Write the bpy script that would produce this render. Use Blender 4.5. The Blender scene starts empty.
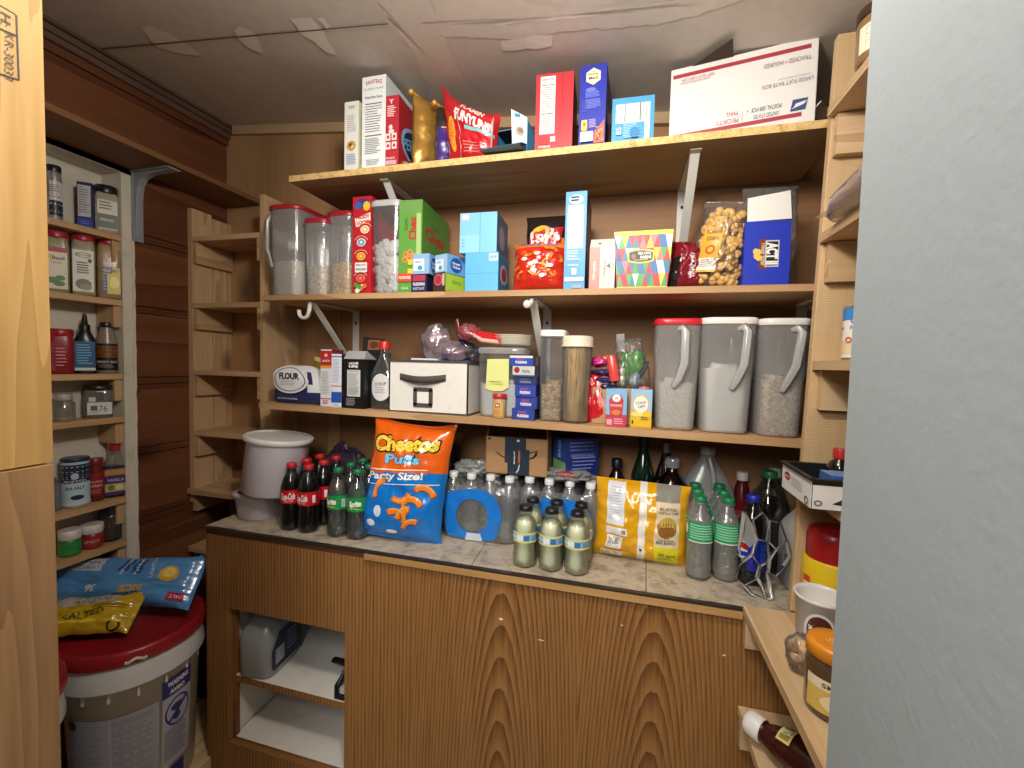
import bpy, math, random
from mathutils import Vector, Matrix, noise
C = bpy.context.scene.collection
rnd = random.Random(7)
PI = math.pi
# ------------------------------------------------------------------ camera geometry
H = 1.43                                     # camera height above the floor
F = 430.0
yaw, pit, rol = 0.258273843, 0.0457793469, 0.0245290140
cy, sy, cp, sp, cr, sr = math.cos(yaw), math.sin(yaw), math.cos(pit), math.sin(pit), math.cos(rol), math.sin(rol)
fw = Vector((-sy*cp, cy*cp, -sp)); rt = Vector((cy, sy, 0)); up = rt.cross(fw)
RT = cr*rt + sr*up; UP = cr*up - sr*rt
def P(px, py, Y=None, X=None, Z=None):
    """a point of the room seen at a pixel of the photograph, on the plane Y=, X= or Z= (metres)"""
    r = fw + RT*((px-512)/F) - UP*((py-384)/F)
    if Y is not None: k = Y/r.y
    elif X is not None: k = X/r.x
    else: k = (Z-H)/r.z
    return Vector((r.x*k, r.y*k, H+r.z*k))
def hexc(h):
    h = h.lstrip('#'); o = []
    for i in (0, 2, 4):
        c = int(h[i:i+2], 16)/255
        o.append(c/12.92 if c <= .04045 else ((c+.055)/1.055)**2.4)
    return (*o, 1)
# ------------------------------------------------------------------ materials
MATS = {}
def new_mat(name):
    m = bpy.data.materials.new(name); m.use_nodes = True
    nt = m.node_tree; nt.nodes.clear()
    out = nt.nodes.new('ShaderNodeOutputMaterial')
    return m, nt, out
def nd(nt, t, **kw):
    n = nt.nodes.new(t)
    for k, v in kw.items():
        if k in n.inputs: n.inputs[k].default_value = v
        else: setattr(n, k, v)
    return n
def coords(nt, scale=(1, 1, 1), vary=True):
    tc = nd(nt, 'ShaderNodeTexCoord'); mp = nd(nt, 'ShaderNodeMapping'); mp.inputs['Scale'].default_value = scale
    if vary:
        oi = nd(nt, 'ShaderNodeObjectInfo'); ml = nd(nt, 'ShaderNodeMath', operation='MULTIPLY'); ml.inputs[1].default_value = 37.0
        nt.links.new(oi.outputs['Random'], ml.inputs[0])
        ad = nd(nt, 'ShaderNodeVectorMath', operation='ADD')
        nt.links.new(tc.outputs['Object'], ad.inputs[0]); nt.links.new(ml.outputs[0], ad.inputs[1]); nt.links.new(ad.outputs[0], mp.inputs['Vector'])
    else: nt.links.new(tc.outputs['Object'], mp.inputs['Vector'])
    return mp.outputs['Vector']
def ramp(nt, fac, stops):
    r = nd(nt, 'ShaderNodeValToRGB'); e = r.color_ramp.elements
    while len(e) < len(stops): e.new(.5)
    for i, (p, c) in enumerate(stops): e[i].position = p; e[i].color = hexc(c) if isinstance(c, str) else c
    nt.links.new(fac, r.inputs['Fac']); return r.outputs['Color']
def bump(nt, h, s=.2, d=.002):
    b = nd(nt, 'ShaderNodeBump', Strength=s, Distance=d); nt.links.new(h, b.inputs['Height']); return b.outputs['Normal']
def mt(name, col, rough=.5, metal=0, spec=.5, nz=0, nscale=40, var=0, coat=0, emit=0):
    """plain coloured material with a little procedural variation / bump"""
    if name in MATS: return MATS[name]
    m, nt, out = new_mat(name); b = nd(nt, 'ShaderNodeBsdfPrincipled', Roughness=rough, Metallic=metal)
    b.inputs['Base Color'].default_value = hexc(col); b.inputs['Specular IOR Level'].default_value = spec
    b.inputs['Coat Weight'].default_value = coat
    if nz or var:
        v = coords(nt); n = nd(nt, 'ShaderNodeTexNoise', Scale=nscale, Detail=4); nt.links.new(v, n.inputs['Vector'])
        if nz: nt.links.new(bump(nt, n.outputs['Fac'], nz, .004), b.inputs['Normal'])
        if var:
            c = hexc(col); lo = tuple(x*(1-var) for x in c[:3])+(1,); hi = tuple(min(1, x*(1+var)) for x in c[:3])+(1,)
            nt.links.new(ramp(nt, n.outputs['Fac'], [(.3, lo), (.7, hi)]), b.inputs['Base Color'])
    nt.links.new(b.outputs[0], out.inputs[0]); MATS[name] = m; return m
def card(col):                               # printed cardboard / paper ink of one colour
    return mt('print_'+col.strip('#'), col, .42)
def film(col):                               # shiny printed plastic film
    return mt('film_'+col.strip('#'), col, .22, nz=.25, nscale=28, coat=.3)
def plastic(col, rough=.35): return mt('plastic_'+col.strip('#'), col, rough)
def wood(name, axis, dark, light, rough=.55, scale=1.0, ring=9, knots=0, saw=0):
    if name in MATS: return MATS[name]
    m, nt, out = new_mat(name); b = nd(nt, 'ShaderNodeBsdfPrincipled', Roughness=rough); b.inputs['Specular IOR Level'].default_value = .35
    s = [1.0, 1.0, 1.0]; s['XYZ'.index(axis)] = .06
    v = coords(nt, [x*scale for x in s])
    n1 = nd(nt, 'ShaderNodeTexNoise', Scale=5.5, Detail=3, Roughness=.5, Distortion=.4); nt.links.new(v, n1.inputs['Vector'])
    mu = nd(nt, 'ShaderNodeMath', operation='MULTIPLY'); mu.inputs[1].default_value = ring
    nt.links.new(n1.outputs['Fac'], mu.inputs[0])
    fr = nd(nt, 'ShaderNodeMath', operation='FRACT'); nt.links.new(mu.outputs[0], fr.inputs[0])
    n2 = nd(nt, 'ShaderNodeTexNoise', Scale=95, Detail=2); nt.links.new(v, n2.inputs['Vector'])
    n3 = nd(nt, 'ShaderNodeTexNoise', Scale=2.5, Detail=2); nt.links.new(coords(nt, (1, 1, 1)), n3.inputs['Vector'])
    mx = nd(nt, 'ShaderNodeMix', data_type='FLOAT'); mx.inputs[0].default_value = .45
    nt.links.new(fr.outputs[0], mx.inputs[2]); nt.links.new(n2.outputs['Fac'], mx.inputs[3])
    mx2 = nd(nt, 'ShaderNodeMix', data_type='FLOAT'); mx2.inputs[0].default_value = .35
    nt.links.new(mx.outputs[0], mx2.inputs[2]); nt.links.new(n3.outputs['Fac'], mx2.inputs[3])
    col = ramp(nt, mx2.outputs[0], [(.2, light), (.78, dark)])
    if knots:
        vo = nd(nt, 'ShaderNodeTexVoronoi', Scale=knots); vs = [1.0]*3; vs['XYZ'.index(axis)] = .55
        nt.links.new(coords(nt, vs), vo.inputs['Vector'])
        k = ramp(nt, vo.outputs['Distance'], [(.05, '2a1408'), (.17, 'ffffff')])
        mc = nd(nt, 'ShaderNodeMix', data_type='RGBA', blend_type='MULTIPLY'); mc.inputs[0].default_value = .8
        nt.links.new(col, mc.inputs[6]); nt.links.new(k, mc.inputs[7]); col = mc.outputs[2]
    nt.links.new(col, b.inputs['Base Color'])
    hn = mx.outputs[0]
    if saw:                                   # rough-sawn fine cross lines
        w = nd(nt, 'ShaderNodeTexWave', Scale=saw, Distortion=1.5); w.bands_direction = 'XYZ'['XYZ'.index(axis)] if axis != 'X' else 'X'
        nt.links.new(coords(nt), w.inputs['Vector']); hn = w.outputs['Fac']
    nt.links.new(bump(nt, hn, .25, .0015), b.inputs['Normal'])
    nt.links.new(b.outputs[0], out.inputs[0]); MATS[name] = m; return m
def clear(name, tint='f2f5f5', white=.08, gloss=.12, rough=.06, nz=0, nscale=45, dcol='f0f0ee', facing=.18):
    """thin clear or frosted plastic: see-through, a little milky, with a sheen"""
    if name in MATS: return MATS[name]
    m, nt, out = new_mat(name)
    tr = nd(nt, 'ShaderNodeBsdfTransparent'); tr.inputs[0].default_value = hexc(tint)
    df = nd(nt, 'ShaderNodeBsdfDiffuse'); df.inputs[0].default_value = hexc(dcol)
    tl = nd(nt, 'ShaderNodeBsdfTranslucent'); tl.inputs[0].default_value = hexc(dcol)
    gl = nd(nt, 'ShaderNodeBsdfGlossy', Roughness=rough)
    lw = nd(nt, 'ShaderNodeLayerWeight', Blend=.35)
    dm = nd(nt, 'ShaderNodeMixShader'); dm.inputs[0].default_value = .12
    m1 = nd(nt, 'ShaderNodeMixShader'); m2 = nd(nt, 'ShaderNodeMixShader')
    nt.links.new(df.outputs[0], dm.inputs[1]); nt.links.new(tl.outputs[0], dm.inputs[2])
    a = nd(nt, 'ShaderNodeMath', operation='MULTIPLY_ADD'); a.inputs[1].default_value = facing; a.inputs[2].default_value = white
    nt.links.new(lw.outputs['Facing'], a.inputs[0])
    nt.links.new(a.outputs[0], m1.inputs[0]); nt.links.new(tr.outputs[0], m1.inputs[1]); nt.links.new(dm.outputs[0], m1.inputs[2])
    g = nd(nt, 'ShaderNodeMath', operation='MULTIPLY_ADD'); g.inputs[1].default_value = .8; g.inputs[2].default_value = gloss*.16
    nt.links.new(lw.outputs['Fresnel'], g.inputs[0])
    nt.links.new(g.outputs[0], m2.inputs[0]); nt.links.new(m1.outputs[0], m2.inputs[1]); nt.links.new(gl.outputs[0], m2.inputs[2])
    if nz:
        n = nd(nt, 'ShaderNodeTexNoise', Scale=nscale, Detail=3, Distortion=1.2); nt.links.new(coords(nt), n.inputs['Vector'])
        bn = bump(nt, n.outputs['Fac'], nz, .006)
        for s in (gl, df, lw): nt.links.new(bn, s.inputs['Normal'])
    nt.links.new(m2.outputs[0], out.inputs[0]); MATS[name] = m; return m
def grains(name, cols, scale, bs=.6):
    """rice, oats, flakes: each Voronoi cell is one grain"""
    if name in MATS: return MATS[name]
    m, nt, out = new_mat(name); b = nd(nt, 'ShaderNodeBsdfPrincipled', Roughness=.75)
    v = coords(nt, (1, 1, 1.4)); vo = nd(nt, 'ShaderNodeTexVoronoi', Scale=scale); nt.links.new(v, vo.inputs['Vector'])
    sep = nd(nt, 'ShaderNodeSeparateColor'); nt.links.new(vo.outputs['Color'], sep.inputs[0])
    c = ramp(nt, sep.outputs[0], [(i/(len(cols)-1), k) for i, k in enumerate(cols)])
    e = ramp(nt, vo.outputs['Distance'], [(.35, 'ffffff'), (.9, 'bfb29c')])
    mc = nd(nt, 'ShaderNodeMix', data_type='RGBA', blend_type='MULTIPLY'); mc.inputs[0].default_value = .75
    nt.links.new(c, mc.inputs[6]); nt.links.new(e, mc.inputs[7]); nt.links.new(mc.outputs[2], b.inputs['Base Color'])
    iv = nd(nt, 'ShaderNodeMath', operation='SUBTRACT'); iv.inputs[0].default_value = 1; nt.links.new(vo.outputs['Distance'], iv.inputs[1])
    nt.links.new(bump(nt, iv.outputs[0], bs, .003), b.inputs['Normal'])
    nt.links.new(b.outputs[0], out.inputs[0]); MATS[name] = m; return m
# ------------------------------------------------------------------ text outlines (built-in font)
GL = {}
def glyphs(s, bold=0.0, shear=0.0):
    k = (s, bold, shear)
    if k in GL: return GL[k]
    cu = bpy.data.curves.new('t', 'FONT'); cu.body = s; cu.resolution_u = 3; cu.offset = bold; cu.shear = shear; cu.align_x = 'CENTER'
    o = bpy.data.objects.new('t', cu); C.objects.link(o); bpy.context.view_layer.update()
    dg = bpy.context.evaluated_depsgraph_get(); me = o.evaluated_get(dg).to_mesh()
    vs = [tuple(v.co[:2]) for v in me.vertices]; me.calc_loop_triangles(); ts = [tuple(t.vertices) for t in me.loop_triangles]
    o.evaluated_get(dg).to_mesh_clear(); bpy.data.objects.remove(o); bpy.data.curves.remove(cu)
    x0 = min(v[0] for v in vs); x1 = max(v[0] for v in vs); y0 = min(v[1] for v in vs); y1 = max(v[1] for v in vs)
    vs = [((v[0]-x0)/(x1-x0)-.5, (v[1]-y0)/(y1-y0)-.5) for v in vs]
    GL[k] = (vs, ts); return GL[k]
# ------------------------------------------------------------------ mesh builder
class MB:
    def __init__(s): s.v = []; s.f = []; s.fm = []; s.fs = []; s.mats = []
    def mi(s, m):
        if m not in s.mats: s.mats.append(m)
        return s.mats.index(m)
    def add(s, vs, fs, m, smooth=False, M=None):
        b = len(s.v); s.v += [tuple(M @ Vector(v)) if M else tuple(v) for v in vs]
        i = s.mi(m)
        for f in fs: s.f.append(tuple(b+k for k in f)); s.fm.append(i); s.fs.append(smooth)
        return s
    def box(s, c, d, m, M=None, faces=None):
        x, y, z = c; a, b, e = d[0]/2, d[1]/2, d[2]/2
        vs = [(x+i*a, y+j*b, z+k*e) for k in (-1, 1) for j in (-1, 1) for i in (-1, 1)]
        fs = dict(bottom=(0, 2, 3, 1), top=(4, 5, 7, 6), front=(0, 1, 5, 4), back=(2, 6, 7, 3), left=(0, 4, 6, 2), right=(1, 3, 7, 5))
        for n, f in fs.items():
            mm = (faces or {}).get(n, m)
            if mm is None: continue
            s.add([vs[q] for q in f], [(0, 1, 2, 3)], mm, False, M)
        return s
    def hexa(s, vs, m, M=None):                # eight corners, bottom ring then top ring
        return s.add(vs, [(3, 2, 1, 0), (4, 5, 6, 7), (0, 1, 5, 4), (1, 2, 6, 5), (2, 3, 7, 6), (3, 0, 4, 7)], m, False, M)
    def loft(s, rings, m, n=28, caps=(True, True), smooth=True, M=None, mod=None):
        """rings (z, rx, ry, exponent, cx, cy): superellipse sections"""
        vs = []
        for q in rings:
            z, rx = q[0], q[1]; ry = q[2] if len(q) > 2 else rx; e = q[3] if len(q) > 3 else 2
            ox = q[4] if len(q) > 4 else 0; oy = q[5] if len(q) > 5 else 0
            for i in range(n):
                t = 2*PI*i/n; c, d = math.cos(t), math.sin(t)
                r = (abs(c)**e+abs(d)**e)**(-1/e); k = mod(t, z) if mod else 1
                vs.append((ox+rx*r*c*k, oy+ry*r*d*k, z))
        fs = []
        for j in range(len(rings)-1):
            for i in range(n): fs.append((j*n+i, j*n+(i+1) % n, (j+1)*n+(i+1) % n, (j+1)*n+i))
        s.add(vs, fs, m, smooth, M)
        if caps[0]: s.add(vs[:n], [tuple(range(n-1, -1, -1))], m, False, M)
        if caps[1]: s.add(vs[-n:], [tuple(range(n))], m, False, M)
        return s
    def lathe(s, prof, m, n=24, caps=(True, True), M=None, smooth=True, mod=None):
        return s.loft([(z, r) for r, z in prof], m, n, caps, smooth, M, mod)
    def tube(s, pts, r, m, n=8, flat=1.0, M=None, caps=True):
        pts = [Vector(p) for p in pts]; vs = []; dd = pts[-1]-pts[0]; up0 = Vector((0, 1, 0)) if abs(dd.z) > .7*dd.length else Vector((0, 0, 1))
        for i, p in enumerate(pts):
            t = (pts[min(i+1, len(pts)-1)]-pts[max(i-1, 0)]).normalized()
            a = t.cross(up0)
            if a.length < 1e-4: a = t.cross(Vector((1, 0, 0)))
            a.normalize(); b = a.cross(t); rr = r[i] if isinstance(r, (list, tuple)) else r
            for k in range(n):
                w = 2*PI*k/n; vs.append(p+a*rr*math.cos(w)+b*rr*flat*math.sin(w))
        fs = [(j*n+i, j*n+(i+1) % n, (j+1)*n+(i+1) % n, (j+1)*n+i) for j in range(len(pts)-1) for i in range(n)]
        s.add(vs, fs, m, True, M)
        if caps: s.add(vs[:n], [tuple(range(n-1, -1, -1))], m, False, M); s.add(vs[-n:], [tuple(range(n))], m, False, M)
        return s
    def prism(s, poly, t, m, M=None):           # polygon in x,z extruded along y by t
        n = len(poly); vs = [(x, 0, z) for x, z in poly]+[(x, t, z) for x, z in poly]
        return s.add(vs, [tuple(range(n)), tuple(range(2*n-1, n-1, -1))]+[(i, n+i, n+(i+1) % n, (i+1) % n) for i in range(n)], m, False, M)
    def blob(s, c, r, m, amp=.2, fr=2.5, seed=0, nu=28, nv=18, M=None, flatbot=None):
        vs = []
        for j in range(nv+1):
            a = PI*j/nv
            for i in range(nu):
                t = 2*PI*i/nu; d = Vector((math.sin(a)*math.cos(t), math.sin(a)*math.sin(t), math.cos(a)))
                k = 1+amp*noise.noise(d*fr+Vector((seed*3.1, seed, 0)))+amp*.5*noise.noise(d*fr*2.7+Vector((seed, 9, seed)))
                z = d.z*k*r[2]
                if flatbot is not None: z = max(z, -r[2]*flatbot)
                vs.append((c[0]+d.x*k*r[0], c[1]+d.y*k*r[1], c[2]+z))
        fs = [(j*nu+i, (j+1)*nu+i, (j+1)*nu+(i+1) % nu, j*nu+(i+1) % nu) for j in range(nv) for i in range(nu)]
        return s.add(vs, fs, m, True, M)
    def mesh(s, name):
        me = bpy.data.meshes.new(name); me.from_pydata(s.v, [], s.f); me.validate()
        for m in s.mats: me.materials.append(m)
        if len(me.polygons) == len(s.f):
            me.polygons.foreach_set('material_index', s.fm); me.polygons.foreach_set('use_smooth', s.fs)
        else:
            raise RuntimeError('bad faces in '+name)
        me.update(); return me
class Face:
    """draws print onto a surface; fmap(u,v,lift) gives the point for u,v in 0..1"""
    def __init__(s, mb, fmap, w, h, lim=None): s.mb = mb; s.f = fmap; s.w = w; s.h = h; s.k = 0; s.lim = lim
    def tris(s, pts, tris, m):
        s.k += 1; lift = .0002*s.k if s.lim else .00025*s.k
        if s.lim:
            pts = list(pts); out = []; st = list(tris); mid = {}
            while st:
                a, b, c = st.pop(); es = []
                for p, q in ((a, b), (b, c), (c, a)):
                    es.append(math.hypot((pts[p][0]-pts[q][0])*s.w, (pts[p][1]-pts[q][1])*s.h))
                L = max(es)
                if L <= s.lim: out.append((a, b, c)); continue
                i = es.index(L); p, q, r = ((a, b, c), (b, c, a), (c, a, b))[i]
                key = (min(p, q), max(p, q))
                if key not in mid: mid[key] = len(pts); pts.append(((pts[p][0]+pts[q][0])/2, (pts[p][1]+pts[q][1])/2))
                n = mid[key]; st += [(p, n, r), (n, q, r)]
            tris = out
        s.mb.add([s.f(u, v, lift) for u, v in pts], tris, m, bool(s.lim)); return s
    def poly(s, pts, m):
        cx = sum(p[0] for p in pts)/len(pts); cyy = sum(p[1] for p in pts)/len(pts); n = len(pts)
        return s.tris(list(pts)+[(cx, cyy)], [(i, (i+1) % n, n) for i in range(n)], m)
    def rect(s, u0, v0, u1, v1, m): return s.tris([(u0, v0), (u1, v0), (u1, v1), (u0, v1)], [(0, 1, 2), (0, 2, 3)], m)
    def ell(s, cu, cv, ru, rv, m, n=24, a0=0, a1=2*PI):
        return s.poly([(cu+ru*math.cos(a0+(a1-a0)*i/n), cv+rv*math.sin(a0+(a1-a0)*i/n)) for i in range(n)], m)
    def ring(s, cu, cv, ru, rv, k, m, n=24, a0=0, a1=2*PI):
        pts = []
        for i in range(n+1):
            t = a0+(a1-a0)*i/n
            for q in (1, k): pts.append((cu+ru*q*math.cos(t), cv+rv*q*math.sin(t)))
        return s.tris(pts, [x for i in range(n) for x in ((2*i, 2*i+2, 2*i+3), (2*i, 2*i+3, 2*i+1))], m)
    def text(s, t, cu, cv, wu, hv, m, rot=0, bold=.02, shear=0.0, arc=0.0):
        vs, ts = glyphs(t, bold, shear); W = wu*s.w; Hh = hv*s.h; c, d = math.cos(rot), math.sin(rot); pts = []
        for x, y in vs:
            yy = y*Hh+arc*Hh*(1-4*x*x); xx = x*W
            pts.append((cu+(xx*c-yy*d)/s.w, cv+(xx*d+yy*c)/s.h))
        return s.tris(pts, ts, m)
    def lines(s, u0, v0, u1, v1, n, m, seed=1, fill=.45):
        r = random.Random(seed); hh = (v1-v0)/n
        for i in range(n):
            w = (u1-u0)*(.7+.3*r.random()); s.k -= 1
            s.rect(u0, v1-hh*(i+fill), u0+w, v1-hh*i, m)
        s.k += 1; return s
    def bars(s, u0, v0, u1, v1, n, m, seed=3):   # bar code
        r = random.Random(seed); st = (u1-u0)/n
        for i in range(n):
            s.k -= 1; s.rect(u0+st*i, v0, u0+st*(i+.25+.5*r.random()), v1, m)
        s.k += 1; return s
def flat(mb, o, U, V, lim=None):
    o = Vector(o); U = Vector(U); V = Vector(V); N = U.cross(V).normalized()
    return Face(mb, lambda u, v, k: o+U*u+V*v+N*k, U.length, V.length, lim)
def cyl(mb, r, z0, z1, a0=-PI/2, span=PI, r1=None, lim=.012):
    """face on a round side; u runs left to right round the front (-y)"""
    r1 = r if r1 is None else r1
    def f(u, v, k):
        t = a0+(u-.5)*span; rr = r+(r1-r)*v+k+.0006
        return Vector((rr*math.cos(t), rr*math.sin(t), z0+(z1-z0)*v))
    return Face(mb, f, r*span, z1-z0, lim)
# ------------------------------------------------------------------ scene objects
def tag(o, label=None, cat=None, group=None, kind=None):
    if label: o['label'] = label
    if cat: o['category'] = cat
    if group: o['group'] = group
    if kind: o['kind'] = kind
    return o
def obj(name, mb, parent=None, loc=(0, 0, 0), rot=(0, 0, 0), bevel=0, label=None, kind=None):
    o = bpy.data.objects.new(name, mb.mesh(name)); C.objects.link(o); o.location = loc
    o.rotation_euler = (0, 0, rot) if isinstance(rot, (int, float)) else rot
    if parent: o.parent = parent
    if bevel:
        b = o.modifiers.new('edge', 'BEVEL'); b.width = bevel; b.segments = 2; b.limit_method = 'ANGLE'; b.angle_limit = .7
    return tag(o, label=label, kind=kind)
def thing(name, label, cat, loc, rot=0, group=None):
    o = bpy.data.objects.new(name, None); C.objects.link(o); o.location = loc; o.empty_display_size = .03
    o.rotation_euler = (0, 0, rot) if isinstance(rot, (int, float)) else rot
    return tag(o, label, cat, group)
def single(name, mb, label, cat, loc, rot=0, group=None, bevel=0, kind=None):
    return tag(obj(name, mb, None, loc, rot, bevel), label, cat, group, kind)
def dup(root, loc, rot=0, label=None, group=None):
    r = root.copy(); C.objects.link(r); r.location = loc; r.rotation_euler = (0, 0, rot) if isinstance(rot, (int, float)) else rot
    tag(r, label, None, group)
    for ch in list(root.children):
        c = ch.copy(); C.objects.link(c); c.parent = r
        for g in list(ch.children):
            d = g.copy(); C.objects.link(d); d.parent = c
    return r
def struct(name, mb, **k): return tag(obj(name, mb, **k), kind='structure')
def span(x0, x1, ym, Y): return P(x0, ym, Y).x, P(x1, ym, Y).x
def carton(name, label, cat, px, Y, zb, depth, col, deco=None, faces=None, yaw=0, group=None, parts=None):
    """a closed box: px = (left, right, top) pixels of its front face at distance Y"""
    x0, x1, yt = px; pb = P((x0+x1)/2, 384, Y); a, b = span(x0, x1, (yt+ (384-(zb-H)*F/Y))/2, Y); w = b-a; h = P((x0+x1)/2, yt, Y).z-zb
    mb = MB(); mb.box((0, depth/2, h/2), (w, depth, h), card(col), faces={k: card(v) for k, v in (faces or {}).items()})
    if deco: deco(box_faces(mb, w, depth, h))
    return single(name, mb, label, cat, ((a+b)/2, Y, zb), yaw, group)
def box_faces(mb, w, d, h):
    return dict(front=flat(mb, (-w/2, 0, 0), (w, 0, 0), (0, 0, h)), right=flat(mb, (w/2, 0, 0), (0, d, 0), (0, 0, h)),
                left=flat(mb, (-w/2, d, 0), (0, -d, 0), (0, 0, h)), top=flat(mb, (-w/2, 0, h), (w, 0, 0), (0, d, 0)))
def bag(mb, w, h, t, m, zone=None, seed=1, wr=.004, pinch=.05, crimp=.04, nu=36, nv=40, back=None, corner=0.0):
    """pillow bag standing on its lower seam, front towards -y; zone(u,v) may pick a material"""
    def pt(u, v, k, s):
        a = 2*u-1; b = 2*v-1
        th = max(0, 1-abs(a)**2.6)**.55*max(0, 1-(abs(b)/(1-crimp))**3.2)**.5 if abs(b) < 1-crimp else 0
        n = noise.noise(Vector((u*5+seed*7, v*5, s*3)))*wr+noise.noise(Vector((u*13+seed, v*13, s)))*wr*.5
        edge = min(1, 6*(1-abs(b)))
        x = a*w/2*(1-pinch*(1-abs(b)**4)); z = h*v + corner*h*(abs(a)**3)*(1 if b > 0 else -.0)*max(0, b)**4
        return Vector((x+noise.noise(Vector((v*6, seed, a)))*wr*.7, s*(t/2*th+k+.0004)+n*(th+.25)*(1 if th > 0 else .6)*1.0, z))
    for s in (-1, 1):
        vs = [pt(i/nu, j/nv, 0, s) for j in range(nv+1) for i in range(nu+1)]
        grp = {}
        for j in range(nv):
            for i in range(nu):
                f = (j*(nu+1)+i, j*(nu+1)+i+1, (j+1)*(nu+1)+i+1, (j+1)*(nu+1)+i)
                mm = (zone((i+.5)/nu, (j+.5)/nv) if zone else None) or m
                if s == 1 and back: mm = back
                grp.setdefault(mm.name, (mm, []))[1].append(f if s < 0 else f[::-1])
        base = len(s_v := vs)
        first = True
        off = len(mb.v); mb.v += [tuple(v) for v in vs]
        for mm, fl in grp.values():
            i = mb.mi(mm)
            for f in fl: mb.f.append(tuple(off+q for q in f)); mb.fm.append(i); mb.fs.append(True)
    return Face(mb, lambda u, v, k: pt(u, v, k+.0006, -1), w, h, .012)
# ================================================================== the room
YB, XL, XR = 1.47, -1.642, .60
Y1, Y2 = 1.157, 1.19
S1, S2, CT = 2.007, 1.6406, .880
def s3(x): return 1.279-.0104*(x+1.204)
def ceil_z(x, y): return 2.385-.09*(x+1.642)+.02*(y-YB)
def PC(px, py):
    r = fw+RT*((px-512)/F)-UP*((py-384)/F)
    a = 2.385-.09*1.642-.02*YB-H
    k = a/(r.z+.09*r.x-.02*r.y); return Vector((r.x*k, r.y*k, H+r.z*k))
pine_x = wood('pine_x', 'X', 'b08e66', 'd9bd96', ring=7)
pine_y = wood('pine_y', 'Y', 'b08e66', 'dabe96', ring=7)
pine_z = wood('pine_z', 'Z', 'a07447', 'c8a074', ring=7, knots=3.5)
sawn_z = wood('sawn_z', 'Z', 'b4946a', 'd4b68c', ring=3, saw=55)
cedar_x = wood('cedar_x', 'X', 'ae8a60', 'd6b48a', ring=6)
cedar_y = wood('cedar_y', 'Y', 'a8845c', 'd0ae84', ring=6)
cedar_z = wood('cedar_z', 'Z', 'ae8a62', 'd8b78e', ring=6, knots=4)
stud_z = wood('stud_z', 'Z', '8c6c3c', 'ad8a54', ring=10, scale=1.6, rough=.5)
stud_z2 = wood('stud_z2', 'Z', '705236', '90704a', ring=8, scale=2.2, rough=.6)
plank_y = wood('plank_y', 'Y', '4f2c1c', '7f5034', ring=4, knots=3, rough=.35)
ply_z = wood('ply_z', 'Z', '94704c', 'be966c', ring=3, scale=.8, knots=2.4)
ply_x = wood('ply_x', 'X', '835c3e', 'aa7f56', ring=3, scale=.8, knots=2.2)
board_x = wood('board_x', 'X', 'a27c54', 'cba478', ring=4); top_board = wood('top_board', 'X', '95795c', 'b99c7a', ring=4)
trim_y = wood('trim_y', 'Y', '4a362c', '6f574a', ring=12)
trim_x = wood('trim_x', 'X', 'a88a68', 'c4a882', ring=4)
def oak_mat():
    m, nt, out = new_mat('oak_veneer'); b = nd(nt, 'ShaderNodeBsdfPrincipled', Roughness=.42); b.inputs['Specular IOR Level'].default_value = .4
    tc = nd(nt, 'ShaderNodeTexCoord'); outs = []
    def rings(loc, sx, sz, sc, dist):
        mp = nd(nt, 'ShaderNodeMapping'); mp.inputs['Location'].default_value = (-loc[0]*sx, 0, -loc[1]*sz); mp.inputs['Scale'].default_value = (sx, 0, sz)
        nt.links.new(tc.outputs['Object'], mp.inputs['Vector'])
        w = nd(nt, 'ShaderNodeTexWave', wave_type='RINGS', rings_direction='SPHERICAL', wave_profile='SAW', Scale=sc, Distortion=dist, Detail=3); w.inputs['Detail Scale'].default_value = 1.6
        nt.links.new(mp.outputs[0], w.inputs['Vector']); return w.outputs['Fac']
    a = rings((.06, -.15), 1, .105, 34, 1.2); c = rings((.45, -.05), 1, .115, 36, 1.4)
    d = rings((-1.4, .3), 1, .03, 26, 1.4)
    sx = nd(nt, 'ShaderNodeSeparateXYZ'); nt.links.new(tc.outputs['Object'], sx.inputs[0])
    s1 = ramp(nt, sx.outputs['X'], [(0, '000000'), (1, 'ffffff')])
    def sel(edge, A, B):
        g = nd(nt, 'ShaderNodeMath', operation='GREATER_THAN'); g.inputs[1].default_value = edge; nt.links.new(sx.outputs['X'], g.inputs[0])
        mx = nd(nt, 'ShaderNodeMix', data_type='FLOAT'); nt.links.new(g.outputs[0], mx.inputs[0]); nt.links.new(A, mx.inputs[2]); nt.links.new(B, mx.inputs[3]); return mx.outputs[0]
    f = sel(.27, sel(-.20, d, a), c)
    mp = nd(nt, 'ShaderNodeMapping'); mp.inputs['Scale'].default_value = (1, 1, .03); nt.links.new(tc.outputs['Object'], mp.inputs['Vector'])
    n = nd(nt, 'ShaderNodeTexNoise', Scale=210, Detail=3); nt.links.new(mp.outputs[0], n.inputs['Vector'])
    n2 = nd(nt, 'ShaderNodeTexNoise', Scale=3, Detail=2); nt.links.new(mp.outputs[0], n2.inputs['Vector'])
    mx = nd(nt, 'ShaderNodeMix', data_type='FLOAT'); mx.inputs[0].default_value = .55; nt.links.new(f, mx.inputs[2]); nt.links.new(n.outputs['Fac'], mx.inputs[3])
    mx2 = nd(nt, 'ShaderNodeMix', data_type='FLOAT'); mx2.inputs[0].default_value = .25; nt.links.new(mx.outputs[0], mx2.inputs[2]); nt.links.new(n2.outputs['Fac'], mx2.inputs[3])
    nt.links.new(ramp(nt, mx2.outputs[0], [(.22, 'a67b4c'), (.5, '8d6236'), (.74, '5a3718')]), b.inputs['Base Color'])
    nt.links.new(bump(nt, mx.outputs[0], .08, .001), b.inputs['Normal'])
    nt.links.new(b.outputs[0], out.inputs[0]); return m
oak = oak_mat()
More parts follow.
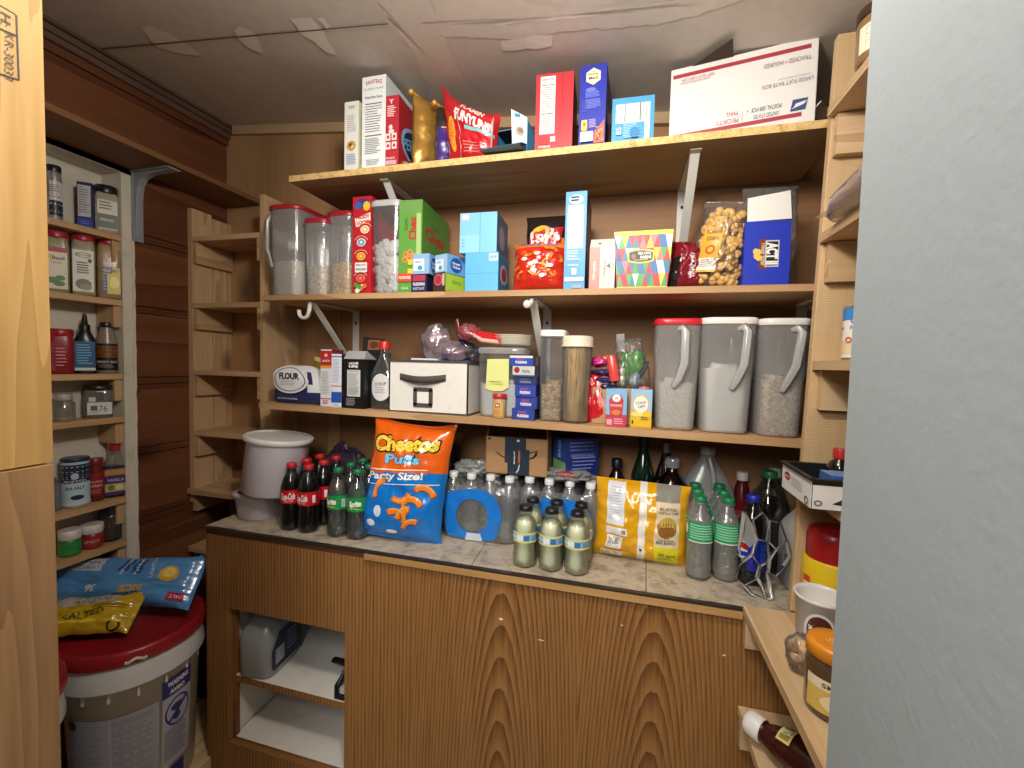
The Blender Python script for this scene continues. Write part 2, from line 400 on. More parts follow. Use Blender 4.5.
def mottled(name, cols, sc=9, rough=.5):
    m, nt, out = new_mat(name); b = nd(nt, 'ShaderNodeBsdfPrincipled', Roughness=rough)
    n = nd(nt, 'ShaderNodeTexNoise', Scale=sc, Detail=8, Roughness=.68, Distortion=.6); nt.links.new(coords(nt), n.inputs['Vector'])
    nt.links.new(ramp(nt, n.outputs['Fac'], [(.3+.4*i/(len(cols)-1), k) for i, k in enumerate(cols)]), b.inputs['Base Color'])
    nt.links.new(b.outputs[0], out.inputs[0]); return m
tile = mottled('vinyl_tile', ['7c6f5f', 'a39683', 'c2b49e', '978976'], 26, .38)
chip = mottled('particle_board', ['a9803f', 'd2aa66', 'e3c588', 'b58a4a'], 60, .6)
white_lam = mottled('white_laminate', ['cfcabd', 'e2ddd2', 'e6e2d8', 'd8d3c7'], 6, .4)
liner = mottled('old_white_paint', ['b9b1a0', 'cfc8b8', 'd6cfc0', 'c3baa8'], 5, .6)
ceil_m = mt('ceiling_paint', 'd2cac0', .7, nz=.08, nscale=30, var=.05)
skim = mt('skim_plaster', 'ece6dc', .7, nz=.10, nscale=60, var=.04)
skim2 = mt('skim_plaster_thin', 'dcd4c9', .7, nz=.08, nscale=40, var=.04)
def gray_paint():
    m, nt, out = new_mat('gray_orange_peel'); b = nd(nt, 'ShaderNodeBsdfPrincipled', Roughness=.55); b.inputs['Base Color'].default_value = hexc('8b9497')
    n = nd(nt, 'ShaderNodeTexNoise', Scale=170, Detail=3, Roughness=.55); nt.links.new(coords(nt), n.inputs['Vector'])
    n2 = nd(nt, 'ShaderNodeTexNoise', Scale=60, Detail=2); nt.links.new(coords(nt), n2.inputs['Vector'])
    ad = nd(nt, 'ShaderNodeMath', operation='ADD'); nt.links.new(n.outputs['Fac'], ad.inputs[0]); nt.links.new(n2.outputs['Fac'], ad.inputs[1])
    nt.links.new(bump(nt, ad.outputs[0],   .16, .0018), b.inputs['Normal']); nt.links.new(b.outputs[0], out.inputs[0]); return m
gray = gray_paint()
dark = mt('black_ink', '17140f', .5)
ink = card('#2b2b2b')
wht = card('#ecebe6')
# floor, ceiling
mb = MB(); mb.box((-.5, .3, -.02), (2.6, 2.6, .04), mottled('floor_vinyl', ['8d7a5c', 'a8946f', 'b7a480', '9b8763'], 8, .5)); struct('floor', mb)
mb = MB(); X0, X1, Ya, Yb_ = -1.9, 1.0, .0, 1.6
vs = []
for dz in (0, .03):
    for x, y in ((X0, Ya), (X1, Ya), (X1, Yb_), (X0, Yb_)): vs.append((x, y, ceil_z(x, y)+dz))
mb.hexa(vs, ceil_m)
seam = mt('ceiling_seam', '6d6156', .8)
fc = Face(mb, lambda u, v, k: Vector((u, v, ceil_z(u, v)-k-.0004)), 1, 1)
def cpoly(pts, m):
    if m is not seam:
        o = []
        for i, (x, y) in enumerate(pts):
            x2, y2 = pts[(i+1) % len(pts)]; L = math.hypot(x2-x, y2-y); n = max(1, int(L/4))
            for k in range(n):
                s = k/n; a = x+(x2-x)*s; b = y+(y2-y)*s; w = min(3.0, L*.08)
                o.append((a+w*noise.noise(Vector((a*.11, b*.11, 1))), b+w*noise.noise(Vector((a*.13, b*.13, 7)))))
        pts = o
    q = [PC(*p) for p in pts]; fc.poly([(p.x, p.y) for p in q][::-1], m)
cpoly([(372, -8), (425, -8), (440, 25), (452, 60), (470, 85), (488, 112), (486, 122), (432, 122), (430, 90), (415, 55), (398, 30)], skim2)
cpoly([(430, -8), (760, -8), (720, 8), (672, 22), (640, 26), (600, 28), (556, 32), (520, 40), (490, 38), (470, 37), (440, 36), (435, 10)], skim2)
cpoly([(420, 22), (470, 24), (540, 18), (600, 11), (700, 2), (600, 15), (500, 25)], skim)
cpoly([(500, 41), (530, 36), (553, 34), (552, 46), (520, 50), (503, 50)], skim)
cpoly([(141, 29), (150, 25), (175, 36), (190, 45), (201, 55), (182, 54), (160, 48), (150, 40), (146, 33)], skim)
cpoly([(234, 30), (240, 25), (255, 32), (260, 42), (263, 53), (248, 47), (238, 38)], skim)
cpoly([(289, 17), (312, 17), (322, 30), (333, 47), (336, 54), (329, 53), (315, 42), (300, 33), (296, 25)], skim)
cpoly([(316, 17), (323, 17), (331, 26), (326, 27)], skim)
cpoly([(98, 47.6), (388, 22.2), (388, 23.4), (98, 49.2)], seam)
struct('ceiling', mb)
# walls
mb = MB(); mb.box((-.5, YB+.02, 1.2), (2.5, .04, 2.6), ply_x, faces=dict(front=ply_x))
mb.box(((XL-1.086)/2, YB-.003, 1.75), (-1.086-XL, .006, 1.6), ply_z)       # corner sheet with upright grain
struct('wall_back', mb)
mb = MB(); z = .844-.248*4
gm = mt('groove_shadow', '1f0f09', .6)
def planks(mb, y0, y1, za, zb):
    z = .844-.248*4
    mb.box((XL-.02, (y0+y1)/2, (za+zb)/2), (.02, y1-y0, zb-za), gm)
    while z < zb:
        for a, b in ((z+.014, z+.234), (z+.0005, z+.0105), (z+.2375, z+.2475)):
            a, b = max(a, za), min(b, zb)
            if b-a > .002: mb.box((XL-.006, (y0+y1)/2, (a+b)/2), (.012, y1-y0, b-a), plank_y)
        z += .248
planks(mb, 1.106, YB, 0, 2.40); planks(mb, .3, 1.106, 2.036, 2.40); planks(mb, .3, 1.106, 0, .45)
mb.box((XL-.10, .72, 1.24), (.02, .80, 1.66), liner)                    # back of the spice recess
mb.box((XL-.045, 1.088, 1.243), (.09, .034, 1.586), liner)
mb.box((XL-.045, .32, 1.243), (.09, .04, 1.586), liner); mb.box((XL-.045, .7, .44), (.09, .8, .02), liner); mb.box((XL-.045, .7, 2.045), (.09, .8, .02), liner)
pts = [(XL+.002+.002*noise.noise(Vector((0, i*1.7, 0))), 1.1035+.003*noise.noise(Vector((i*.9, 0, 3))), .46+i*.026) for i in range(61)]
mb.tube(pts, [.0045+.0025*noise.noise(Vector((i*.8, 5, 1))) for i in range(61)], mt('rough_plaster_edge', 'cfc9bb', .8, nz=.6, nscale=90), n=7)
struct('wall_left', mb)
mb = MB(); mb.box((XR+.01, .9, 1.2), (.02, 1.3, 2.4), mt('right_wall_paint', '8b8678', .6)); struct('wall_right', mb)
# door opening: gray painted return on the right, bare studs on the left
mb = MB(); mb.box((.155+.4, .27, 1.2), (.8, .18, 2.5), gray); struct('wall_front', mb, bevel=.003)
mb = MB(); mb.box((-1.25, .27, 1.2), (1.1, .17, 2.5), mt('drywall', 'b5ada0', .7)); struct('wall_front_left', mb)
Zj = P(51, 462, X=-.672).z
mb = MB(); mb.box((-.69, .27, (Zj+2.45)/2), (.036, .18, 2.45-Zj), stud_z)
f = flat(mb, (-.672, .18, 0), (0, .18, 0), (0, 0, 1))
def J(px, py):
    p = P(px, py, X=-.672); return ((p.y-.18)/.18, p.z)
a, b = J(-4, 10), J(17, 20); f.ring
def jline(p, q, w=.0008):
    (u0, v0), (u1, v1) = J(*p), J(*q); du, dv = (u1-u0)*.18, v1-v0; L = math.hypot(du, dv); nx, ny = -dv/L*w/.18, du/L*w
    f.poly([(u0-nx, v0-ny), (u1-nx, v1-ny), (u1+nx, v1+ny), (u0+nx, v0+ny)], dark)
jline((-6, 2), (16, 15)); jline((16, 15), (18.5, 80)); jline((-6, 72), (18.5, 80)); jline((-2, 28), (16.5, 36))
u, v = J(8.5, 57); f.text('KR-30033', u, v, .050/.18, .0075, dark, rot=-PI/2-.03, bold=-.01)
u, v = J(5, 20); f.text('H:', u, v, .013/.18, .008, dark, rot=-PI/2-.03, bold=.0)
struct('trim_1', mb, bevel=.002)
mb = MB(); mb.box((-.682, .265, Zj/2), (.036, .182, Zj-.004), stud_z2); struct('trim_2', mb, bevel=.003)
# mouldings under the ceiling
mb = MB()
for k, (dx, z0, z1, m) in enumerate(((.012, -.075, -.04, plank_y), (.022, -.05, -.022, trim_y), (.032, -.03, -.010, trim_y), (.045, -.012, .002, trim_y))):
    vs = []
    for zz in (z0, z1):
        for x, y in ((XL, .3), (XL+dx, .3), (XL+dx, YB), (XL, YB)): vs.append((x, y, ceil_z(XL+.02, y)+zz))
    mb.hexa(vs, m)
struct('trim_3', mb)
mb = MB(); vs = []
for zz in (-.036, -.001):
    for x, y in ((XL+.045, YB-.022), (.6, YB-.022), (.6, YB), (XL+.045, YB)): vs.append((x, y, ceil_z(x, YB)+zz))
mb.hexa(vs, trim_x); struct('trim_4', mb)
# ================================================================== shelves
def board(name, label, x0, x1, y0, y1, zt, t, m, edge=None, cat='shelf', tilt=0, group=None):
    mb = MB(); vs = [(x, y, zt+dz-tilt*(x-x0)) for dz in (-t, 0) for x, y in ((x0, y0), (x1, y0), (x1, y1), (x0, y1))]
    c = Vector(((x0+x1)/2, (y0+y1)/2, zt-t)); vs = [Vector(v)-c for v in vs]
    mb.hexa(vs, m)
    if edge: mb.add([vs[0]+Vector((0, -.0006, 0)), vs[1]+Vector((0, -.0006, 0)), vs[5]+Vector((0, -.0006, 0)), vs[4]+Vector((0, -.0006, 0))], [(0, 1, 2, 3)], edge)
    return single(name, mb, label, cat, c, 0, group, bevel=.0012)
wide = 'wide wall shelves of the pantry'
board('wall_shelf', 'top wide pine shelf with pale chipboard edge holding cereal boxes', -1.051, .47, Y1, YB-.001, S1, .0185, top_board, chip, group=wide)
board('wall_shelf', 'middle wide wooden shelf holding clear cereal containers and popcorn', -1.191, .47, Y2, YB-.001, S2, .017, board_x, board_x, group=wide)
board('wall_shelf', 'lowest wide wooden shelf holding flour bag and white fabric bin', -1.204, .46, Y2, YB-.001, s3(-1.204), .0195, board_x, board_x, tilt=.0104, group=wide)
board('wall_shelf', 'long plywood shelf high on the dark left plank wall', -1.64, -1.455, .40, YB-.008, 2.071, .018, wood('dark_ply_y', 'Y', '5f3d22', '8a6240', ring=4), wood('dark_ply_edge', 'Y', '7a5635', 'a98355', ring=12, scale=3))
# left corner ladder of small shelves
YL = 1.293
t = thing('corner_shelf_unit', 'narrow cedar corner unit with small empty shelves beside the left plank wall', 'shelf unit', (-1.45, YB-.09, .60))
L = Vector((-1.45, YB-.09, .60))
def rel(mb, c, d, m, o=None): return mb.box(Vector(c)-(L if o is None else o), d, m)
mb = MB(); rel(mb, (-1.631, (YL+YL+.085)/2, (1.995+.86)/2), (.02, .083, 1.135), cedar_z); obj('side_panel', mb, t, bevel=.001)
mb = MB(); rel(mb, (-1.631, YL+.087+.043, (1.985+.86)/2), (.018, .084, 1.12), cedar_z); obj('side_panel', mb, t, bevel=.001)
mb = MB(); rel(mb, (-1.291, YL+.044, (2.02+.9)/2), (.02, .088, 1.12), cedar_z); obj('side_panel', mb, t, bevel=.001)
mb = MB(); rel(mb, (-1.291, YL+.09+.04, (1.66+.9)/2), (.019, .08, .76), cedar_z); obj('side_panel', mb, t, bevel=.001)
for z in (1.886, 1.635, 1.378, 1.141):
    mb = MB(); rel(mb, (-1.461, YL+.084, z-.009), (.318, .168, .018), cedar_x); obj('shelf', mb, t, bevel=.001)
    mb = MB(); rel(mb, (-1.612, YL+.083, z-.018-.042), (.018, .158, .080), cedar_y); obj('cleat', mb, t, bevel=.001)
    mb = MB(); rel(mb, (-1.310, YL+.083, z-.018-.042), (.018, .158, .080), cedar_y); obj('cleat', mb, t, bevel=.001)
for z in (.915, .686):
    mb = MB(); rel(mb, (-1.468, YL+.076, z-.010), (.335, .182, .020), cedar_x); obj('shelf', mb, t, bevel=.001)
    mb = MB(); rel(mb, (-1.626, YL+.083, z-.02-.037), (.02, .15, .072), cedar_y); obj('cleat', mb, t, bevel=.001)
# spice rack let into the left wall
t = thing('spice_rack', 'built-in spice rack with narrow shelves in a white recess of the left wall', 'spice rack', (XL-.045, .73, .46)); L = Vector((XL-.045, .73, .46))
for i, z in enumerate((1.827, 1.613, 1.367, 1.222, .946, .796)):
    dx = .0 if i < 3 else .003
    mb = MB(); rel(mb, (XL-.044+dx, .70, z-.010), (.088+2*dx, .735, .019), cedar_y); obj('shelf', mb, t, bevel=.001)
    mb = MB(); rel(mb, (XL-.046, 1.058, z-.0205-.036), (.078, .022, .070), cedar_z); obj('cleat', mb, t, bevel=.001)
# right-hand shelves
XP = .387
t = thing('side_shelf_unit', 'pale pine shelf unit along the right wall behind the gray doorway', 'shelf unit', (.5, 1.1, .88)); L = Vector((.5, 1.1, .88))
mb = MB(); vs = []
for (xa, z) in ((.379, .887), (.409, 2.145)):
    for x, y in ((xa, 1.083), (XR, 1.083), (XR, 1.103), (xa, 1.103)): vs.append(Vector((x, y, z))-L)
mb.hexa(vs, sawn_z); obj('post', mb, t, bevel=.002)
for z, xa, kind in ((1.992, .396, 1), (1.727, .394, 1), (1.453, .394, 1), (1.172, .395, 0)):
    mb = MB(); rel(mb, ((xa+XR)/2, .71, z-.0095), (XR-xa, .742, .019), pine_y); obj('shelf', mb, t, bevel=.0012)
    if not kind: continue
    mb = MB(); rel(mb, ((xa+.012+XR)/2, 1.0725, z-.02-.043), (XR-xa-.014, .019, .084), pine_x); obj('cleat', mb, t, bevel=.0012)
mb = MB(); rel(mb, ((.281+XR)/2, .711, .886-.0095), (XR-.281, .738, .019), pine_y); obj('shelf', mb, t, bevel=.0012)
mb = MB(); rel(mb, ((.281+XR)/2, .711, .645-.0095), (XR-.281, .738, .019), pine_y); obj('shelf', mb, t, bevel=.0012)
mb = MB(); rel(mb, ((.283+XR)/2, 1.0705, .830), (XR-.285, .018, .07), pine_x); obj('cleat', mb, t, bevel=.0012)
mb = MB(); rel(mb, ((.283+XR)/2, 1.0705, .59), (XR-.285, .018, .07), pine_x); obj('cleat', mb, t, bevel=.0012)
# ================================================================== brackets
wm = mt('white_enamel', 'd9d6cf', .4); gm2 = mt('gray_enamel', '8b9096', .45)
def bracket(label, x, yf, ztop, hook=False, m=wm, w=.028, drop=None, group='white shelf brackets'):
    D = YB-.002-yf; drop = drop or D*.95
    t = thing('shelf_bracket', label, 'bracket', (x, YB-.001, ztop), 0, group)
    mb = MB(); mb.box((0, -.003, -drop/2-.002), (w, .003, drop), m); mb.add([(w*.16*math.cos(a), -.0052, -drop*.2+.006*math.sin(a)) for a in [i*PI/5 for i in range(10)]], [tuple(range(10))], dark); obj('wall_plate', mb, t, bevel=.0006)
    mb = MB(); mb.box((0, -D/2, -.003), (w, D, .003), m); obj('shelf_arm', mb, t, bevel=.0006)
    mb = MB(); a = Vector((0, -D*.93, -.005)); b = Vector((0, -.006, -drop*.93)); d = (b-a).normalized(); n = Vector((0, d.z, -d.y))
    vs = [p+Vector((sx*w*.42, 0, 0))+n*q for q in (0, .004) for p, sx in ((a, -1), (a, 1), (b, 1), (b, -1))]
    mb.hexa([vs[0], vs[1], vs[2], vs[3], vs[4], vs[5], vs[6], vs[7]], m); obj('strut', mb, t, bevel=.0006)
    if hook == 'knob':
        mb = MB(); mb.tube([(0, -D+.004, -.004), (0, -D-.006, -.016), (-.004, -D-.012, -.022)], .007, m, n=10); mb.blob((-.010, -D-.014, -.022), (.012, .009, .012), m, 0, nu=16, nv=10); obj('rod_hook', mb, t)
    elif hook:
        mb = MB(); pts = [(0, -D+.004, -.004), (0, -D-.001, -.03)]+[(-.019+.019*math.cos(q), -D-.003, -.038-.019*math.sin(q)) for q in [i*PI/9 for i in range(10)]]+[(-.038, -D-.003, -.03)]
        mb.tube(pts, .0075, m, n=10, flat=.8); obj('rod_hook', mb, t)
    return t
pb = P(357, 300, Y=YB); bracket('white bracket with curled hook under the middle shelf above the flour bag', pb.x, 1.21, S2-.0175, True)
pb = P(548, 300, Y=YB); bracket('white bracket under the middle shelf above the stacked small blue boxes', pb.x, 1.21, S2-.0175, 'knob')
pb = P(682, 200, Y=YB); bracket('white bracket under the top shelf above the maroon snack bag', pb.x, 1.19, S1-.0187)
pb = P(425, 210, Y=YB); bracket('white bracket under the top shelf behind the green cereal box', pb.x, 1.19, S1-.0187)
pb = P(801, 312, Y=YB); bracket('white bracket under the middle shelf behind the right-hand oat container', pb.x, 1.21, S2-.0175)
# gray steel bracket on the left wall
t = thing('shelf_bracket', 'gray pressed steel bracket under the high shelf on the left wall', 'bracket', (XL+.001, 1.115, 2.052))
prof = [(0, 0), (.172, 0), (.172, -.006), (.075, -.014), (.042, -.026), (.026, -.05), (.020, -.085), (.016, -.15), (.010, -.222), (.004, -.230), (0, -.228)]
mb = MB(); mb.prism(prof, .022, gm2, Matrix.Rotation(0, 4, 'Z') @ Matrix.Translation((0, -.011, 0))); obj('gusset', mb, t, bevel=.003)
mb = MB(); mb.box((.006, 0, -.118), (.004, .034, .232), gm2); obj('wall_plate', mb, t, bevel=.0015)
mb = MB(); mb.box((.087, 0, -.003), (.172, .042, .004), gm2); obj('shelf_arm', mb, t, bevel=.0015)
# ================================================================== counter and base cabinet
XC0, XC1 = -1.309, XR-.004; YF = 1.083
mb = MB(); c = Vector(((XC0+XC1)/2, 1.277, CT-.022)); mb.box((0, 0, .009), (XC1-XC0, .386, .026), wood('edge_dark', 'X', '4f2a1c', '734a34', ring=6), faces=dict(top=tile))
ft = flat(mb, Vector((XC0, 1.084, CT))-c, (1, 0, 0), (0, 1, 0)); gl_ = mt('tile_joint', '5b5043', .7)
for q in ((487, 541, 471, 566), (646, 566, 646, 594)):
    p1, p2 = P(q[0], q[1], Z=CT), P(q[2], q[3], Z=CT); d = (p2-p1)/(p2.y-p1.y)
    a = p1+d*(1.084-p1.y); b = p1+d*(1.46-p1.y)
    ft.poly([(a.x-XC0-.0012, a.y-1.084), (a.x-XC0+.0012, a.y-1.084), (b.x-XC0+.0012, b.y-1.084), (b.x-XC0-.0012, b.y-1.084)], gl_)
w_ = single('countertop', mb, 'long worn stone-look countertop carrying soda bottles and snack bags', 'countertop', c)
mb = MB(); p = P(366, 548, Y=1.08); mb.box(((p.x+.28)/2-c.x, 1.0755-c.y, CT-.0145-c.z), (.279-p.x, .014, .016), wood('edge_light', 'X', '9c7444', 'c49a63', ring=5)); obj('edge_strip', mb, w_, bevel=.001, label='light bare plywood edge strip')
mb = MB(); mb.box(((XC0+.279)/2-c.x, 1.079-c.y, CT-.003-c.z), (.279-XC0, .013, .006), mt('metal_edge', '4b4038', .35, metal=.6)); obj('edge_trim', mb, w_)
t = thing('base_cabinet', 'dark oak veneer base cabinet with open two-level cubby on its left', 'cabinet', (-.36, 1.27, 0)); L = Vector((-.36, 1.27, 0))
ox0, ox1, oz0, oz1 = -1.222, -.783, .165, .619; zt = CT-.0265
mb = MB()
for x0, x1, z0, z1 in ((XC0, ox0, 0, zt), (ox1, XC1, 0, zt), (ox0, ox1, oz1, zt), (ox0, ox1, 0, oz0)):
    mb.box(Vector(((x0+x1)/2, YF+.009, (z0+z1)/2)), (x1-x0, .018, z1-z0), oak, Matrix.Translation(-L))
chipm = mt('paint_fleck', 'e6e0d4', .6); ff = flat(mb, Vector((0, YF, 0))-L, (1, 0, 0), (0, 0, 1))
for px, py, ru, rv in ((501, 619, .006, .0035), (541, 640, .009, .0014), (622, 625, .004, .0012), (724, 655, .004, .002)):
    q = P(px, py, Y=YF); ff.ell(q.x, q.z, ru, rv, chipm, 7)
o = obj('front_panel', mb, t)
mb = MB(); rel(mb, (XC0+.009, 1.284, zt/2), (.018, .36, zt), oak); obj('side_panel', mb, t)
mb = MB(); rel(mb, (ox0-.012, 1.285, (oz0+zt)/2), (.02, .364, zt-oz0-.01), white_lam); obj('cubby_side', mb, t)
mb = MB(); rel(mb, (ox0+.006, YF+.026, (oz0+oz1)/2), (.012, .016, oz1-oz0), wood('lip', 'Z', '6a4424', '8d6036', ring=5)); obj('cubby_lip', mb, t)
mb = MB(); rel(mb, (-.56, 1.285, (oz0+zt)/2), (.018, .36, zt-oz0-.01), white_lam); obj('cubby_side', mb, t)
mb = MB(); rel(mb, (-.9, 1.459, zt/2), (.66, .012, zt-.01), white_lam); obj('back_panel', mb, t)
for z in (.383, .172):
    mb = MB(); mb.box(Vector((-.895, 1.277, z-.011)), (.65, .350, .022), oak, Matrix.Translation(-L), faces=dict(top=white_lam)); obj('shelf', mb, t)
# ================================================================== top shelf
zb = S1+.0003
red, white, navy, sky = card('c8232c'), card('f1efe9'), card('1d2b5e'), card('3f9fd8')
def nutrition(f, u0, v0, u1, v1, m=None, bg=None, seed=2):
    if bg: f.rect(u0, v0, u1, v1, bg)
    m = m or card('6e6e6e'); h = v1-v0; p = (u1-u0)*.08
    f.text('Nutrition Facts', (u0+u1)/2, v1-h*.05, (u1-u0)*.86, h*.045, m, bold=.02)
    f.rect(u0+p, v1-h*.16, u1-p, v1-h*.145, m)
    f.lines(u0+p, v1-h*.62, u1-p, v1-h*.19, 11, m, seed, .25)
    f.rect(u0+p, v1-h*.66, u1-p, v1-h*.645, m)
    f.lines(u0+p, v0+h*.05, u1-p, v1-h*.70, 9, m, seed+1, .3)
cerg = 'food boxes on the top shelf'
def d1(S):
    f = S['front']; f.text('GOOD', .5, .93, .5, .022, card('6a7a58')); f.text('THINS', .5, .905, .4, .018, card('6a7a58'))
    f.lines(.18, .55, .85, .80, 9, card('8c8c88'), 4, .25); f.ell(.5, .36, .32, .072, card('caa24e')); f.ell(.46, .37, .14, .03, card('8c3a22')); f.ell(.58, .345, .1, .025, card('e8d39a'))
    f.lines(.15, .08, .85, .24, 6, card('7d9cc0'), 5, .4)
    S['right'].rect(.08, .1, .92, .9, card('b8c08a'))
carton('cracker_box', 'slim white box with a small round cracker picture, leftmost on the top shelf', 'food box', (344.5, 358.5, 101.5), Y1+.008, zb, .115, 'e9e8e0', d1, dict(right='d5d8c0'), group=cerg)
def d2(S):
    f = S['front']; f.text('KRUSTEAZ', .5, .93, .68, .04, card('b03040'), arc=.3); f.text('BLUEBERRY MUFFIN', .5, .865, .8, .022, card('7c8c9c'), bold=0)
    nutrition(f, .08, .12, .92, .81); f.lines(.2, .03, .8, .1, 4, card('9a9a98'), 6, .3)
    S['right'].rect(.05, .05, .95, .55, card('b9cfc6')); S['right'].text('KRUSTEAZ', .5, .75, .8, .09, card('2f5f9a'))
carton('baking_mix_box', 'tall white baking mix box with a nutrition panel on the top shelf', 'food box', (362, 385.5, 76), Y1+.010, zb, .19, 'eef0ee', d2, dict(right='cfdde0'), group=cerg)
def d3(S):
    f = S['front']; w = card('f3d9d4'); f.text('Y', .48, .92, .35, .06, w, bold=.05); f.lines(.2, .70, .8, .86, 6, w, 8, .5)
    f.ell(.45, .56, .13, .035, w); f.ell(.5, .50, .2, .03, w)
    for u in (.28, .72):
        for v in (.30, .42): f.rect(u-.17, v-.05, u+.17, v+.05, w); f.ell(u, v, .09, .025, card('c03040'))
    f.text('POST', .5, .12, .6, .03, w); f.rect(.1, .03, .9, .09, card('d8a8b0'))
    r = S['right']; r.ell(.5, .45, .42, .26, card('2c2b44')); r.ring(.5, .45, .42, .26, .82, card('8fb0d8')); r.text('PEBBLES', .5, .5, .75, .16, card('6fb2e0'), rot=.3); r.ell(.45, .1, .35, .09, card('d99a5a')); r.ell(.3, .12, .12, .06, card('f1d9a0'))
carton('cereal_box', 'red cereal box with a round emblem on its right side, beside the tall white box', 'food box', (384.5, 398.5, 95.5), Y1+.012, zb, .20, 'b92c38', d3, dict(right='a8222c'), yaw=.03, group=cerg)
# gold pouch, purple pouch with gold clip rods
def clip(mb, a, b, m):
    mb.tube([a, b], .006, m, n=10); mb.blob(a, (.0085,)*3, m, 0, nu=12, nv=8)
gold = mt('gold_film', 'b58b42', .28, metal=.55, nz=.5, nscale=18)
pur = film('3d2a78')
brass = mt('gold_clip_plastic', 'd9a24a', .3, metal=.3)
def pouch(name, label, px0, px1, pyt, Y, m, clip_dx, deco=None, yaw=1.25, t=.075, w=.20, zone=None, seed=1):
    a, b = span(px0, px1, 130, Y); h = P((px0+px1)/2, pyt, Y).z-zb
    th = thing(name, label, 'snack bag', ((a+b)/2, Y+.11, zb), yaw, 'snack bags on the top shelf')
    mb = MB(); f = bag(mb, w, h, t, m, zone, seed, .006, crimp=.05)
    if deco: deco(f)
    obj('pouch', mb, th)
    mb = MB(); clip(mb, (-w/2-.008, 0, h*.965), (w/2+.004, 0, h*.93), brass); obj('clip_rod', mb, th, label='gold rod clip closing the bag')
    return th
pouch('snack_pouch', 'crumpled gold foil pouch closed with a gold rod clip', 409, 431, 86, Y1+.02, gold, 0, t=.085, seed=4)
def dpur(f): f.ell(.3, .4, .14, .1, film('d9d4ea')); f.text('TAKIS', .3, .4, .2, .08, pur); f.rect(.02, .62, .98, .64, film('c8a24a'))
pouch('snack_pouch', 'purple pouch with gold clip behind the red chip bag', 434, 456, 97, Y1+.03, pur, 0, dpur, yaw=1.2, seed=6, zone=lambda u, v: film('2b2520') if v > .64 else None)
# red chip bag leaning against the pouches
rb = film('c3202a')
p0 = P(468, 160, Y1+.03)
mb = MB()
f = bag(mb, .185, .20, .08, rb, None, 9, .007, pinch=.04, corner=.16)
wf = film('f2efe8')
f.text('FUNYUNS', .62, .70, .62, .2, wf, bold=.05, rot=-.14); f.text('FLAMIN', .60, .9, .4, .1, film('f4dcd4'), rot=-.1, bold=.04)
f.rect(.5, .52, .98, .58, film('7fc4cc')); f.ell(.22, .42, .07, .26, film('e9a22e')); f.ell(.22, .42, .045, .2, film('d6701f')); f.ring(.27, .4, .13, .38, .95, film('efe3dc'), a0=-1.6, a1=1.3); f.lines(.45, .12, .8, .32, 4, film('e07a74'), 3, .4)
for i, v in enumerate(mb.v):
    u = v[0]/.185+.5; k = v[2]/.2; mb.v[i] = (v[0]*.92-.045*(k-.3)*(1-u)+.0, v[1], v[2]*(1.08-.52*max(0, u-.06)))
a, b = span(441, 493, 130, Y1+.03)
single('chip_bag', mb, 'shiny red chip bag slumped sideways beside the opened blue and white box', 'snack bag', ((a+b)/2+.004, Y1+.060, zb+.002), (0, .06, -.15), 'snack bags on the top shelf')
# opened box with raised flaps
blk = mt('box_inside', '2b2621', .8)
a, b = span(490, 527, 130, Y1+.02); w = b-a; h = P(510, 124, Y=Y1+.03).z-zb
t = thing('snack_bar_box', 'torn-open blue and white snack box with flaps standing up', 'food box', ((a+b)/2, Y1+.03, zb), -.12, cerg)
mb = MB(); th_ = .0012; D = .13
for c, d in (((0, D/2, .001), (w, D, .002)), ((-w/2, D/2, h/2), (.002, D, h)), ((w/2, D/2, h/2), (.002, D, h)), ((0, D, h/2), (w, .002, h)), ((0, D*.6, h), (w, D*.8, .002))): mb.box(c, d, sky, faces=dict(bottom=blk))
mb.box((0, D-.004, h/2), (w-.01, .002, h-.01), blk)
ff = flat(mb, (w/2+.0012, 0, 0), (0, D, 0), (0, 0, h)); ff.rect(.1, .1, .9, .9, card('5fb0e0'))
obj('body', mb, t)
mb = MB(); mb.hexa([(-w/2-.006, -.003, .01), (-w/2+.014, -.03, .01), (-w/2+.014, -.028, .01), (-w/2-.006, -.001, .01), (-w/2-.006, -.003, h*1.0), (-w/2+.018, -.03, h*1.12), (-w/2+.018, -.028, h*1.12), (-w/2-.006, -.001, h)], white)
f = flat(mb, (-w/2-.006, -.0035, .01), (.02, -.027, 0), (0, 0, h)); f.text('BISCUITS', .5, .45, .6, .1, card('2a4c88'), rot=1.4); obj('flap', mb, t)
mb = MB(); mb.hexa([(w/2-.03, -.032, .012), (w/2, -.002, .012), (w/2, 0, .012), (w/2-.03, -.03, .012), (w/2-.036, -.032, h*1.22), (w/2, -.002, h*1.08), (w/2, 0, h*1.08), (w/2-.036, -.03, h*1.22)], white)
f = flat(mb, (w/2-.03, -.0325, .012), (.03, .03, 0), (0, 0, h)); f.ell(.5, .5, .3, .13, card('b9ab98')); f.ell(.55, .53, .2, .07, card('8d8070')); f.rect(.1, .9, .5, .98, sky); obj('flap', mb, t)
mb = MB(); mb.hexa([(-w/2, -.058, .004), (w/2, -.058, .004), (w/2, 0, .004), (-w/2, 0, .004), (-w/2-.012, -.06, .006), (w/2+.008, -.06, .006), (w/2, 0, .030), (-w/2, 0, .030)], card('3f6d88'))
f = flat(mb, (-w/2, -.0615, .004), (w, 0, 0), (0, .058, .026)); f.lines(.1, .1, .9, .5, 3, card('9db4bd'), 3, .5); obj('flap', mb, t)
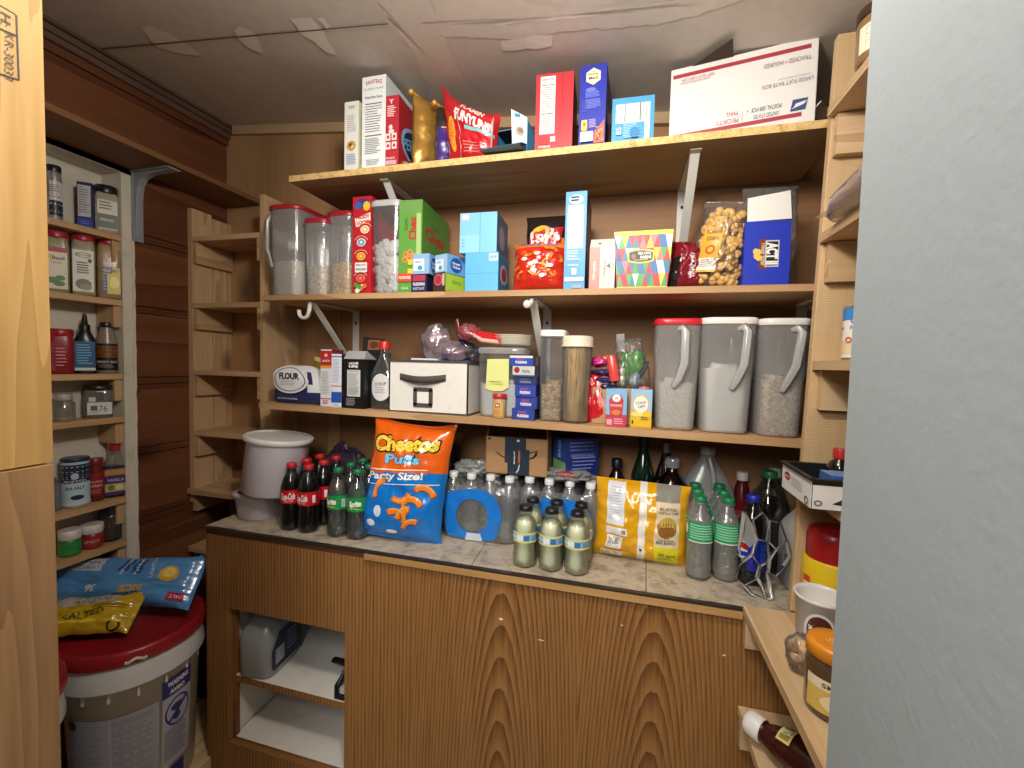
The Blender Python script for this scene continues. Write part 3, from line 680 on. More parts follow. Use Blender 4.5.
def d4(S):
    f = S['front']; nutrition(f, .12, .22, .52, .965, bg=white, seed=9); f.rect(.70, .0, .715, 1, card('a81f28')); f.rect(.08, .08, .36, .19, card('b5222b')); f.rect(.42, .11, .55, .18, card('f0d8d4')); f.text('PREMIUM', .26, .05, .3, .03, card('f4e6e0'))
carton('cracker_box', 'plain red box with a tall nutrition panel, left of the deep blue graham box', 'food box', (535.5, 572.5, 73), Y1+.012, zb, .14, 'c4303a', d4, dict(right='b22832'), yaw=.05, group=cerg)
def hexagon(f, cu, cv, ru, rv, m): f.poly([(cu+ru*math.sin(k*PI/3), cv+rv*math.cos(k*PI/3)) for k in range(6)], m)
def d5(S):
    f = S['front']; hexagon(f, .5, .86, .31, .105, card('f3e3a8')); hexagon(f, .5, .86, .28, .092, card('f6ecc4'))
    f.text('Honey', .5, .885, .42, .038, card('3b2a62')); f.text('Maid', .5, .84, .34, .038, card('3b2a62')); f.ell(.5, .915, .03, .010, card('d79a2c'))
    b = card('6a78d8'); f.ell(.42, .70, .2, .022, b)
    f.lines(.22, .60, .82, .68, 5, b, 3, .7); f.lines(.22, .46, .82, .58, 7, b, 5, .7); f.lines(.1, .42, .3, .56, 4, card('4150b0'), 6, .6)
    f.rect(.1, .21, .32, .33, card('e6cf62')); f.rect(.17, .25, .25, .30, card('9a7a20')); f.rect(.12, .19, .3, .205, card('e6cf62')); f.lines(.38, .22, .66, .33, 6, card('a99be0'), 5, .6)
    f.poly([(.58, .03), (.97, .03), (.97, .31), (.58, .16)], card('c4684e'))
    for k in range(16): r = random.Random(k); f.ell(.63+.3*r.random(), .05+.17*r.random(), .035, .012, card(('e3b18c', '8c3326', 'd98e66')[k % 3]), 8)
    f.rect(.08, .05, .56, .17, white); f.bars(.13, .06, .5, .155, 16, card('8e8ea2'))
carton('graham_cracker_box', 'deep blue graham cracker box with a cream hexagon badge', 'food box', (579, 605.5, 65), Y1+.012, zb, .16, '2632a8', d5, dict(right='1c2680', left='242e98'), yaw=-.03, group=cerg)
def d6(S):
    f = S['front']; f.rect(.09, .44, .90, .86, card('e9ecec')); 
    for k in range(20): f.k -= 0; f.rect(.12+.036*k, .47, .13+.036*k, .47+.36*(.5+.5*random.Random(k).random()), card('8a9296')) if k not in (5, 15) else f.rect(.12+.036*k, .45, .137+.036*k, .85, ink)
    f.text('85', .17, .25, .18, .12, card('cfe6f2'), rot=PI/2); f.lines(.28, .08, .7, .4, 9, card('9cd0ec'), 4, .5); f.rect(.78, .02, .9, .42, card('d9eaf0')); f.ell(.55, .2, .12, .12, card('2f83bd'))
carton('snack_box', 'squat light blue box with its printing turned sideways, left of the mailing box', 'food box', (611.5, 653.5, 97), Y1+.013, zb, .13, '4a9fd0', d6, dict(left='6d6358', top='b9c4c6'), yaw=.03, group=cerg)
# mailing box
a, b = P(669, 100, Y=Y1+.012), P(812, 90, Y=Y1+.10)
A = P(669.5, 136, Y=Y1+.060); B = P(814, 118, Y=Y1+.008); hh = P(669, 71.5, Y=Y1+.060).z-zb
w = (B.xy-A.xy).length; yw = math.atan2(B.y-A.y, B.x-A.x)
pw = card('e4e0dc'); brown = mt('kraft_board', '8a6c4c', .75); bk = mt('kraft_dark', '4a3a2a', .8)
t = thing('mailing_box', 'white postal mailing box with red stripes and upside-down print on the top shelf', 'box', (A.x, A.y, zb), yw)
mb = MB(); D = .275; h = hh
for c, d, fs in (((w/2, 0, h/2), (w, .003, h), dict(back=brown)), ((w/2, D, h/2), (w, .003, h), {}), ((0, D/2, h/2), (.003, D, h), dict(right=brown)), ((w, D/2, h/2), (.003, D, h), dict(left=brown)), ((w/2, D/2, .0015), (w, D, .003), {}), ((w/2, D/2+.02, h-.004), (w-.004, D-.05, .003), dict(top=pw))):
    mb.box(c, d, pw, faces=fs)
f = flat(mb, (0, -.0016, 0), (w, 0, 0), (0, 0, h)); st = card('a5323e'); bl = card('5a5f74'); rd = card('b5606a')
f.rect(.012, .875, .96, .925, st); f.rect(.012, .095, .92, .145, st)
f.text('UNITED STATES', .69, .185, .17, .05, bl, rot=PI, bold=.01, shear=.15); f.text('POSTAL SERVICE', .69, .27, .20, .05, bl, rot=PI, bold=.01, shear=.15); f.ell(.565, .27, .004, .012, bl)
f.rect(.528, .15, .531, .28, rd); f.text('PRIORITY', .425, .19, .16, .058, rd, rot=PI, bold=.0); f.text('MAIL', .455, .275, .085, .05, rd, rot=PI, bold=.0)
f.poly([(.845, .17), (.94, .17), (.955, .30), (.86, .30)], card('2f4a86')); f.poly([(.85, .19), (.93, .23), (.95, .27), (.88, .25), (.87, .215)], pw)
f.text('LARGE FLAT RATE BOX', .815, .52, .33, .045, card('8a8d98'), rot=PI, bold=.0); f.text('FOR DOMESTIC AND INTERNATIONAL USE', .86, .575, .2, .02, card('a0a2aa'), rot=PI, bold=0)
f.text('TRACKED • INSURED', .81, .77, .3, .048, card('9a7f88'), rot=PI, bold=.0); f.text('VISIT US AT USPS.COM', .2, .83, .24, .035, rd, rot=PI, bold=0); f.text('ORDER FREE SUPPLIES ONLINE', .18, .79, .22, .02, rd, rot=PI, bold=0)
obj('body', mb, t)
def lw(q): v = q-Vector((A.x, A.y, zb)); return Vector((v.x*math.cos(yw)+v.y*math.sin(yw), -v.x*math.sin(yw)+v.y*math.cos(yw), v.z))
tip = lw(P(733, 38, Y=1.125)); b0 = Vector((w*.13, .003, h-.002)); b1 = Vector((w*.45, .003, h-.002)); o = Vector((.0, .003, .0))
mb = MB(); mb.add([b0, b1, tip, b0+o, b1+o, tip+o], [(0, 1, 2), (5, 4, 3), (0, 3, 4, 1), (1, 4, 5, 2), (2, 5, 3, 0)], bk); obj('flap', mb, t, label='dark open flap standing up')
mb = MB(); mb.hexa([(w+.002, .01, h*.2), (w+.005, .01, h*.2), (w+.005, .2, h*.2), (w+.002, .2, h*.2), (w+.012, .01, h*.26), (w+.015, .01, h*.26), (w+.06, .2, h*.75), (w+.057, .2, h*.75)], pw); obj('side_flap', mb, t)
# ================================================================== middle shelf
zb = S2+.0003
frost = clear('frosted_plastic', 'fbfbfb', .23, .10, .10, facing=.16); frost2 = clear('clear_acrylic', 'f2f5f8', .08, .15, .05); lidred = plastic('a3242c', .35); lidwhite = plastic('e6e3dc', .35); scoopm = clear('milky_handle', 'f4f4f2', .38, .12, .12)
rice = grains('white_rice', ['efe8da', 'e4dac8', 'f6f2e8', 'd9ccb4'], 330); oats = grains('rolled_oats', ['e2cfb2', 'c9ac8a', 'efe2cc', 'a58a6c'], 150); puffs = grains('puffed_cereal', ['efe5cc', 'dccaa6', 'f6f0e0'], 120); corn = grains('golden_cereal', ['e8b96a', 'cf9a4c', 'f4d498'], 110); ohs = grains('toasted_oat_rings', ['dcb888', 'a87c4c', 'ecd2a6', 'c29866'], 110)
flourm = mt('white_flour', 'ece8df', .9, nz=.3, nscale=60)
def container(label, xc, yc, z, w, d, h, lid, fill, fm, tap=.9, e=5, neck=None, handle=None, rot=0, n=40, body=None, group='clear plastic dry food containers', cname='contents', hs=1.0, lidh=.010, pieces=None):
    t = thing('food_container', label, 'food container', (xc, yc, z), rot, group); fr = body or frost
    rings = [(.0008, w*tap*.46, d*tap*.46, e), (.004, w*tap*.49, d*tap*.49, e), (.012, w*tap*.5, d*tap*.5, e)]
    for k in (.25, .5, .75): rings.append((h*k, w*.5*(tap+(1-tap)*k), d*.5*(tap+(1-tap)*k), e))
    if neck: rings += [(h*(1-neck)-.004, rings[-1][1], rings[-1][2], e), (h*(1-neck), w*.47, d*.47, e), (h*(1-neck)+.006, w*.5, d*.5, e)]
    rings.append((h-.006, w*.5, d*.5, e))
    mb = MB(); mb.loft(rings, fr, n, (True, False)); obj('body', mb, t)
    mb = MB(); mb.loft([(h-.009, w*.515, d*.515, e), (h-.003, w*.525, d*.52, e), (h+lidh*.4, w*.525, d*.52, e), (h+lidh*.75, w*.50, d*.50, e), (h+lidh*.8, w*.46, d*.46, e), (h+lidh*.55, w*.44, d*.44, e)], lid, n); obj('lid', mb, t)
    if fill:
        mb = MB(); H_ = h*fill; q = .965
        def R(k): return (w*.5*(tap+(1-tap)*k)*q-.001, d*.5*(tap+(1-tap)*k)*q-.001)
        rr = [(.003,)+R(0)+(e,)]+[(H_*k,)+R(fill*k)+(e,) for k in (.3, .6, .9, 1)]
        mb.loft(rr, fm, n, (True, False)); vs = [(0, 0, H_+.012)]; fs = []
        ring0 = mb.v[-n:]
        mid = [(x*.55, y*.55, H_+.009+.012*noise.noise(Vector((x*40, y*40, 2)))) for x, y, zz in ring0]
        mb.add(list(ring0)+mid+vs, [(i, (i+1) % n, n+(i+1) % n, n+i) for i in range(n)]+[(n+i, n+(i+1) % n, 2*n) for i in range(n)], fm, True)
        obj(cname, mb, t, kind='stuff')
    if handle: handle(t, w, d, h, scoopm)
    return t
def side_handle(t, w, d, h, m):             # moulded jug handle on the left corner
    mb = MB(); x = -w*.5
    mb.tube([(x+.012, -d*.3, h*.93), (x-.004, -d*.38, h*.93), (x-.012, -d*.40, h*.86), (x-.012, -d*.40, h*.55), (x+.004, -d*.42, h*.45), (x+.022, -d*.46, h*.32)], .0095, m, n=10); obj('handle', mb, t)
def front_handle(u, tilt=0):
    def g(t, w, d, h, m):
        mb = MB(); y = -d*.5
        mb.tube([(u*w-.012, y+.004, h*.93), (u*w, y-.006, h*.94), (u*w+.008, y-.010, h*.90), (u*w+.008+tilt, y-.010, h*.62), (u*w+tilt*1.5-.004, y-.006, h*.48), (u*w-.016+tilt, y+.004, h*.40)], [.008, .011, .0125, .0125, .0115, .008], m, n=10, flat=.6); obj('handle', mb, t)
    return g
def cpos(x0, x1, yt, Y, z): a, b = span(x0, x1, (yt+300)/2, Y); return (a+b)/2, b-a, P((x0+x1)/2, yt, Y).z-z
x, w, h = cpos(270, 302, 209, 1.235, zb); container('tall jug-handled container of rice with a dark red lid, leftmost on the middle shelf', x+.006, 1.235+.075, zb, w, .20, h, lidred, .40, rice, .93, 5, handle=side_handle, cname='rice')
x, w, h = cpos(301.5, 325, 220, 1.21, zb); container('narrow red-lidded container of puffed rice beside the jug-handled one', x, 1.21+.045, zb, w*1.0, .09, h, lidred, .38, puffs, .86, 4, neck=.16, cname='cereal')
x, w, h = cpos(325.5, 350, 213, 1.235, zb); container('red-lidded container of golden cereal left of the red loops cereal box', x, 1.235+.055, zb, w*1.12, .11, h, lidred, .40, corn, .86, 4, neck=.16, cname='cereal')
def d7(S):
    f = S['front']; f.ell(.55, .93, .42, .05, card('5a2f7a'), 10); f.ell(.75, .9, .2, .05, card('e2c23c'), 8); f.ell(.3, .91, .2, .04, card('3a62b0'), 8)
    f.poly([(.12, .78), (.95, .83), (.97, .75), (.2, .69)], card('f6f1e2')); f.text('FROOT', .55, .79, .72, .042, card('c21f2c'), bold=.06, rot=.03); f.text('LOOPS', .58, .735, .7, .042, card('d9582a'), bold=.06, rot=.03)
    for v, c, s in ((.66, 'e9c78a', 'f3e6c8'), (.53, '7aa7b4', 'e8f0ee'), (.385, 'e2a12e', 'f0c860'), (.16, 'd9503e', 'e88a7a')):
        u = .68 if v > .6 else .5; f.ell(u, v, .24, .042, card(s)); f.ell(u, v, .2, .034, card(c)); f.ell(u, v, .07, .013, card(s)); f.ring(u, v+.012, .36, .055, .88, card('f0b8ac'), a0=.2, a1=2.9)
    f.rect(.2, .22, .85, .32, white); f.text('MADE WITH', .52, .295, .5, .02, ink); f.text('WHOLE GRAIN', .52, .25, .55, .024, ink, bold=.03)
    for k in range(9): r = random.Random(k+4); f.ell(.1+.8*r.random(), .02+.07*r.random(), .12, .025, card(('4f9a3c', 'e8e0d0', 'd9703a', 'f2f0ea')[k % 4]), 10)
carton('cereal_box', 'narrow red fruit loop cereal box seen edge-on between two clear containers', 'food box', (352.5, 371, 196.5), 1.203, zb, .20, 'c0202b', d7, group='food boxes on the middle shelf')
# frosted cereal container
x, w, h = cpos(368, 400, 203, 1.198, zb)
t = container('square clear container with gray lid full of frosted cereal squares', x, 1.198+.075, zb, w, .15, h, plastic('b9bbbd', .35), 0, None, .86, 5, body=frost2, lidh=.014)
mb = MB(); r = random.Random(5); fm = mt('frosted_cereal', 'eee6dc', .85, nz=.8, nscale=160, var=.12)
for k in range(150):
    q = r.random(); z = .012+q*h*.55; s = .44*(.86+.14*z/h); side = r.random()
    px_, py_ = r.uniform(-1, 1)*w*s*.9, (-.15*s+.012 if side < .6 else r.uniform(-1, 1)*.15*s*.9)
    mb.blob((px_, py_, z), (.013, .012, .012), fm, .25, 2.2, k, 10, 7)
obj('frosted_cereal', mb, t, kind='stuff')
def chex(S):
    f = S['front']; f.rect(0, .86, 1, 1, card('6d9a4c')); f.text('Chex', .62, .66, .60, .17, card('b83028'), rot=PI/2, bold=.05) if 0 else None
    f.text('Chex', .58, .68, .28*1.0, 1, card('b83028')) if 0 else None
    f.text('Chex', .60, .70, .27/ f.w*f.h*.95, .10, card('b5302a'), rot=PI/2, bold=.045); f.text('Corn', .30, .74, .13/f.w*f.h, .045, card('3f6b2c'), rot=PI/2, bold=.03)
    for u, v in ((.30, .42), (.5, .44), (.28, .36), (.48, .37), (.66, .40)): f.ell(u, v, .13, .035, card('d99a4a'), 6); f.ell(u, v, .08, .02, card('b87430'), 6)
    f.rect(.42, .30, .75, .36, card('e0c32e')); f.rect(.42, .20, .75, .26, card('e6cf3a')); f.rect(.0, .12, .6, .21, card('d8502c')); f.text('GLUTEN FREE', .3, .165, .5, .03, white, bold=.03); f.text('365', .3, .05, .3, .03, card('c8e0b0'))
    f.rect(.78, .0, .98, .85, card('a9c77e'))
    g = S['right']; g.text('Corn', .45, .80, .30, .06, card('3c6a30'), bold=.03); g.text('Chex', .47, .68, .74, .14, card('b5302a'), bold=.05); g.rect(.1, .2, .9, .46, card('8f3a30')); g.ell(.45, .36, .38, .13, card('3a2c24')); g.ell(.45, .35, .33, .11, card('e9e2d4')); g.lines(.5, .4, .9, .5, 3, card('d8c0a8'), 3, .4)
    S['top'].rect(.1, .1, .9, .9, card('86a870')); S['top'].text('Chex', .5, .5, .7, .3, card('e8ded0'))
carton('cereal_box', 'green corn cereal box turned to show its red-lettered right side', 'food box', (399, 421.5, 200), 1.203, zb, .23, '5f9e3d', chex, dict(right='4f8f34', top='6d9050'), yaw=.06, group='food boxes on the middle shelf')
# stack of four small boxes in front of the green box
def gv(S):
    f = S['front']; f.rect(.05, .15, .7, .75, white); f.ell(.45, .3, .15, .12, sky); f.text('GREAT', .35, .6, .4, .12, card('5a8fc8'))
    g = S['right']; g.ell(.38, .48, .25, .40, card('1f55a8')); g.text('Great', .38, .58, .34, .14, white, bold=.03); g.text('Value', .38, .38, .34, .14, white, bold=.03); g.rect(.75, 0, 1, 1, card('86b8de'))
    S['top'].rect(.1, .1, .9, .9, card('a9cdea'))
smg = 'small stacked boxes in front of the green cereal box'
def bb(name, label, c, d, cols, deco, yaw=0):
    mb = MB(); w, dd, h = d; mb.box((0, dd/2, h/2), (w, dd, h), card(cols[0]), faces=dict(right=card(cols[1]), top=card(cols[2])))
    deco(box_faces(mb, w, dd, h)); return single(name, mb, label, 'food box', c, yaw, smg)
def spx(x0, x1, Y, yt, yb): a, b = span(x0, x1, (yt+yb)/2, Y); return (a+b)/2, b-a, P((x0+x1)/2, yt, Y).z-P((x0+x1)/2, yb, Y).z
Yk = 1.194
x, w, h = spx(411, 427, Yk, 273, 291); h1 = h
def dn(S): S['front'].rect(.1, .62, .9, .95, card('b83a50')); S['front'].text('PUDDING', .5, .45, .75, .18, white, rot=0, bold=.03); S['front'].text('INSTANT', .5, .2, .75, .16, card('c0c4dc'))
bb('pudding_box', 'small navy and pink pudding box at the bottom left of the small stack', (x, Yk, zb), (w, .075, h), ('2b2750', '1e1b3c', '3b3660'), dn, -.06)
def db(S): S['front'].ell(.42, .62, .35, .3, card('d9626c')); S['front'].ell(.42, .62, .26, .22, card('b03848')); S['front'].rect(.75, .3, .95, .9, card('c9b8a0')); S['right'].rect(.05, .12, .95, .95, card('a2c23c')); S['right'].lines(.3, .4, .7, .6, 2, card('5a7a2c'), 2, .4)
x, w, h = spx(430, 446, Yk, 271, 290.5)
bb('gelatin_box', 'small brown and lime green box at the bottom right of the small stack', (x+.004, Yk, zb), (w, .095, h), ('4a332c', '8fae3c', '9cb84c'), db, -.38)
x, w, h = spx(414.5, 431.5, Yk+.003, 249, 269)
bb('gelatin_box', 'small white-fronted pale blue box at the top left of the small stack', (x-.004, Yk-.002, zb+h1+.0005), (w, .08, h), ('8fb8e0', '7aaada', 'a9cdea'), gv, -.05)
x, w, h = spx(432, 447, Yk+.003, 251, 270)
bb('gelatin_box', 'pale blue box with a round dark blue badge on the small stack', (x+.006, Yk+.002, zb+h1+.0005), (w*1.05, .10, h), ('9cc4e8', '6ea6dc', 'a9cdea'), gv, -.38)
# light blue carton pair
def dl1(S):
    f = S['front']; f.rect(.54, 0, .56, 1, card('5aa0cc')); f.rect(.0, 0, .54, .45, card('8cc9ea')); f.rect(.03, .80, .26, .98, card('b8bcd8')); f.text('50', .16, .89, .14, .1, white, bold=.03); f.lines(.06, .1, .14, .35, 3, card('6aaed4'), 2, .5); S['right'].ell(.45, .45, .25, .3, card('9a9ab8'))
def dl2(S):
    f = S['front']; f.rect(0, .46, 1, .475, card('4a97c8')); f.rect(.72, .78, .98, .97, card('cfe2ee')); f.text('009', .85, .875, .2, .09, card('5a98c0'), bold=.03); g = S['right']; g.ell(.5, .5, .33, .26, card('c8c8dc')); g.ell(.5, .5, .22, .18, card('b03a50'))
lb = 'light blue cartons stacked on the middle shelf'
x, w, h2 = spx(466, 499, 1.21, 251, 290)
carton('sandwich_bag_box', 'light blue carton at the bottom of the stacked pair', 'box', (465, 498, 252.5), 1.205, zb, .115, '5fb2e2', dl2, dict(right='3f7fb4', top='9ad0ee'), group=lb)
top2 = P(481, 252.5, Y=1.205).z+.0005
carton('sandwich_bag_box', 'light blue carton resting on top of the stacked pair', 'box', (460, 496.5, 212.5), 1.205, top2, .13, '7cc0e6', dl1, dict(right='3a5f84', top='a9d6f0'), yaw=.03, group=lb)
# chip bags
def orange_curls(f, n, u0, v0, u1, v1, seed, cols=('e8842a', 'f0a04a', 'c65a1c')):
    r = random.Random(seed)
    for k in range(n):
        u, v = u0+(u1-u0)*r.random(), v0+(v1-v0)*r.random(); a = r.random()*6; s = .09+.03*r.random()
        f.ring(u, v, s*1.5, s, .62, film(cols[2]), 12, a, a+2.0); f.k -= 1; f.ring(u, v+.008, s*1.5, s, .68, film(cols[k % 2]), 12, a+.05, a+1.95)
a, b = span(526, 567, 230, 1.285); mb = MB(); h = P(546, 215, Y=1.285).z-zb
f = bag(mb, (b-a)*1.05, h, .07, film('231d1c'), None, 3, .005); f.poly([(.02, .50), (.95, .60), (.95, .70), (.05, .60)], film('d98a2c')); f.ell(.5, .68, .40, .15, film('c02428')); f.ell(.42, .72, .30, .13, film('d9b23a')); f.poly([(.05, .56), (.88, .62), (.92, .84), (.16, .76)], film('b3202a')); f.text("Lay's", .5, .70, .72, .20, film('f4f0ea'), bold=.05, rot=.08)
single('chip_bag', mb, 'black potato chip bag with a red banner behind the orange-red bag', 'snack bag', ((a+b)/2, 1.30, zb), 0, 'snack bags on the middle shelf')
a, b = span(509, 565, 265, 1.205); mb = MB(); h = P(537, 240, Y=1.225).z-zb
f = bag(mb, (b-a), h, .085, film('c42a1a'), lambda u, v: film('dd7a26') if v > .84 else None, 5, .006)
f.text('CHEESE', .5, .93, .7, .08, film('4a6ab8'), bold=.05, rot=PI); f.k = 2; orange_curls(f, 16, .15, .22, .85, .80, 5)
for k in range(7): r = random.Random(k+40); f.ell(.2+.6*r.random(), .25+.5*r.random(), .06, .04, film('f0e8e0'), 9)
single('chip_bag', mb, 'orange-red cheese snack bag standing upside down before the black chip bag', 'snack bag', ((a+b)/2+.002, 1.245, zb), (-.12, 0, .03), 'snack bags on the middle shelf')
def d8(S):
    f = S['front']; f.ell(.5, .92, .34, .05, card('a8d2ee')); f.lines(.25, .89, .75, .95, 2, card('e8f2f8'), 4, .5); nutrition(f, .12, .42, .86, .86, bg=white, seed=12); f.lines(.12, .29, .8, .40, 7, card('bfe0f2'), 4, .5)
    f.text('Pillsbury', .45, .245, .5, .022, white); f.rect(.38, .15, .6, .215, white); f.rect(.05, .08, .95, .12, card('e4ecf0')); f.rect(.4, .01, .85, .04, card('8a98a4'))
carton('baking_mix_box', 'tall narrow bright blue box between the orange-red bag and pink carton', 'food box', (564.5, 585.5, 191.5), 1.198, zb, .15, '2f8fd6', d8, dict(right='2a3c58'), group='food boxes on the middle shelf')
# pink and cream carton with folded top
a, b = span(589.5, 615, 262, 1.205); w = b-a; h = P(602, 247, Y=1.205).z-zb
t = thing('broth_carton', 'pink and cream carton with a flat folded top beside the diamond-pattern box', 'food box', ((a+b)/2, 1.205, zb), 0, 'food boxes on the middle shelf')
mb = MB(); mb.box((0, .04, h/2), (w, .08, h), card('b5776a')); f = flat(mb, (-w/2, 0, 0), (w, 0, 0), (0, 0, h)); f.rect(.42, 0, 1, 1, card('ddd0b8')); f.text('Organic', .20, .45, .55/w*h*.8, .10, card('ecdcd0'), rot=PI/2); f.text('Organics', .60, .5, .8/w*h*.5, .09, card('4a4238'), rot=-PI/2); f.poly([(.66, .55), (.82, .62), (.82, .48)], card('3f3a34')); f.ring(.86, .55, .09, .06, .7, card('3f3a34'), a0=-1.4, a1=1.4); obj('body', mb, t)
mb = MB(); mb.hexa([(-w/2, .0, h), (w/2, 0, h), (w/2, .08, h), (-w/2, .08, h), (-w/2+.001, .022, h+.027), (w/2-.001, .022, h+.027), (w/2-.001, .03, h+.027), (-w/2+.001, .03, h+.027)], card('d8d4cc')); ft = flat(mb, (-w/2, 0, h), (w, 0, 0), (0, .022, .027)); ft.ell(.38, .45, .05, .09, ink); obj('folded_top', mb, t)
# diamond patterned box
a, b = span(614.5, 673.5, 231, 1.205); w = b-a; h = P(644, 231, Y=1.205).z-zb; w2 = span(618, 668, 280, 1.205); w2 = w2[1]-w2[0]
mb = MB(); ym = card('e2dc3a')
mb.hexa([(-w2/2, 0, 0), (w2/2, 0, 0), (w2/2, .07, 0), (-w2/2, .07, 0), (-w/2, -.004, h), (w/2, -.004, h), (w/2, .075, h), (-w/2, .075, h)], ym)
f = Face(mb, lambda u, v, k: Vector(((u-.5)*(w2+(w-w2)*v), -.004*v-k, h*v)), w, h)
cols = ['3f6fa8', 'c8323c', '4f9a4c', 'f0eee4', 'e2dc3a', '34508a', 'e07a7c', 'c02c3c', '57a050', '3a7a8c']
r = random.Random(11); nx, ny = 8, 4; v0, v1 = .03, .925
for j in range(ny):
    for i in range(-1, 2*nx):
        ua, ub, um = (i*.5)/nx, (i*.5+1)/nx, (i*.5+.5)/nx; zA, zB = v0+(v1-v0)*j/ny, v0+(v1-v0)*(j+1)/ny
        if (i+j) % 2 == 0: tri = [(ua, zA), (ub, zA), (um, zB)]
        else: tri = [(ua, zB), (um, zA), (ub, zB)]
        tri = [(min(1, max(0, p)), q) for p, q in tri]; f.k = 0; f.tris(tri, [(0, 1, 2)], card(r.choice(cols)))
f.k = 1; oval = lambda ru, rv, m: f.poly([(.47+ru*max(-1, min(1, 1.35*math.cos(q))), .56+rv*math.sin(q)) for q in [i*PI/14 for i in range(28)]], m)
oval(.24, .125, ym); oval(.215, .10, card('2f231f')); f.text('MILK CHOC', .54, .61, .24, .05, white, bold=.03); f.text('RAISINS', .56, .54, .2, .055, white, bold=.03); f.ell(.34, .55, .04, .05, card('8a5a4a')); f.rect(.35, .485, .6, .5, card('c8b060'))
single('candy_box', mb, 'flared box patterned with bright multicoloured diamonds and a dark oval label', 'food box', ((a+b)/2, 1.205, zb), 0, 'food boxes on the middle shelf')
# maroon snack mix bag
a, b = span(669, 703, 262, 1.215); mb = MB(); h = P(688, 237, Y=1.23).z-zb; mar = film('7a1626')
f = bag(mb, (b-a)*1.12, h, .08, mar, lambda u, v: film('1d1a1c') if u < .22 and v < .6 else (film('6d6468') if (v > .8 and u > .6) else None), 8, .008)
f.text('SNACK MIX', .55, .45, .62, .10, film('e8dcd8'), rot=PI/2, bold=.02); f.ell(.16, .22, .09, .09, film('2a2a2a')); f.text('Munchies', .8, .35, .5, .09, film('c8a0a8'), rot=PI/2+.2)
single('snack_mix_bag', mb, 'dark maroon snack mix bag slumped left of the clear bag of nuts', 'snack bag', ((a+b)/2+.004, 1.25, zb), (-.18, .1, .1), 'snack bags on the middle shelf')
# clear bag of nuts
wrap = clear('clear_bag_film', 'f4f2ee', .03, .16, .12, nz=.9, nscale=22)
a, b = span(697, 742, 240, 1.21); w = b-a; h = P(722, 200, Y=1.23).z-zb
t = thing('nut_bag', 'clear bag packed with yellow corn nuts and a gold paper label', 'snack bag', ((a+b)/2, 1.245, zb), (0, .10, -.1), 'snack bags on the middle shelf')
mb = MB(); bag(mb, w*1.02, h, .085, wrap, None, 12, .006, crimp=.06); obj('clear_bag', mb, t)
mb = MB(); r = random.Random(3); nm = mt('corn_nuts', 'd2a662', .5, nz=.3, nscale=60, var=.2)
for k in range(210):
    v = r.random(); u = r.uniform(-1, 1); z = .014+v*h*.80; lim = (1-abs(2*z/h-1)**3)**.5
    th = .034*max(.15, (1-abs(u)**2.6))**.55*lim; s = -1 if r.random() < .8 else r.uniform(-1, 1)
    mb.blob((u*w*.44, s*th, z), (.011, .009, .010), nm, .15, 2, k, 9, 6)
obj('corn_nuts', mb, t, kind='stuff')
mb = MB(); yl = card('d9a63a')
fb = Face(mb, lambda u, v, k: Vector(((u-.5)*w*.42-w*.24+(v-.5)*.012, -.0435+.022*(abs((u-.5)*.46-.20)*2)**2-k+.004*math.sin(v*9), h*(.16+.62*v))), w*.46, h*.62, .012)
fb.rect(0, 0, 1, 1, yl); fb.rect(0, .04, 1, .26, card('e4e0d6')); fb.text('CORN NUTS', .5, .66, .55*h/w, .40, card('7a4a18'), rot=PI/2-.1, bold=.03) if 0 else fb.text('Toasted', .5, .74, .8, .09, card('8a5a1c')); fb.text('CORN', .5, .60, .62, .07, card('6a4418'), bold=.03); fb.ell(.5, .40, .25, .08, card('c85a1c')); fb.ell(.5, .40, .14, .045, card('e8b24a')); fb.lines(.12, .08, .88, .23, 4, card('8c8880'), 3, .4)
obj('paper_label', mb, t)
# popcorn box inside its torn clear wrapper
pb0 = P(742.5, 281, Y=1.205); pb1 = P(789, 281, Y=1.205); w = pb1.x-pb0.x; h = P(766, 221, Y=1.205).z-zb
t = thing('popcorn_box', 'royal blue popcorn box with a white flap sticking up', 'food box', ((pb0.x+pb1.x)/2, 1.205, zb), .04, 'food boxes on the middle shelf')
mb = MB(); mb.box((0, .05, h/2), (w, .10, h), card('2238b4')); f = flat(mb, (-w/2, 0, 0), (w, 0, 0), (0, 0, h))
f.text('Buttery Flavor', .40, .47, .5*h/w, .06, card('b8c0e0'), rot=-PI/2) if 0 else None
f.rect(.33, .26, .52, .72, card('7a3a22')); f.rect(.46, .29, .76, .70, card('c8ccd4')); f.rect(.49, .31, .735, .68, card('1c1c24')); f.text('ACT II', .61, .495, .34*h/w, .17, white, rot=-PI/2, bold=.06); f.text('Theater Butter', .425, .49, .36*h/w, .07, card('e0c8a0'), rot=-PI/2)
for q in ((.27, .46), (.31, .52), (.25, .53), (.32, .43)): f.ell(q[0], q[1], .065, .05, card('e8c464'), 9)
obj('body', mb, t)
mb = MB(); mb.hexa([(-w*.46, .001, h), (w*.5, .001, h+.004), (w*.5, .004, h+.004), (-w*.46, .004, h), (-w*.44, .012, h+.062), (w*.48, .012, h+.076), (w*.48, .015, h+.076), (-w*.44, .015, h+.062)], card('e9e6e0')); ff = flat(mb, (-w*.44, .0112, h+.01), (w*.9, 0, .004), (0, .001, .056)); ff.lines(.45, .35, .75, .75, 5, card('b8b4ae'), 3, .2); obj('flap', mb, t, label='white cardboard flap')
mb = MB(); wrapd = clear('thin_wrap', 'efeeec', .07, .22, .1, nz=1.0, nscale=16)
bag(mb, w*1.28, P(766, 184, Y=1.26).z-zb, .13, wrapd, None, 15, .012, crimp=.03)
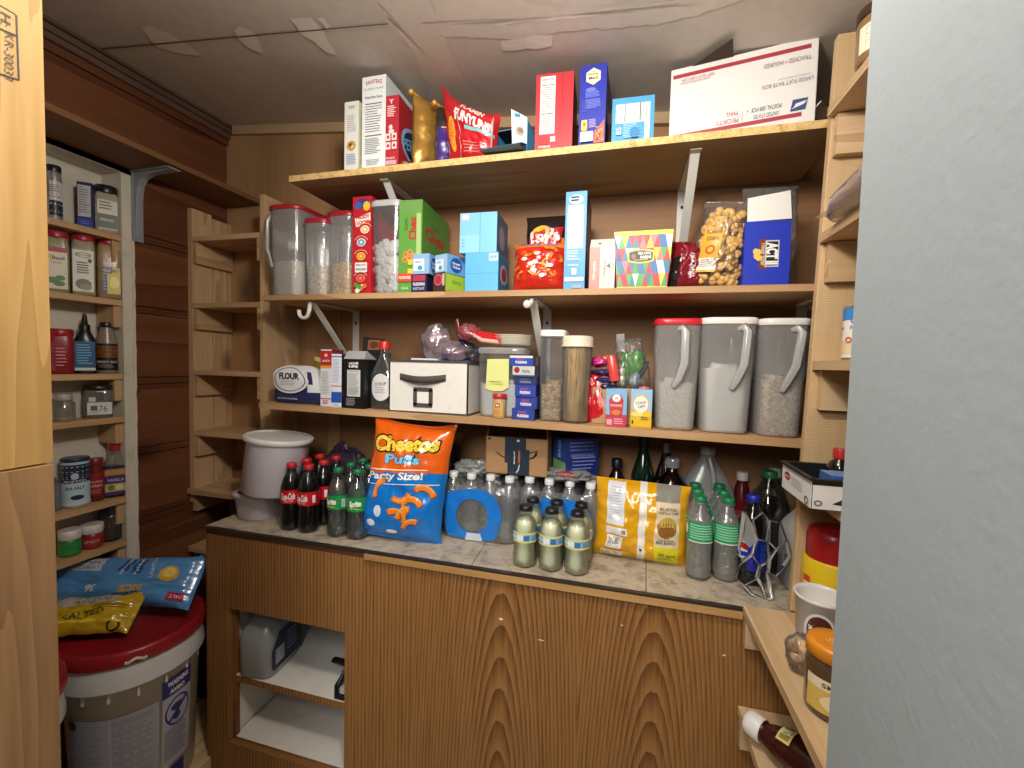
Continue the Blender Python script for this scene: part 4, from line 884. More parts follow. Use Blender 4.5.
single('plastic_wrapper', mb, 'crinkled clear plastic wrapper loose around the royal blue popcorn box', 'plastic bag', ((pb0.x+pb1.x)/2+.022, 1.285, zb), .05)
# ================================================================== lowest shelf
def Z3(x): return s3(x)+.0006
def base3(px, py):                            # where a pixel meets the lowest shelf
    p = P(px, py, Z=1.27)
    for _ in range(3): p = P(px, py, Z=s3(p.x))
    return p
g3 = 'food boxes on the lowest wide shelf'
# flour bag
a, b = span(268, 327, 385, 1.215); w = b-a; xc = (a+b)/2; z = Z3(xc)
navyf = card('27335e'); paper = mt('flour_paper', 'e2e2e0', .7, nz=.6, nscale=35)
mb = MB(); h = .125
rings = [(.001, w*.46, .05, 5), (.01, w*.49, .055, 5), (.04, w*.50, .058, 4), (.07, w*.49, .056, 3.5, .0), (.095, w*.46, .048, 3, -.006), (.112, w*.40, .034, 2.6, -.014), (h, w*.30, .018, 2.2, -.03), (h+.004, w*.2, .008, 2, -.035)]
mb.loft(rings, navyf, 40)
for i, v in enumerate(mb.v):
    k = noise.noise(Vector(v)*22)*.006*min(1, v[2]/.03); d = Vector((v[0], v[1]*2, 0)).normalized(); dz = -max(0, v[0])/w*.62*max(0, v[2]-.045)
    mb.v[i] = (v[0]+d.x*k, v[1]+d.y*k, v[2]+dz)
wi = mb.mi(paper)
for i, f in enumerate(mb.f):
    cx = sum(mb.v[q][0] for q in f)/len(f); cz = sum(mb.v[q][2] for q in f)/len(f)
    if cz > .082+.02*math.sin(cx*60) or (cx > w*.2 and cz > .048): mb.fm[i] = wi
def ff(u, v, k):
    x = (u-.5)*w*.96; zz = .004+v*.112; t_ = abs(x)/(w*.5); e = 4
    y = -.0605*(max(0, 1-t_**e))**(1/e)*(1 if zz < .07 else 1-((zz-.07)/.055)**2*.55)
    x2 = x; zz2 = zz-max(0, x2)/w*.62*max(0, zz-.045)
    return Vector((x2-(.0 if zz < .08 else (zz-.08)*.5), y-.004-k, zz2))
f = Face(mb, ff, w, .112, .008)
f.ell(.38, .70, .33, .42, card('e6e6e6'), 30); f.ring(.38, .70, .28, .36, .94, navyf, 30); f.text('FLOUR', .38, .80, .36, .20, card('2c2f3a'), bold=.06); f.lines(.22, .50, .54, .68, 4, card('9aa0ac'), 4, .3); f.text('NET WT 5 LB (2.26kg)', .34, .12, .36, .06, card('c8cde0'), bold=.03)
single('flour_bag', mb, 'navy and white paper flour bag, leftmost on the lowest wide shelf', 'flour bag', (xc, 1.275, z), .02)
a, b = span(300, 330, 362, 1.33); mb = MB(); bag(mb, b-a+.03, .15, .03, film('7d6a2c'), lambda u, v: film('c9b878') if v > .9 else None, 21, .006)
single('snack_pouch', mb, 'olive gold foil pouch poking up behind the flour bag', 'snack bag', ((a+b)/2, 1.37, Z3(-1.0)), (-.1, .25, .1))
def tallbox(name, label, x0, x1, yt, yb, depth, col, deco=None, faces=None, yaw=0, group=g3, Y=None):
    p = base3((x0+x1)/2, yb); Y = Y or max(1.195, p.y); return carton(name, label, 'food box', (x0, x1, yt), Y, Z3(P((x0+x1)/2, yb, Y=Y).x), depth, col, deco, faces, yaw, group)
def de(S):
    f = S['front']; f.rect(0, .72, 1, .98, card('b8262a')); f.rect(0, .67, 1, .72, card('e2a43a')); f.text('QUICK', .5, .80, .7, .04, white); f.ell(.5, .9, .16, .03, card('e4b8a8')); f.lines(.12, .2, .85, .62, 16, card('a8a8ac'), 3, .35); f.rect(0, .13, 1, .145, card('b8262a')); f.lines(.2, .03, .8, .11, 3, card('b8262a'), 3, .4)
tallbox('oatmeal_box', 'narrow red and white box standing beside the flour bag', 320.5, 331.5, 349.5, 404, .06, 'e4e4e6', de, dict(top='c8322e', right='7c2030'), Y=1.205)
def de2(S):
    f = S['front']; f.rect(0, .94, 1, .96, card('34508a')); f.lines(.12, .45, .88, .9, 18, card('9aa0b0'), 8, .35); f.rect(0, .39, 1, .41, card('c46a3a')); f.rect(.0, .09, 1, .29, card('1f55b0')); f.lines(.15, .0, .85, .07, 2, card('9aa0b0'), 8, .35)
    g = S['right']; g.ell(.5, .75, .3, .14, card('3a4a90')); g.ell(.5, .5, .35, .16, card('46703a')); g.ell(.45, .25, .35, .16, card('8a5a3a'))
tallbox('baking_box', 'narrow white and blue box with a dark printed right side', 332, 341, 354, 405, .055, 'dfe1e8', de2, dict(right='26233a'), yaw=.16, Y=1.2)
# black carton with folded gray top
p = base3(355, 406); Y = 1.203; a, b = span(343.5, 364, 385, Y); w = b-a; z = Z3(a); h = P(354, 359, Y=Y).z-z
t = thing('rice_carton', 'black carton with white nutrition panel and a gray folded top', 'food box', ((a+b)/2, Y, z), 0, g3)
mb = MB(); bkc = card('141313'); mb.box((0, .035, h/2), (w, .07, h), bkc); f = flat(mb, (-w/2, 0, 0), (w, 0, 0), (0, 0, h)); nutrition(f, .18, .24, .82, .78, bg=card('d9d8d4'), seed=4); f.text('YOUR', .5, .91, .5, .05, white, bold=.05, rot=.06); f.text('LIFE', .5, .85, .45, .05, white, bold=.05, rot=-.05); f.lines(.15, .04, .7, .2, 5, card('a8a8a8'), 4, .35); obj('body', mb, t)
mb = MB(); mb.hexa([(-w/2, 0, h), (w/2, 0, h), (w/2, .07, h), (-w/2, .07, h), (-w/2+.003, .018, h+.026), (w/2-.003, .018, h+.026), (w/2-.003, .022, h+.026), (-w/2+.003, .022, h+.026)], card('a7a7a8')); obj('folded_top', mb, t, label='gray folded carton top')
def dbk(S): S['front'].lines(.1, .2, .9, .7, 14, card('6a6668'), 5, .3); S['top'].rect(.2, .1, .8, .9, card('8a5a3a'))
a, b = span(366, 381, 360, 1.29); z = Z3(-.75); h = P(373, 352, Y=1.29).z-z; w = b-a
t = thing('mix_box', 'black box with an open lid showing a brown picture, behind the syrup bottle', 'food box', ((a+b)/2, 1.29, z), .1, g3)
mb = MB(); mb.box((0, .035, h/2), (w, .07, h), card('1d1a1b')); f = flat(mb, (-w/2, 0, 0), (w, 0, 0), (0, 0, h)); f.lines(.1, .2, .9, .8, 14, card('7a7678'), 5, .3); obj('body', mb, t)
mb = MB(); mb.hexa([(-w/2-.01, -.003, h), (w/2+.012, -.003, h), (w/2+.012, 0, h), (-w/2-.01, 0, h), (-w/2-.014, .01, h+.052), (w/2+.006, .01, h+.045), (w/2+.006, .013, h+.045), (-w/2-.014, .013, h+.052)], card('1d1a1b')); f = flat(mb, (-w/2-.01, -.0034, h), (w+.02, 0, 0), (0, .012, .048)); f.rect(.22, .15, .78, .85, card('8a5434')); f.ell(.5, .5, .2, .25, card('5a2f1c')); obj('lid_flap', mb, t)
# syrup bottle
p = base3(380, 406); Y = 1.235; a, b = span(367, 390, 395, Y); r_ = (b-a)/2; xc = (a+b)/2+.006; z = Z3(xc); h = P(384, 341, Y=Y).z-z
t = thing('syrup_bottle', 'dark syrup bottle with red cap and round white label beside the fabric bin', 'bottle', (xc, Y+r_*.6, z))
syr = mt('dark_syrup', '1a0d08', .12, coat=.5); petd = clear('clear_pet', 'eef2f2', .03, .22, .04)
mb = MB(); mb.loft([(0.001, r_*.92, r_*.6, 3), (.006, r_, r_*.65, 3), (h*.45, r_, r_*.65, 3), (h*.50, r_*.95, r_*.62, 2.6)], syr, 32); obj('syrup', mb, t)
mb = MB(); mb.loft([(.0, r_*.94, r_*.62, 3), (.006, r_*1.03, r_*.68, 3), (h*.5, r_*1.03, r_*.68, 3), (h*.62, r_*.8, r_*.55, 2.4), (h*.72, r_*.48, r_*.42, 2), (h*.80, r_*.36, r_*.36, 2), (h*.9, r_*.33, r_*.33, 2)], petd, 32, (True, False)); obj('bottle', mb, t)
mb = MB(); mb.tube([(-.012, -.008, h*.72), (-.026, -.01, h*.62), (-.028, -.012, h*.52), (-.02, -.014, h*.46)], .004, petd, n=8); obj('handle', mb, t)
mb = MB(); mb.lathe([(r_*.42, h*.88), (r_*.42, h*.985), (r_*.38, h)], plastic('c22a26')); obj('cap', mb, t)
mb = MB(); f = Face(mb, lambda u, v, k: Vector(((u-.5)*r_*1.9, -r_*.69*(1-abs(2*u-1)**3)**.34-k-.001, h*.12+v*h*.40)), r_*1.9, h*.4, .01); f.ell(.55, .5, .44, .5, card('e2e0de'), 26); f.text('SYRUP', .55, .62, .5, .13, card('6a6a6e'), bold=.02, rot=.1); f.lines(.3, .25, .8, .5, 4, card('8a8a8e'), 3, .35); obj('label', mb, t)
# white fabric bin with dark trim
fab = mottled('marbled_fabric', ['d9d5ca', 'e4e0d6', 'e6e2d9', 'cfcabe'], 9, .8); trimd = mt('dark_trim', '4a4440', .8, nz=.3, nscale=200)
pl, pm = base3(389.5, 412), base3(467, 415.5); Yb0 = 1.203; a, b = span(389, 468, 385, Yb0); w = b-a; z = Z3(b); h = P(425, 361.5, Y=Yb0).z-z; D = .17
t = thing('fabric_bin', 'white marbled fabric storage bin with dark trim and strap handle', 'storage bin', ((a+b)/2, Yb0, z), 0)
mb = MB()
for c, d in (((0, .002, h/2), (w, .004, h)), ((0, D, h/2), (w, .004, h)), ((-w/2+.002, D/2, h/2), (.004, D, h)), ((w/2-.002, D/2, h/2), (.004, D, h)), ((0, D/2, .003), (w, D, .006))): mb.box(c, d, fab)
obj('body', mb, t, bevel=.0015)
mb = MB()
for c, d in (((0, .0, h+.001), (w+.004, .007, .007)), ((0, D, h+.001), (w+.004, .007, .007)), ((-w/2, D/2, h+.001), (.007, D, .007)), ((w/2, D/2, h+.001), (.007, D, .007))): mb.box(c, d, trimd)
obj('rim_trim', mb, t, bevel=.001)
mb = MB(); mb.box((.001, D/2-.001, .0025), (w+.003, D+.002, .005), trimd); obj('base_trim', mb, t)
mb = MB(); n = 16; vs = []
for i in range(n+1):
    u = i/n; x = (u-.5)*w*.58-w*.06; sag = math.sin(PI*u); zz = h*.70-h*.03*sag; yy = -.003-.020*sag**1.5
    vs += [(x, yy, zz-.010*(1+.3*sag)), (x, yy-.001, zz+.010*(1-.2*sag)), (x, yy+.0025, zz+.010*(1-.2*sag)), (x, yy+.0025, zz-.010*(1+.3*sag))]
mb.add(vs, [(4*i+k, 4*i+4+k, 4*i+4+(k+1) % 4, 4*i+(k+1) % 4) for i in range(n) for k in range(4)], trimd, True); obj('strap_handle', mb, t)
mb = MB(); cx = -w*.06+.002; cz = h*.315
for c, d in (((cx, -.002, cz+.024), (.062, .004, .012)), ((cx, -.002, cz-.024), (.062, .004, .012)), ((cx-.026, -.002, cz), (.012, .004, .05)), ((cx+.026, -.002, cz), (.012, .004, .05))): mb.box(c, d, trimd)
obj('label_frame', mb, t, bevel=.001)
mb = MB(); mb.box((cx, -.0008, cz), (.042, .0016, .038), card('efece4')); obj('label_card', mb, t)
bx, bw, bz = (a+b)/2, w, z+h
mb = MB(); mb.box((0, 0, -h*.06), (w-.014, D-.014, h*.1), card('c9c8cc')); mb.box((-.01, -.02, .004), (.12, .10, .006), card('39479a')); mb.box((-.03, .0, .011), (.09, .1, .006), card('dcdcd8')); mb.box((.06, .03, .008), (.07, .08, .01), card('3a4fa0'))
single('paper_stack', mb, 'papers and blue packets filling the white fabric bin to its rim', 'papers', (bx, Yb0+D/2, bz-.004))
purp = clear('purple_film', 'e6d4dc', .24, .9, .12, nz=1.0, nscale=34, dcol='dcc8d2'); bunch = mt('berry_fill', 'a87688', .6, nz=.6, nscale=50, var=.4)
p = P(437, 342, Y=1.29)
t = thing('produce_bag', 'crinkled purple-tinted plastic bag lying in the fabric bin', 'plastic bag', (p.x, 1.29, bz+.012), 0)
mb = MB(); mb.blob((.0, 0, .048), (.050, .045, .060), purp, .22, 2.0, 3, 40, 26); mb.blob((.055, -.01, .022), (.06, .045, .032), purp, .25, 2.2, 8, 40, 24); obj('wrapping', mb, t)
mb = MB(); mb.blob((.0, .004, .044), (.036, .034, .044), bunch, .3, 4, 5); mb.blob((.05, -.004, .018), (.045, .034, .020), bunch, .3, 4, 6); obj('filling', mb, t)
p = P(464, 338, Y=1.33)
t = thing('bread_bag', 'blue and clear bread bag with twisted neck in the fabric bin', 'plastic bag', (p.x, 1.335, bz+.01), 0)
mb = MB(); mb.blob((0, 0, .025), (.05, .035, .03), clear('blue_film', 'd0d8e8', .22, .4, .12, nz=.9, nscale=35, dcol='a8b0c8'), .35, 3, 12, 36, 22); obj('bag', mb, t)
mb = MB(); mb.blob((-.005, -.008, .055), (.018, .012, .014), film('2f4f9a'), .5, 4, 2, 20, 14); obj('printed_neck', mb, t)
mb = MB(); mb.tube([(.005, 0, .06), (.0, 0, .09), (.008, 0, .12)], [.004, .003, .005], clear('bag_tail', 'e8e8e8', .25, .2)); obj('twisted_tail', mb, t)
# flour container with yellow note
p = base3(500, 416); Yt = 1.222
a, b = span(479, 513, 380, Yt); a, b = span(478.5, 530, 380, Yt); w = b-a-.016; h = P(500, 350, Y=Yt).z-Z3(a)
t = container('square container of flour with a yellow note stuck behind its clear front', (a+b)/2-.017, Yt+.065, Z3(b), w, .12, h, clear('clear_lid', 'eef0f2', .3, .2, .08), .50, flourm, .94, 6, body=frost2, cname='flour', lidh=.012)
mb = MB(); f = flat(mb, (-w*.28, -.0615, h*.40), (w*.50, 0, 0), (0, .0005, h*.48)); f.poly([(0, .05), (.3, -.02), (.75, 0), (1, .12), (.98, 1), (.04, .98)], card('d9dc8a')); f.lines(.15, .15, .85, .3, 2, card('c6c97a'), 3, .5); obj('sticky_note', mb, t)
zt = Z3(b)+h+.014
# paper plates and red-wrapped straws on its lid
mb = MB(); pm_ = card('eee8da')
for k in range(6): mb.lathe([(.030, k*.0055), (.042, k*.0055+.001), (.058, k*.0055+.006), (.060, k*.0055+.0075), (.058, k*.0055+.0072), (.04, k*.0055+.003)], pm_, 32, (True, True), mod=lambda t_, z_: 1+.012*math.sin(t_*24))
pp = P(513, 338, Y=1.29); single('paper_plate_stack', mb, 'short stack of cream paper plates on the flour container with the yellow note', 'paper plates', (pp.x, 1.29, zt))
sr = film('c62a2e'); mb = MB(); r = random.Random(4)
for k in range(26):
    y_ = r.uniform(-.03, .03); z_ = .03*r.random()*(1-abs(y_)/.035); mb.tube([(-.045+.01*r.random(), y_*.4, .034+z_*.6), (.0, y_, .014+z_), (.05+.012*r.random(), y_*1.4, .008+z_)], .0062, sr if k % 4 else film('e8b8a8'), n=6)
pp = P(485, 340, Y=1.275)
t = thing('straw_bundle', 'bundle of red striped wrapped straws lying beside the paper plates', 'straws', (pp.x+.004, 1.27, zt), -.1)
obj('straws', mb, t, kind='stuff')
mb = MB(); mb.blob((-.060, 0, .044), (.038, .028, .024), clear('pink_film', 'f0a0a4', .40, .4, .1, nz=.9, nscale=30, dcol='e07880'), .4, 3, 6, 30, 20); mb.tube([(-.08, 0, .04), (-.095, 0, .06), (-.10, 0, .085)], [.008, .004, .006], clear('pink_film', '', 0)); obj('torn_wrapper', mb, t)
# spice jar
p = base3(497.5, 417); p = Vector((p.x, 1.199, p.z)); a, b = span(490.5, 504.5, 405, p.y); r_ = (b-a)/2*.94; z = Z3(p.x); h = P(497, 394, Y=p.y).z-z
t = thing('spice_jar', 'small glass spice jar with red lid in front of the flour container', 'spice jar', ((a+b)/2, p.y+r_, z))
mb = MB(); mb.lathe([(r_*.9, 0), (r_, .003), (r_, h*.72), (r_*.86, h*.80), (r_*.84, h*.84)], mt('tan_spice', 'b89a68', .5)); f = cyl(mb, r_, h*.1, h*.68, span=1.6); f.rect(0, .0, 1, 1, card('c9a86a')); f.rect(.3, .58, .72, .92, card('b8382a')); f.poly([(.15, .1), (.5, .02), (.85, .1), (.7, .5), (.3, .5)], card('c88a4a')); f.text('M', .5, .75, .2, .14, white, bold=.04); obj('jar', mb, t)
mb = MB(); mb.lathe([(r_*1.02, h*.81), (r_*1.05, h*.84), (r_*1.05, h*.985), (r_, h)], plastic('b5272b'), mod=lambda a_, z_: 1+.012*math.sin(a_*30)); obj('lid', mb, t)
# stack of six small boxes
yl = (419, 406.5, 394.5, 382.5, 369, 366.5); xs = ((511.5, 534.5), (514.5, 537), (514.5, 536), (514, 536.5), (512, 535), (509, 533)); tops = (408.5, 396.5, 385, 376.5, 366, 355.5)
zc = Z3(P(523, 419, Y=1.205).x); Yv = 1.205
what = ['bottom box of the stack of six small dark blue boxes', 'second box from the bottom in the stack of small blue boxes', 'third box from the bottom in the stack of small blue boxes', 'fourth box up, darkest blue, in the stack of small boxes', 'white and gray box, second from top in the stack of small boxes', 'topmost white-topped blue box of the small box stack']
for k in range(6):
    a, b = span(xs[k][0], xs[k][1], tops[k]+5, Yv); w = b-a; h = P(523, tops[k], Y=Yv).z-zc-.0005
    mb = MB(); c0 = card(('2b3f8f', '2e429a', '2e44a0', '26315f', 'c9c8c0', '2a48a8')[k]); mb.box((0, .045, h/2), (w, .09, h), c0, faces=dict(right=card('20295c' if k < 4 else '5a5c66'), top=card('3a4c98' if k < 5 else 'd8d8d8')))
    S = box_faces(mb, w, .09, h); f = S['front']
    if k == 4: f.ell(.2, .62, .13, .3, card('9a2a30')); f.text('TRUVIA', .62, .5, .36, .3, card('4a6a50'), bold=.03); f.rect(0, 0, 1, .16, card('3a5c90'))
    else: f.text('BAKING', .46, .68, .36, .2, card('c05a6a' if k != 3 else '7a5a80'), bold=.02); f.text('PUDDING', .5, .36, .5, .26, card('e6e6ee' if k != 3 else '8a90b8'), bold=.05)
    if k == 5: f.rect(0, .78, 1, 1, card('dcdcde')); S['right'].rect(.3, .1, .55, .9, card('a8a8b0'))
    S['right'].lines(.2, .2, .8, .8, 3, card('6a70a0'), 3, .4)
    single('pudding_box', mb, what[k], 'food box', ((a+b)/2, Yv+(.004 if k % 2 else 0), zc), (.06, -.03, .02, .04, -.02, .0)[k]-.13, 'small boxes in a stack on the lowest shelf'); zc += h+.0005
# oat-ring container and spaghetti container
p = base3(552, 420.5); Yc = 1.212; a, b = span(539.5, 565, 380, Yc); w = b-a; z = Z3(b); h = P(552, 333, Y=Yc).z-z
container('tall slim clear container of toasted oat rings with white lid', (a+b)/2-.004, Yc+.05, z, w, .10, h, lidwhite, .42, ohs, .92, 6, body=frost2, cname='oat_rings', lidh=.012)
p = base3(575, 426); Yc = max(1.198, p.y); a, b = span(561, 591, 380, Yc); r_ = (b-a)/2*1.06; z = Z3(a); h = P(576, 337, Y=Yc).z-z; xc = (a+b)/2-.004
t = thing('spaghetti_container', 'tall round clear container of dry spaghetti with cream screw lid', 'food container', (xc, Yc+r_, z), 0)
mb = MB(); mb.lathe([(r_*.84, .001), (r_*.88, .004), (r_*.9, h*.4), (r_, h*.86), (r_*1.0, h*.92)], clear('clear_pet_thin', 'f0eee8', .06, .16, .06), 40, (True, False)); obj('jar', mb, t)
mb = MB(); r = random.Random(8); sm = mt('spaghetti', 'e0bd86', .5, var=.15, nscale=20)
for k in range(170):
    q = math.sqrt(r.random()) if k < 60 else .97; a_ = r.random()*2*PI; a2 = a_+r.uniform(-.5, .5); ra, rb_ = r_*.80*q, r_*.88*q
    mb.tube([(ra*math.cos(a_), ra*math.sin(a_), .006), (rb_*math.cos(a2), rb_*math.sin(a2), h*(.86+.05*r.random()))], .0016, sm, n=5)
obj('spaghetti', mb, t, kind='stuff')
cream = plastic('ddd2bc', .4); mb = MB(); mb.lathe([(r_*1.0, h*.885), (r_*1.10, h*.89), (r_*1.10, h*.905), (r_*1.02, h*.915), (r_*1.04, h*.995), (r_*.98, h*1.015), (r_*.9, h*1.02)], cream, 40); obj('lid', mb, t)
# candy corner: red bag, kraft box, packets, zip bag
z = Z3(.05); a, b = span(587, 604, 400, 1.235); mb = MB(); h = P(595, 371, Y=1.24).z-z; f = bag(mb, b-a+.03, h, .05, film('c4222c'), None, 31, .006); f.ring(.7, .6, .3, .3, .5, film('e8a0a8'))
single('candy_bag', mb, 'bright red candy bag squeezed between the spaghetti container and kraft box', 'candy bag', ((a+b)/2+.012, 1.262, z), (-.1, -.05, .1))
a, b = span(592, 632, 405, 1.235); w = b-a; h = P(612, 388, Y=1.235).z-z; kr = mt('kraft_tray', 'b08c62', .75)
mb = MB()
for c, d in (((0, .001, h/2), (w, .002, h)), ((0, .13, h/2), (w, .002, h)), ((-w/2, .065, h/2), (.002, .13, h)), ((w/2, .065, h/2), (.002, .13, h)), ((0, .065, .001), (w, .13, .002))): mb.box(c, d, kr)
single('kraft_box', mb, 'open brown cardboard box of candy behind the two drink mix boxes', 'box', ((a+b)/2, 1.245, z)); kx, kz = (a+b)/2, z
def lump(name, label, px, py, Y, r, m, amp=.25, seed=1, rot=0, group='candy in the kraft box', deco=None):
    p = P(px, py, Y=Y); mb = MB(); mb.blob((0, 0, 0), r, m, amp, 2.4, seed, 26, 16)
    return single(name, mb, label, 'candy', p, rot, group)
lump('candy_pouch', 'pink and orange candy pouch on top of the kraft box pile', 599, 362, 1.29, (.028, .02, .015), film('c8307a'), .3, 3)
lump('candy_pouch', 'orange-topped candy pouch beside the pink one in the kraft box', 607, 360, 1.30, (.018, .015, .013), film('d9823a'), .3, 4)
for k, (px, py) in enumerate(((603, 372), (606, 380), (606, 386.5))): lump('candy_packet', ('uppermost', 'middle', 'lowest')[k]+' of the three navy candy packets stacked in the kraft box', px, py, 1.262, (.034, .022, .008), film(('2c2f5e', '26346e', '1c2444')[k]), .3, 10+k)
p1, p2 = P(611, 356, Y=1.252), P(615, 381, Y=1.246); mb = MB(); d = (p2-p1); mb.tube([Vector((0, 0, 0)), d*.5+Vector((0, -.003, 0)), d], [.013, .0145, .013], film('d5453f'), n=12, flat=.5); single('candy_stick', mb, 'coral red stick packet leaning out of the kraft box', 'candy', p1, 0, 'candy in the kraft box')
zp = clear('zip_bag_film', 'f3f4f2', .05, .2, .1, nz=.8, nscale=24); p = P(632, 392, Y=1.27); w = span(613, 651, 370, 1.27); w = w[1]-w[0]; h = P(632, 341, Y=1.27).z-p.z
t = thing('zip_bag', 'clear zip bag of green and white snack packets standing behind the yellow box', 'plastic bag', (p.x, 1.275, p.z), (0, -.06, 0))
mb = MB(); f = bag(mb, w, h*1.05, .06, zp, lambda u, v: zp, 33, .008, crimp=.03); 
for i, v in enumerate(mb.v):
    k = 1-.55*max(0, (v[2]/h-.45)); mb.v[i] = (v[0]*k-.012*max(0, v[2]/h-.4), v[1]*k, v[2])
obj('clear_bag', mb, t)
for k, (c, q, s, ro) in enumerate((('4f9a3a', (.012, .0, h*.55), (.024, .014, .042), .4), ('3f8a30', (-.012, .004, h*.48), (.016, .012, .045), -.1), ('c8d2e2', (.008, -.008, h*.22), (.014, .010, .026), .1), ('d8ccb0', (-.026, -.002, h*.3), (.010, .012, .03), 0), ('2f3a44', (.032, .0, h*.42), (.008, .012, .03), .5), ('d86a7a', (.03, -.006, h*.06), (.018, .012, .008), 0))):
    mb = MB(); mb.blob((0, 0, 0), s, film(c), .25, 2.5, 40+k, 22, 14); obj('snack_packet', mb, t, q, (0, ro, 0))
mb = MB(); mb.box((-.028, 0, h*.98), (.022, .003, .05), clear('zip_tag', 'a8606a', .4, .1)); obj('zip_strip', mb, t)
def dm(S):
    f = S['front']; f.rect(0, .32, 1, 1, card('7fb4dc')); f.poly([(.2, .32), (.8, .32), (.85, .7), (.7, .85), (.3, .85), (.15, .7)], card('c23a44')); f.ell(.5, .76, .2, .1, card('f0ece8')); f.rect(.2, .52, .8, .6, card('d86a70')); f.ell(.5, .38, .22, .07, card('d9803a')); f.rect(0, 0, 1, .30, card('c23a50')); f.rect(.06, .05, .32, .2, card('e0a0a8')); f.lines(.4, .05, .92, .22, 3, card('eab0b8'), 3, .4); f.text('fruit punch', .5, .57, .5, .05, white); f.text('10', .5, .76, .12, .07, card('7a8a9a'))
tallbox('drink_mix_box', 'small pink and blue drink mix box leaning on the kraft box', 605.5, 626.5, 389, 428, .035, 'c23a50', dm, dict(right='8a2c3c', top='8ab8d8'), yaw=.04, group='drink mix boxes on the lowest shelf', Y=1.197)
def dm2(S):
    f = S['front']; f.rect(0, .45, 1, 1, card('8fbfe0')); f.ell(.48, .62, .40, .26, card('e6b23a')); f.ell(.48, .62, .35, .22, card('ece6dc')); f.text('Crystal', .48, .66, .5, .09, card('4a5060'), bold=.01, shear=.3, rot=.15); f.text('Light', .52, .57, .36, .08, card('4a5060'), bold=.01, shear=.3, rot=.15); f.ell(.3, .36, .3, .06, card('f0d870')); f.ell(.8, .36, .2, .07, card('e8c038')); f.lines(.5, .2, .92, .3, 2, card('6a5a20'), 3, .4); f.rect(.06, .12, .14, .2, ink); f.rect(0, .0, 1, .05, card('c09420'))
tallbox('drink_mix_box', 'small yellow drink mix box with a round white lemon label', 630.5, 651.5, 389.5, 430, .035, 'e2b428', dm2, dict(right='9a7c20', top='8ab8d8'), yaw=-.05, group='drink mix boxes on the lowest shelf', Y=1.196)
# three big scoop-handled containers
p = base3(675, 432); Yc = 1.20; a, b = span(653, 701, 375, Yc); w = b-a; z = Z3(b); h = P(677, 321, Y=Yc).z-z
container('big clear container of white rice with a bright red lid', (a+b)/2+.002, Yc+.075, z, w, .15, h, plastic('c8262e', .3), .44, rice, .86, 5, handle=front_handle(.06), cname='rice')
p = base3(728, 437); Yc = 1.198; a, b = span(699.5, 759, 375, Yc); w = b-a; z = Z3(b); h = P(729, 320, Y=Yc).z-z
container('big clear container of white flour with a white lid', (a+b)/2, Yc+.085, z, w*.99, .17, h, lidwhite, .58, flourm, .86, 5, handle=front_handle(.22, -.005), cname='flour')
p = base3(780, 439); Yc = 1.198; a, b = span(759.5, 813, 375, Yc); w = b-a; z = Z3(b); h = P(786, 321, Y=Yc).z-z
container('big clear container of rolled oats with a white lid, rightmost on the lowest shelf', (a+b)/2-.002, Yc+.085, z, w*.99, .17, h, lidwhite, .50, oats, .86, 5, handle=front_handle(.2, -.01), cname='oats')
# ================================================================== bottles on the counter
clearp = clear('bottle_pet', 'f4f8f6', .0, .12, .03, facing=.05); crink = clear('crinkled_pet', 'f2f6f7', .15, .9, .10, nz=1.0, nscale=40)
cola = mt('cola', '0c0504', .25, spec=.2); lime = clear('soda_water', 'eef4f1', .09, .3, .03)
def petal(t, z): return 1+(.05*math.cos(5*t) if z < .018 else 0)
def soda(name, label, cat, loc, rot, group, capc, sleeve, draw, liquid=None, h=.215, r=.0325, lv=.80, lab=(.42, .62), body=None, neckr=.013, lw=PI*.98):
    t = thing(name, label, cat, loc, rot, group); body = body or clearp
    prof = [(r*.62, 0), (r*.9, .006), (r*.99, .018), (r, h*.16), (r*.93, h*.30), (r*.95, h*.36), (r*.99, lab[0]*h), (r*.99, lab[1]*h), (r*.97, h*.66), (r*.80, h*.76), (r*.52, h*.85), (neckr*1.05, h*.905), (neckr*.95, h*.93)]
    mb = MB(); mb.lathe(prof, body, 30, (True, False), mod=petal); mb.lathe([(neckr*1.35, h*.922), (neckr*1.4, h*.93), (neckr, h*.935)], body, 20); obj('bottle', mb, t)
    if liquid:
        lp = []
        for i, (q, z) in enumerate(prof):
            if z <= lv*h: lp.append((q-.0012, max(z, .0015)))
            else:
                q0, z0 = prof[i-1]; kk = (lv*h-z0)/(z-z0); lp.append((q0+(q-q0)*kk-.0012, lv*h)); break
        mb = MB(); mb.lathe(lp, liquid, 30, (True, True), mod=petal); obj('liquid', mb, t)
    mb = MB(); mb.lathe([(r*1.01, lab[0]*h), (r*1.01, lab[1]*h)], sleeve, 30, (False, False))
    if draw: draw(cyl(mb, r*1.012, lab[0]*h, lab[1]*h, span=lw))
    obj('label', mb, t)
    mb = MB(); mb.lathe([(neckr*1.16, h*.935), (neckr*1.2, h*.94), (neckr*1.18, h*.99), (neckr*1.05, h)], plastic(capc, .4), 24, mod=lambda a, z: 1+.012*math.sin(a*40)); obj('cap', mb, t)
    return t
def pack(t, spots, labels, rots=None):
    for i, ((x, y), l) in enumerate(zip(spots, labels)):
        if i == 0: t.location = (x, y, CT); t['label'] = l
        else: dup(t, (x, y, CT), (rots or [0]*9)[i], l)
cred = film('c01822'); cwh = film('f0ebe6')
def dco(f): f.text('Coca-Cola', .50, .55, .44, .52, cwh, bold=.03, shear=.35, rot=.05); f.text('ORIGINAL TASTE', .52, .2, .3, .12, cwh, bold=.0); f.lines(.13, .2, .22, .8, 4, cwh, 3, .3); f.rect(.86, .2, .95, .75, cwh); f.ring(.1, .3, .04, .2, .7, cwh)
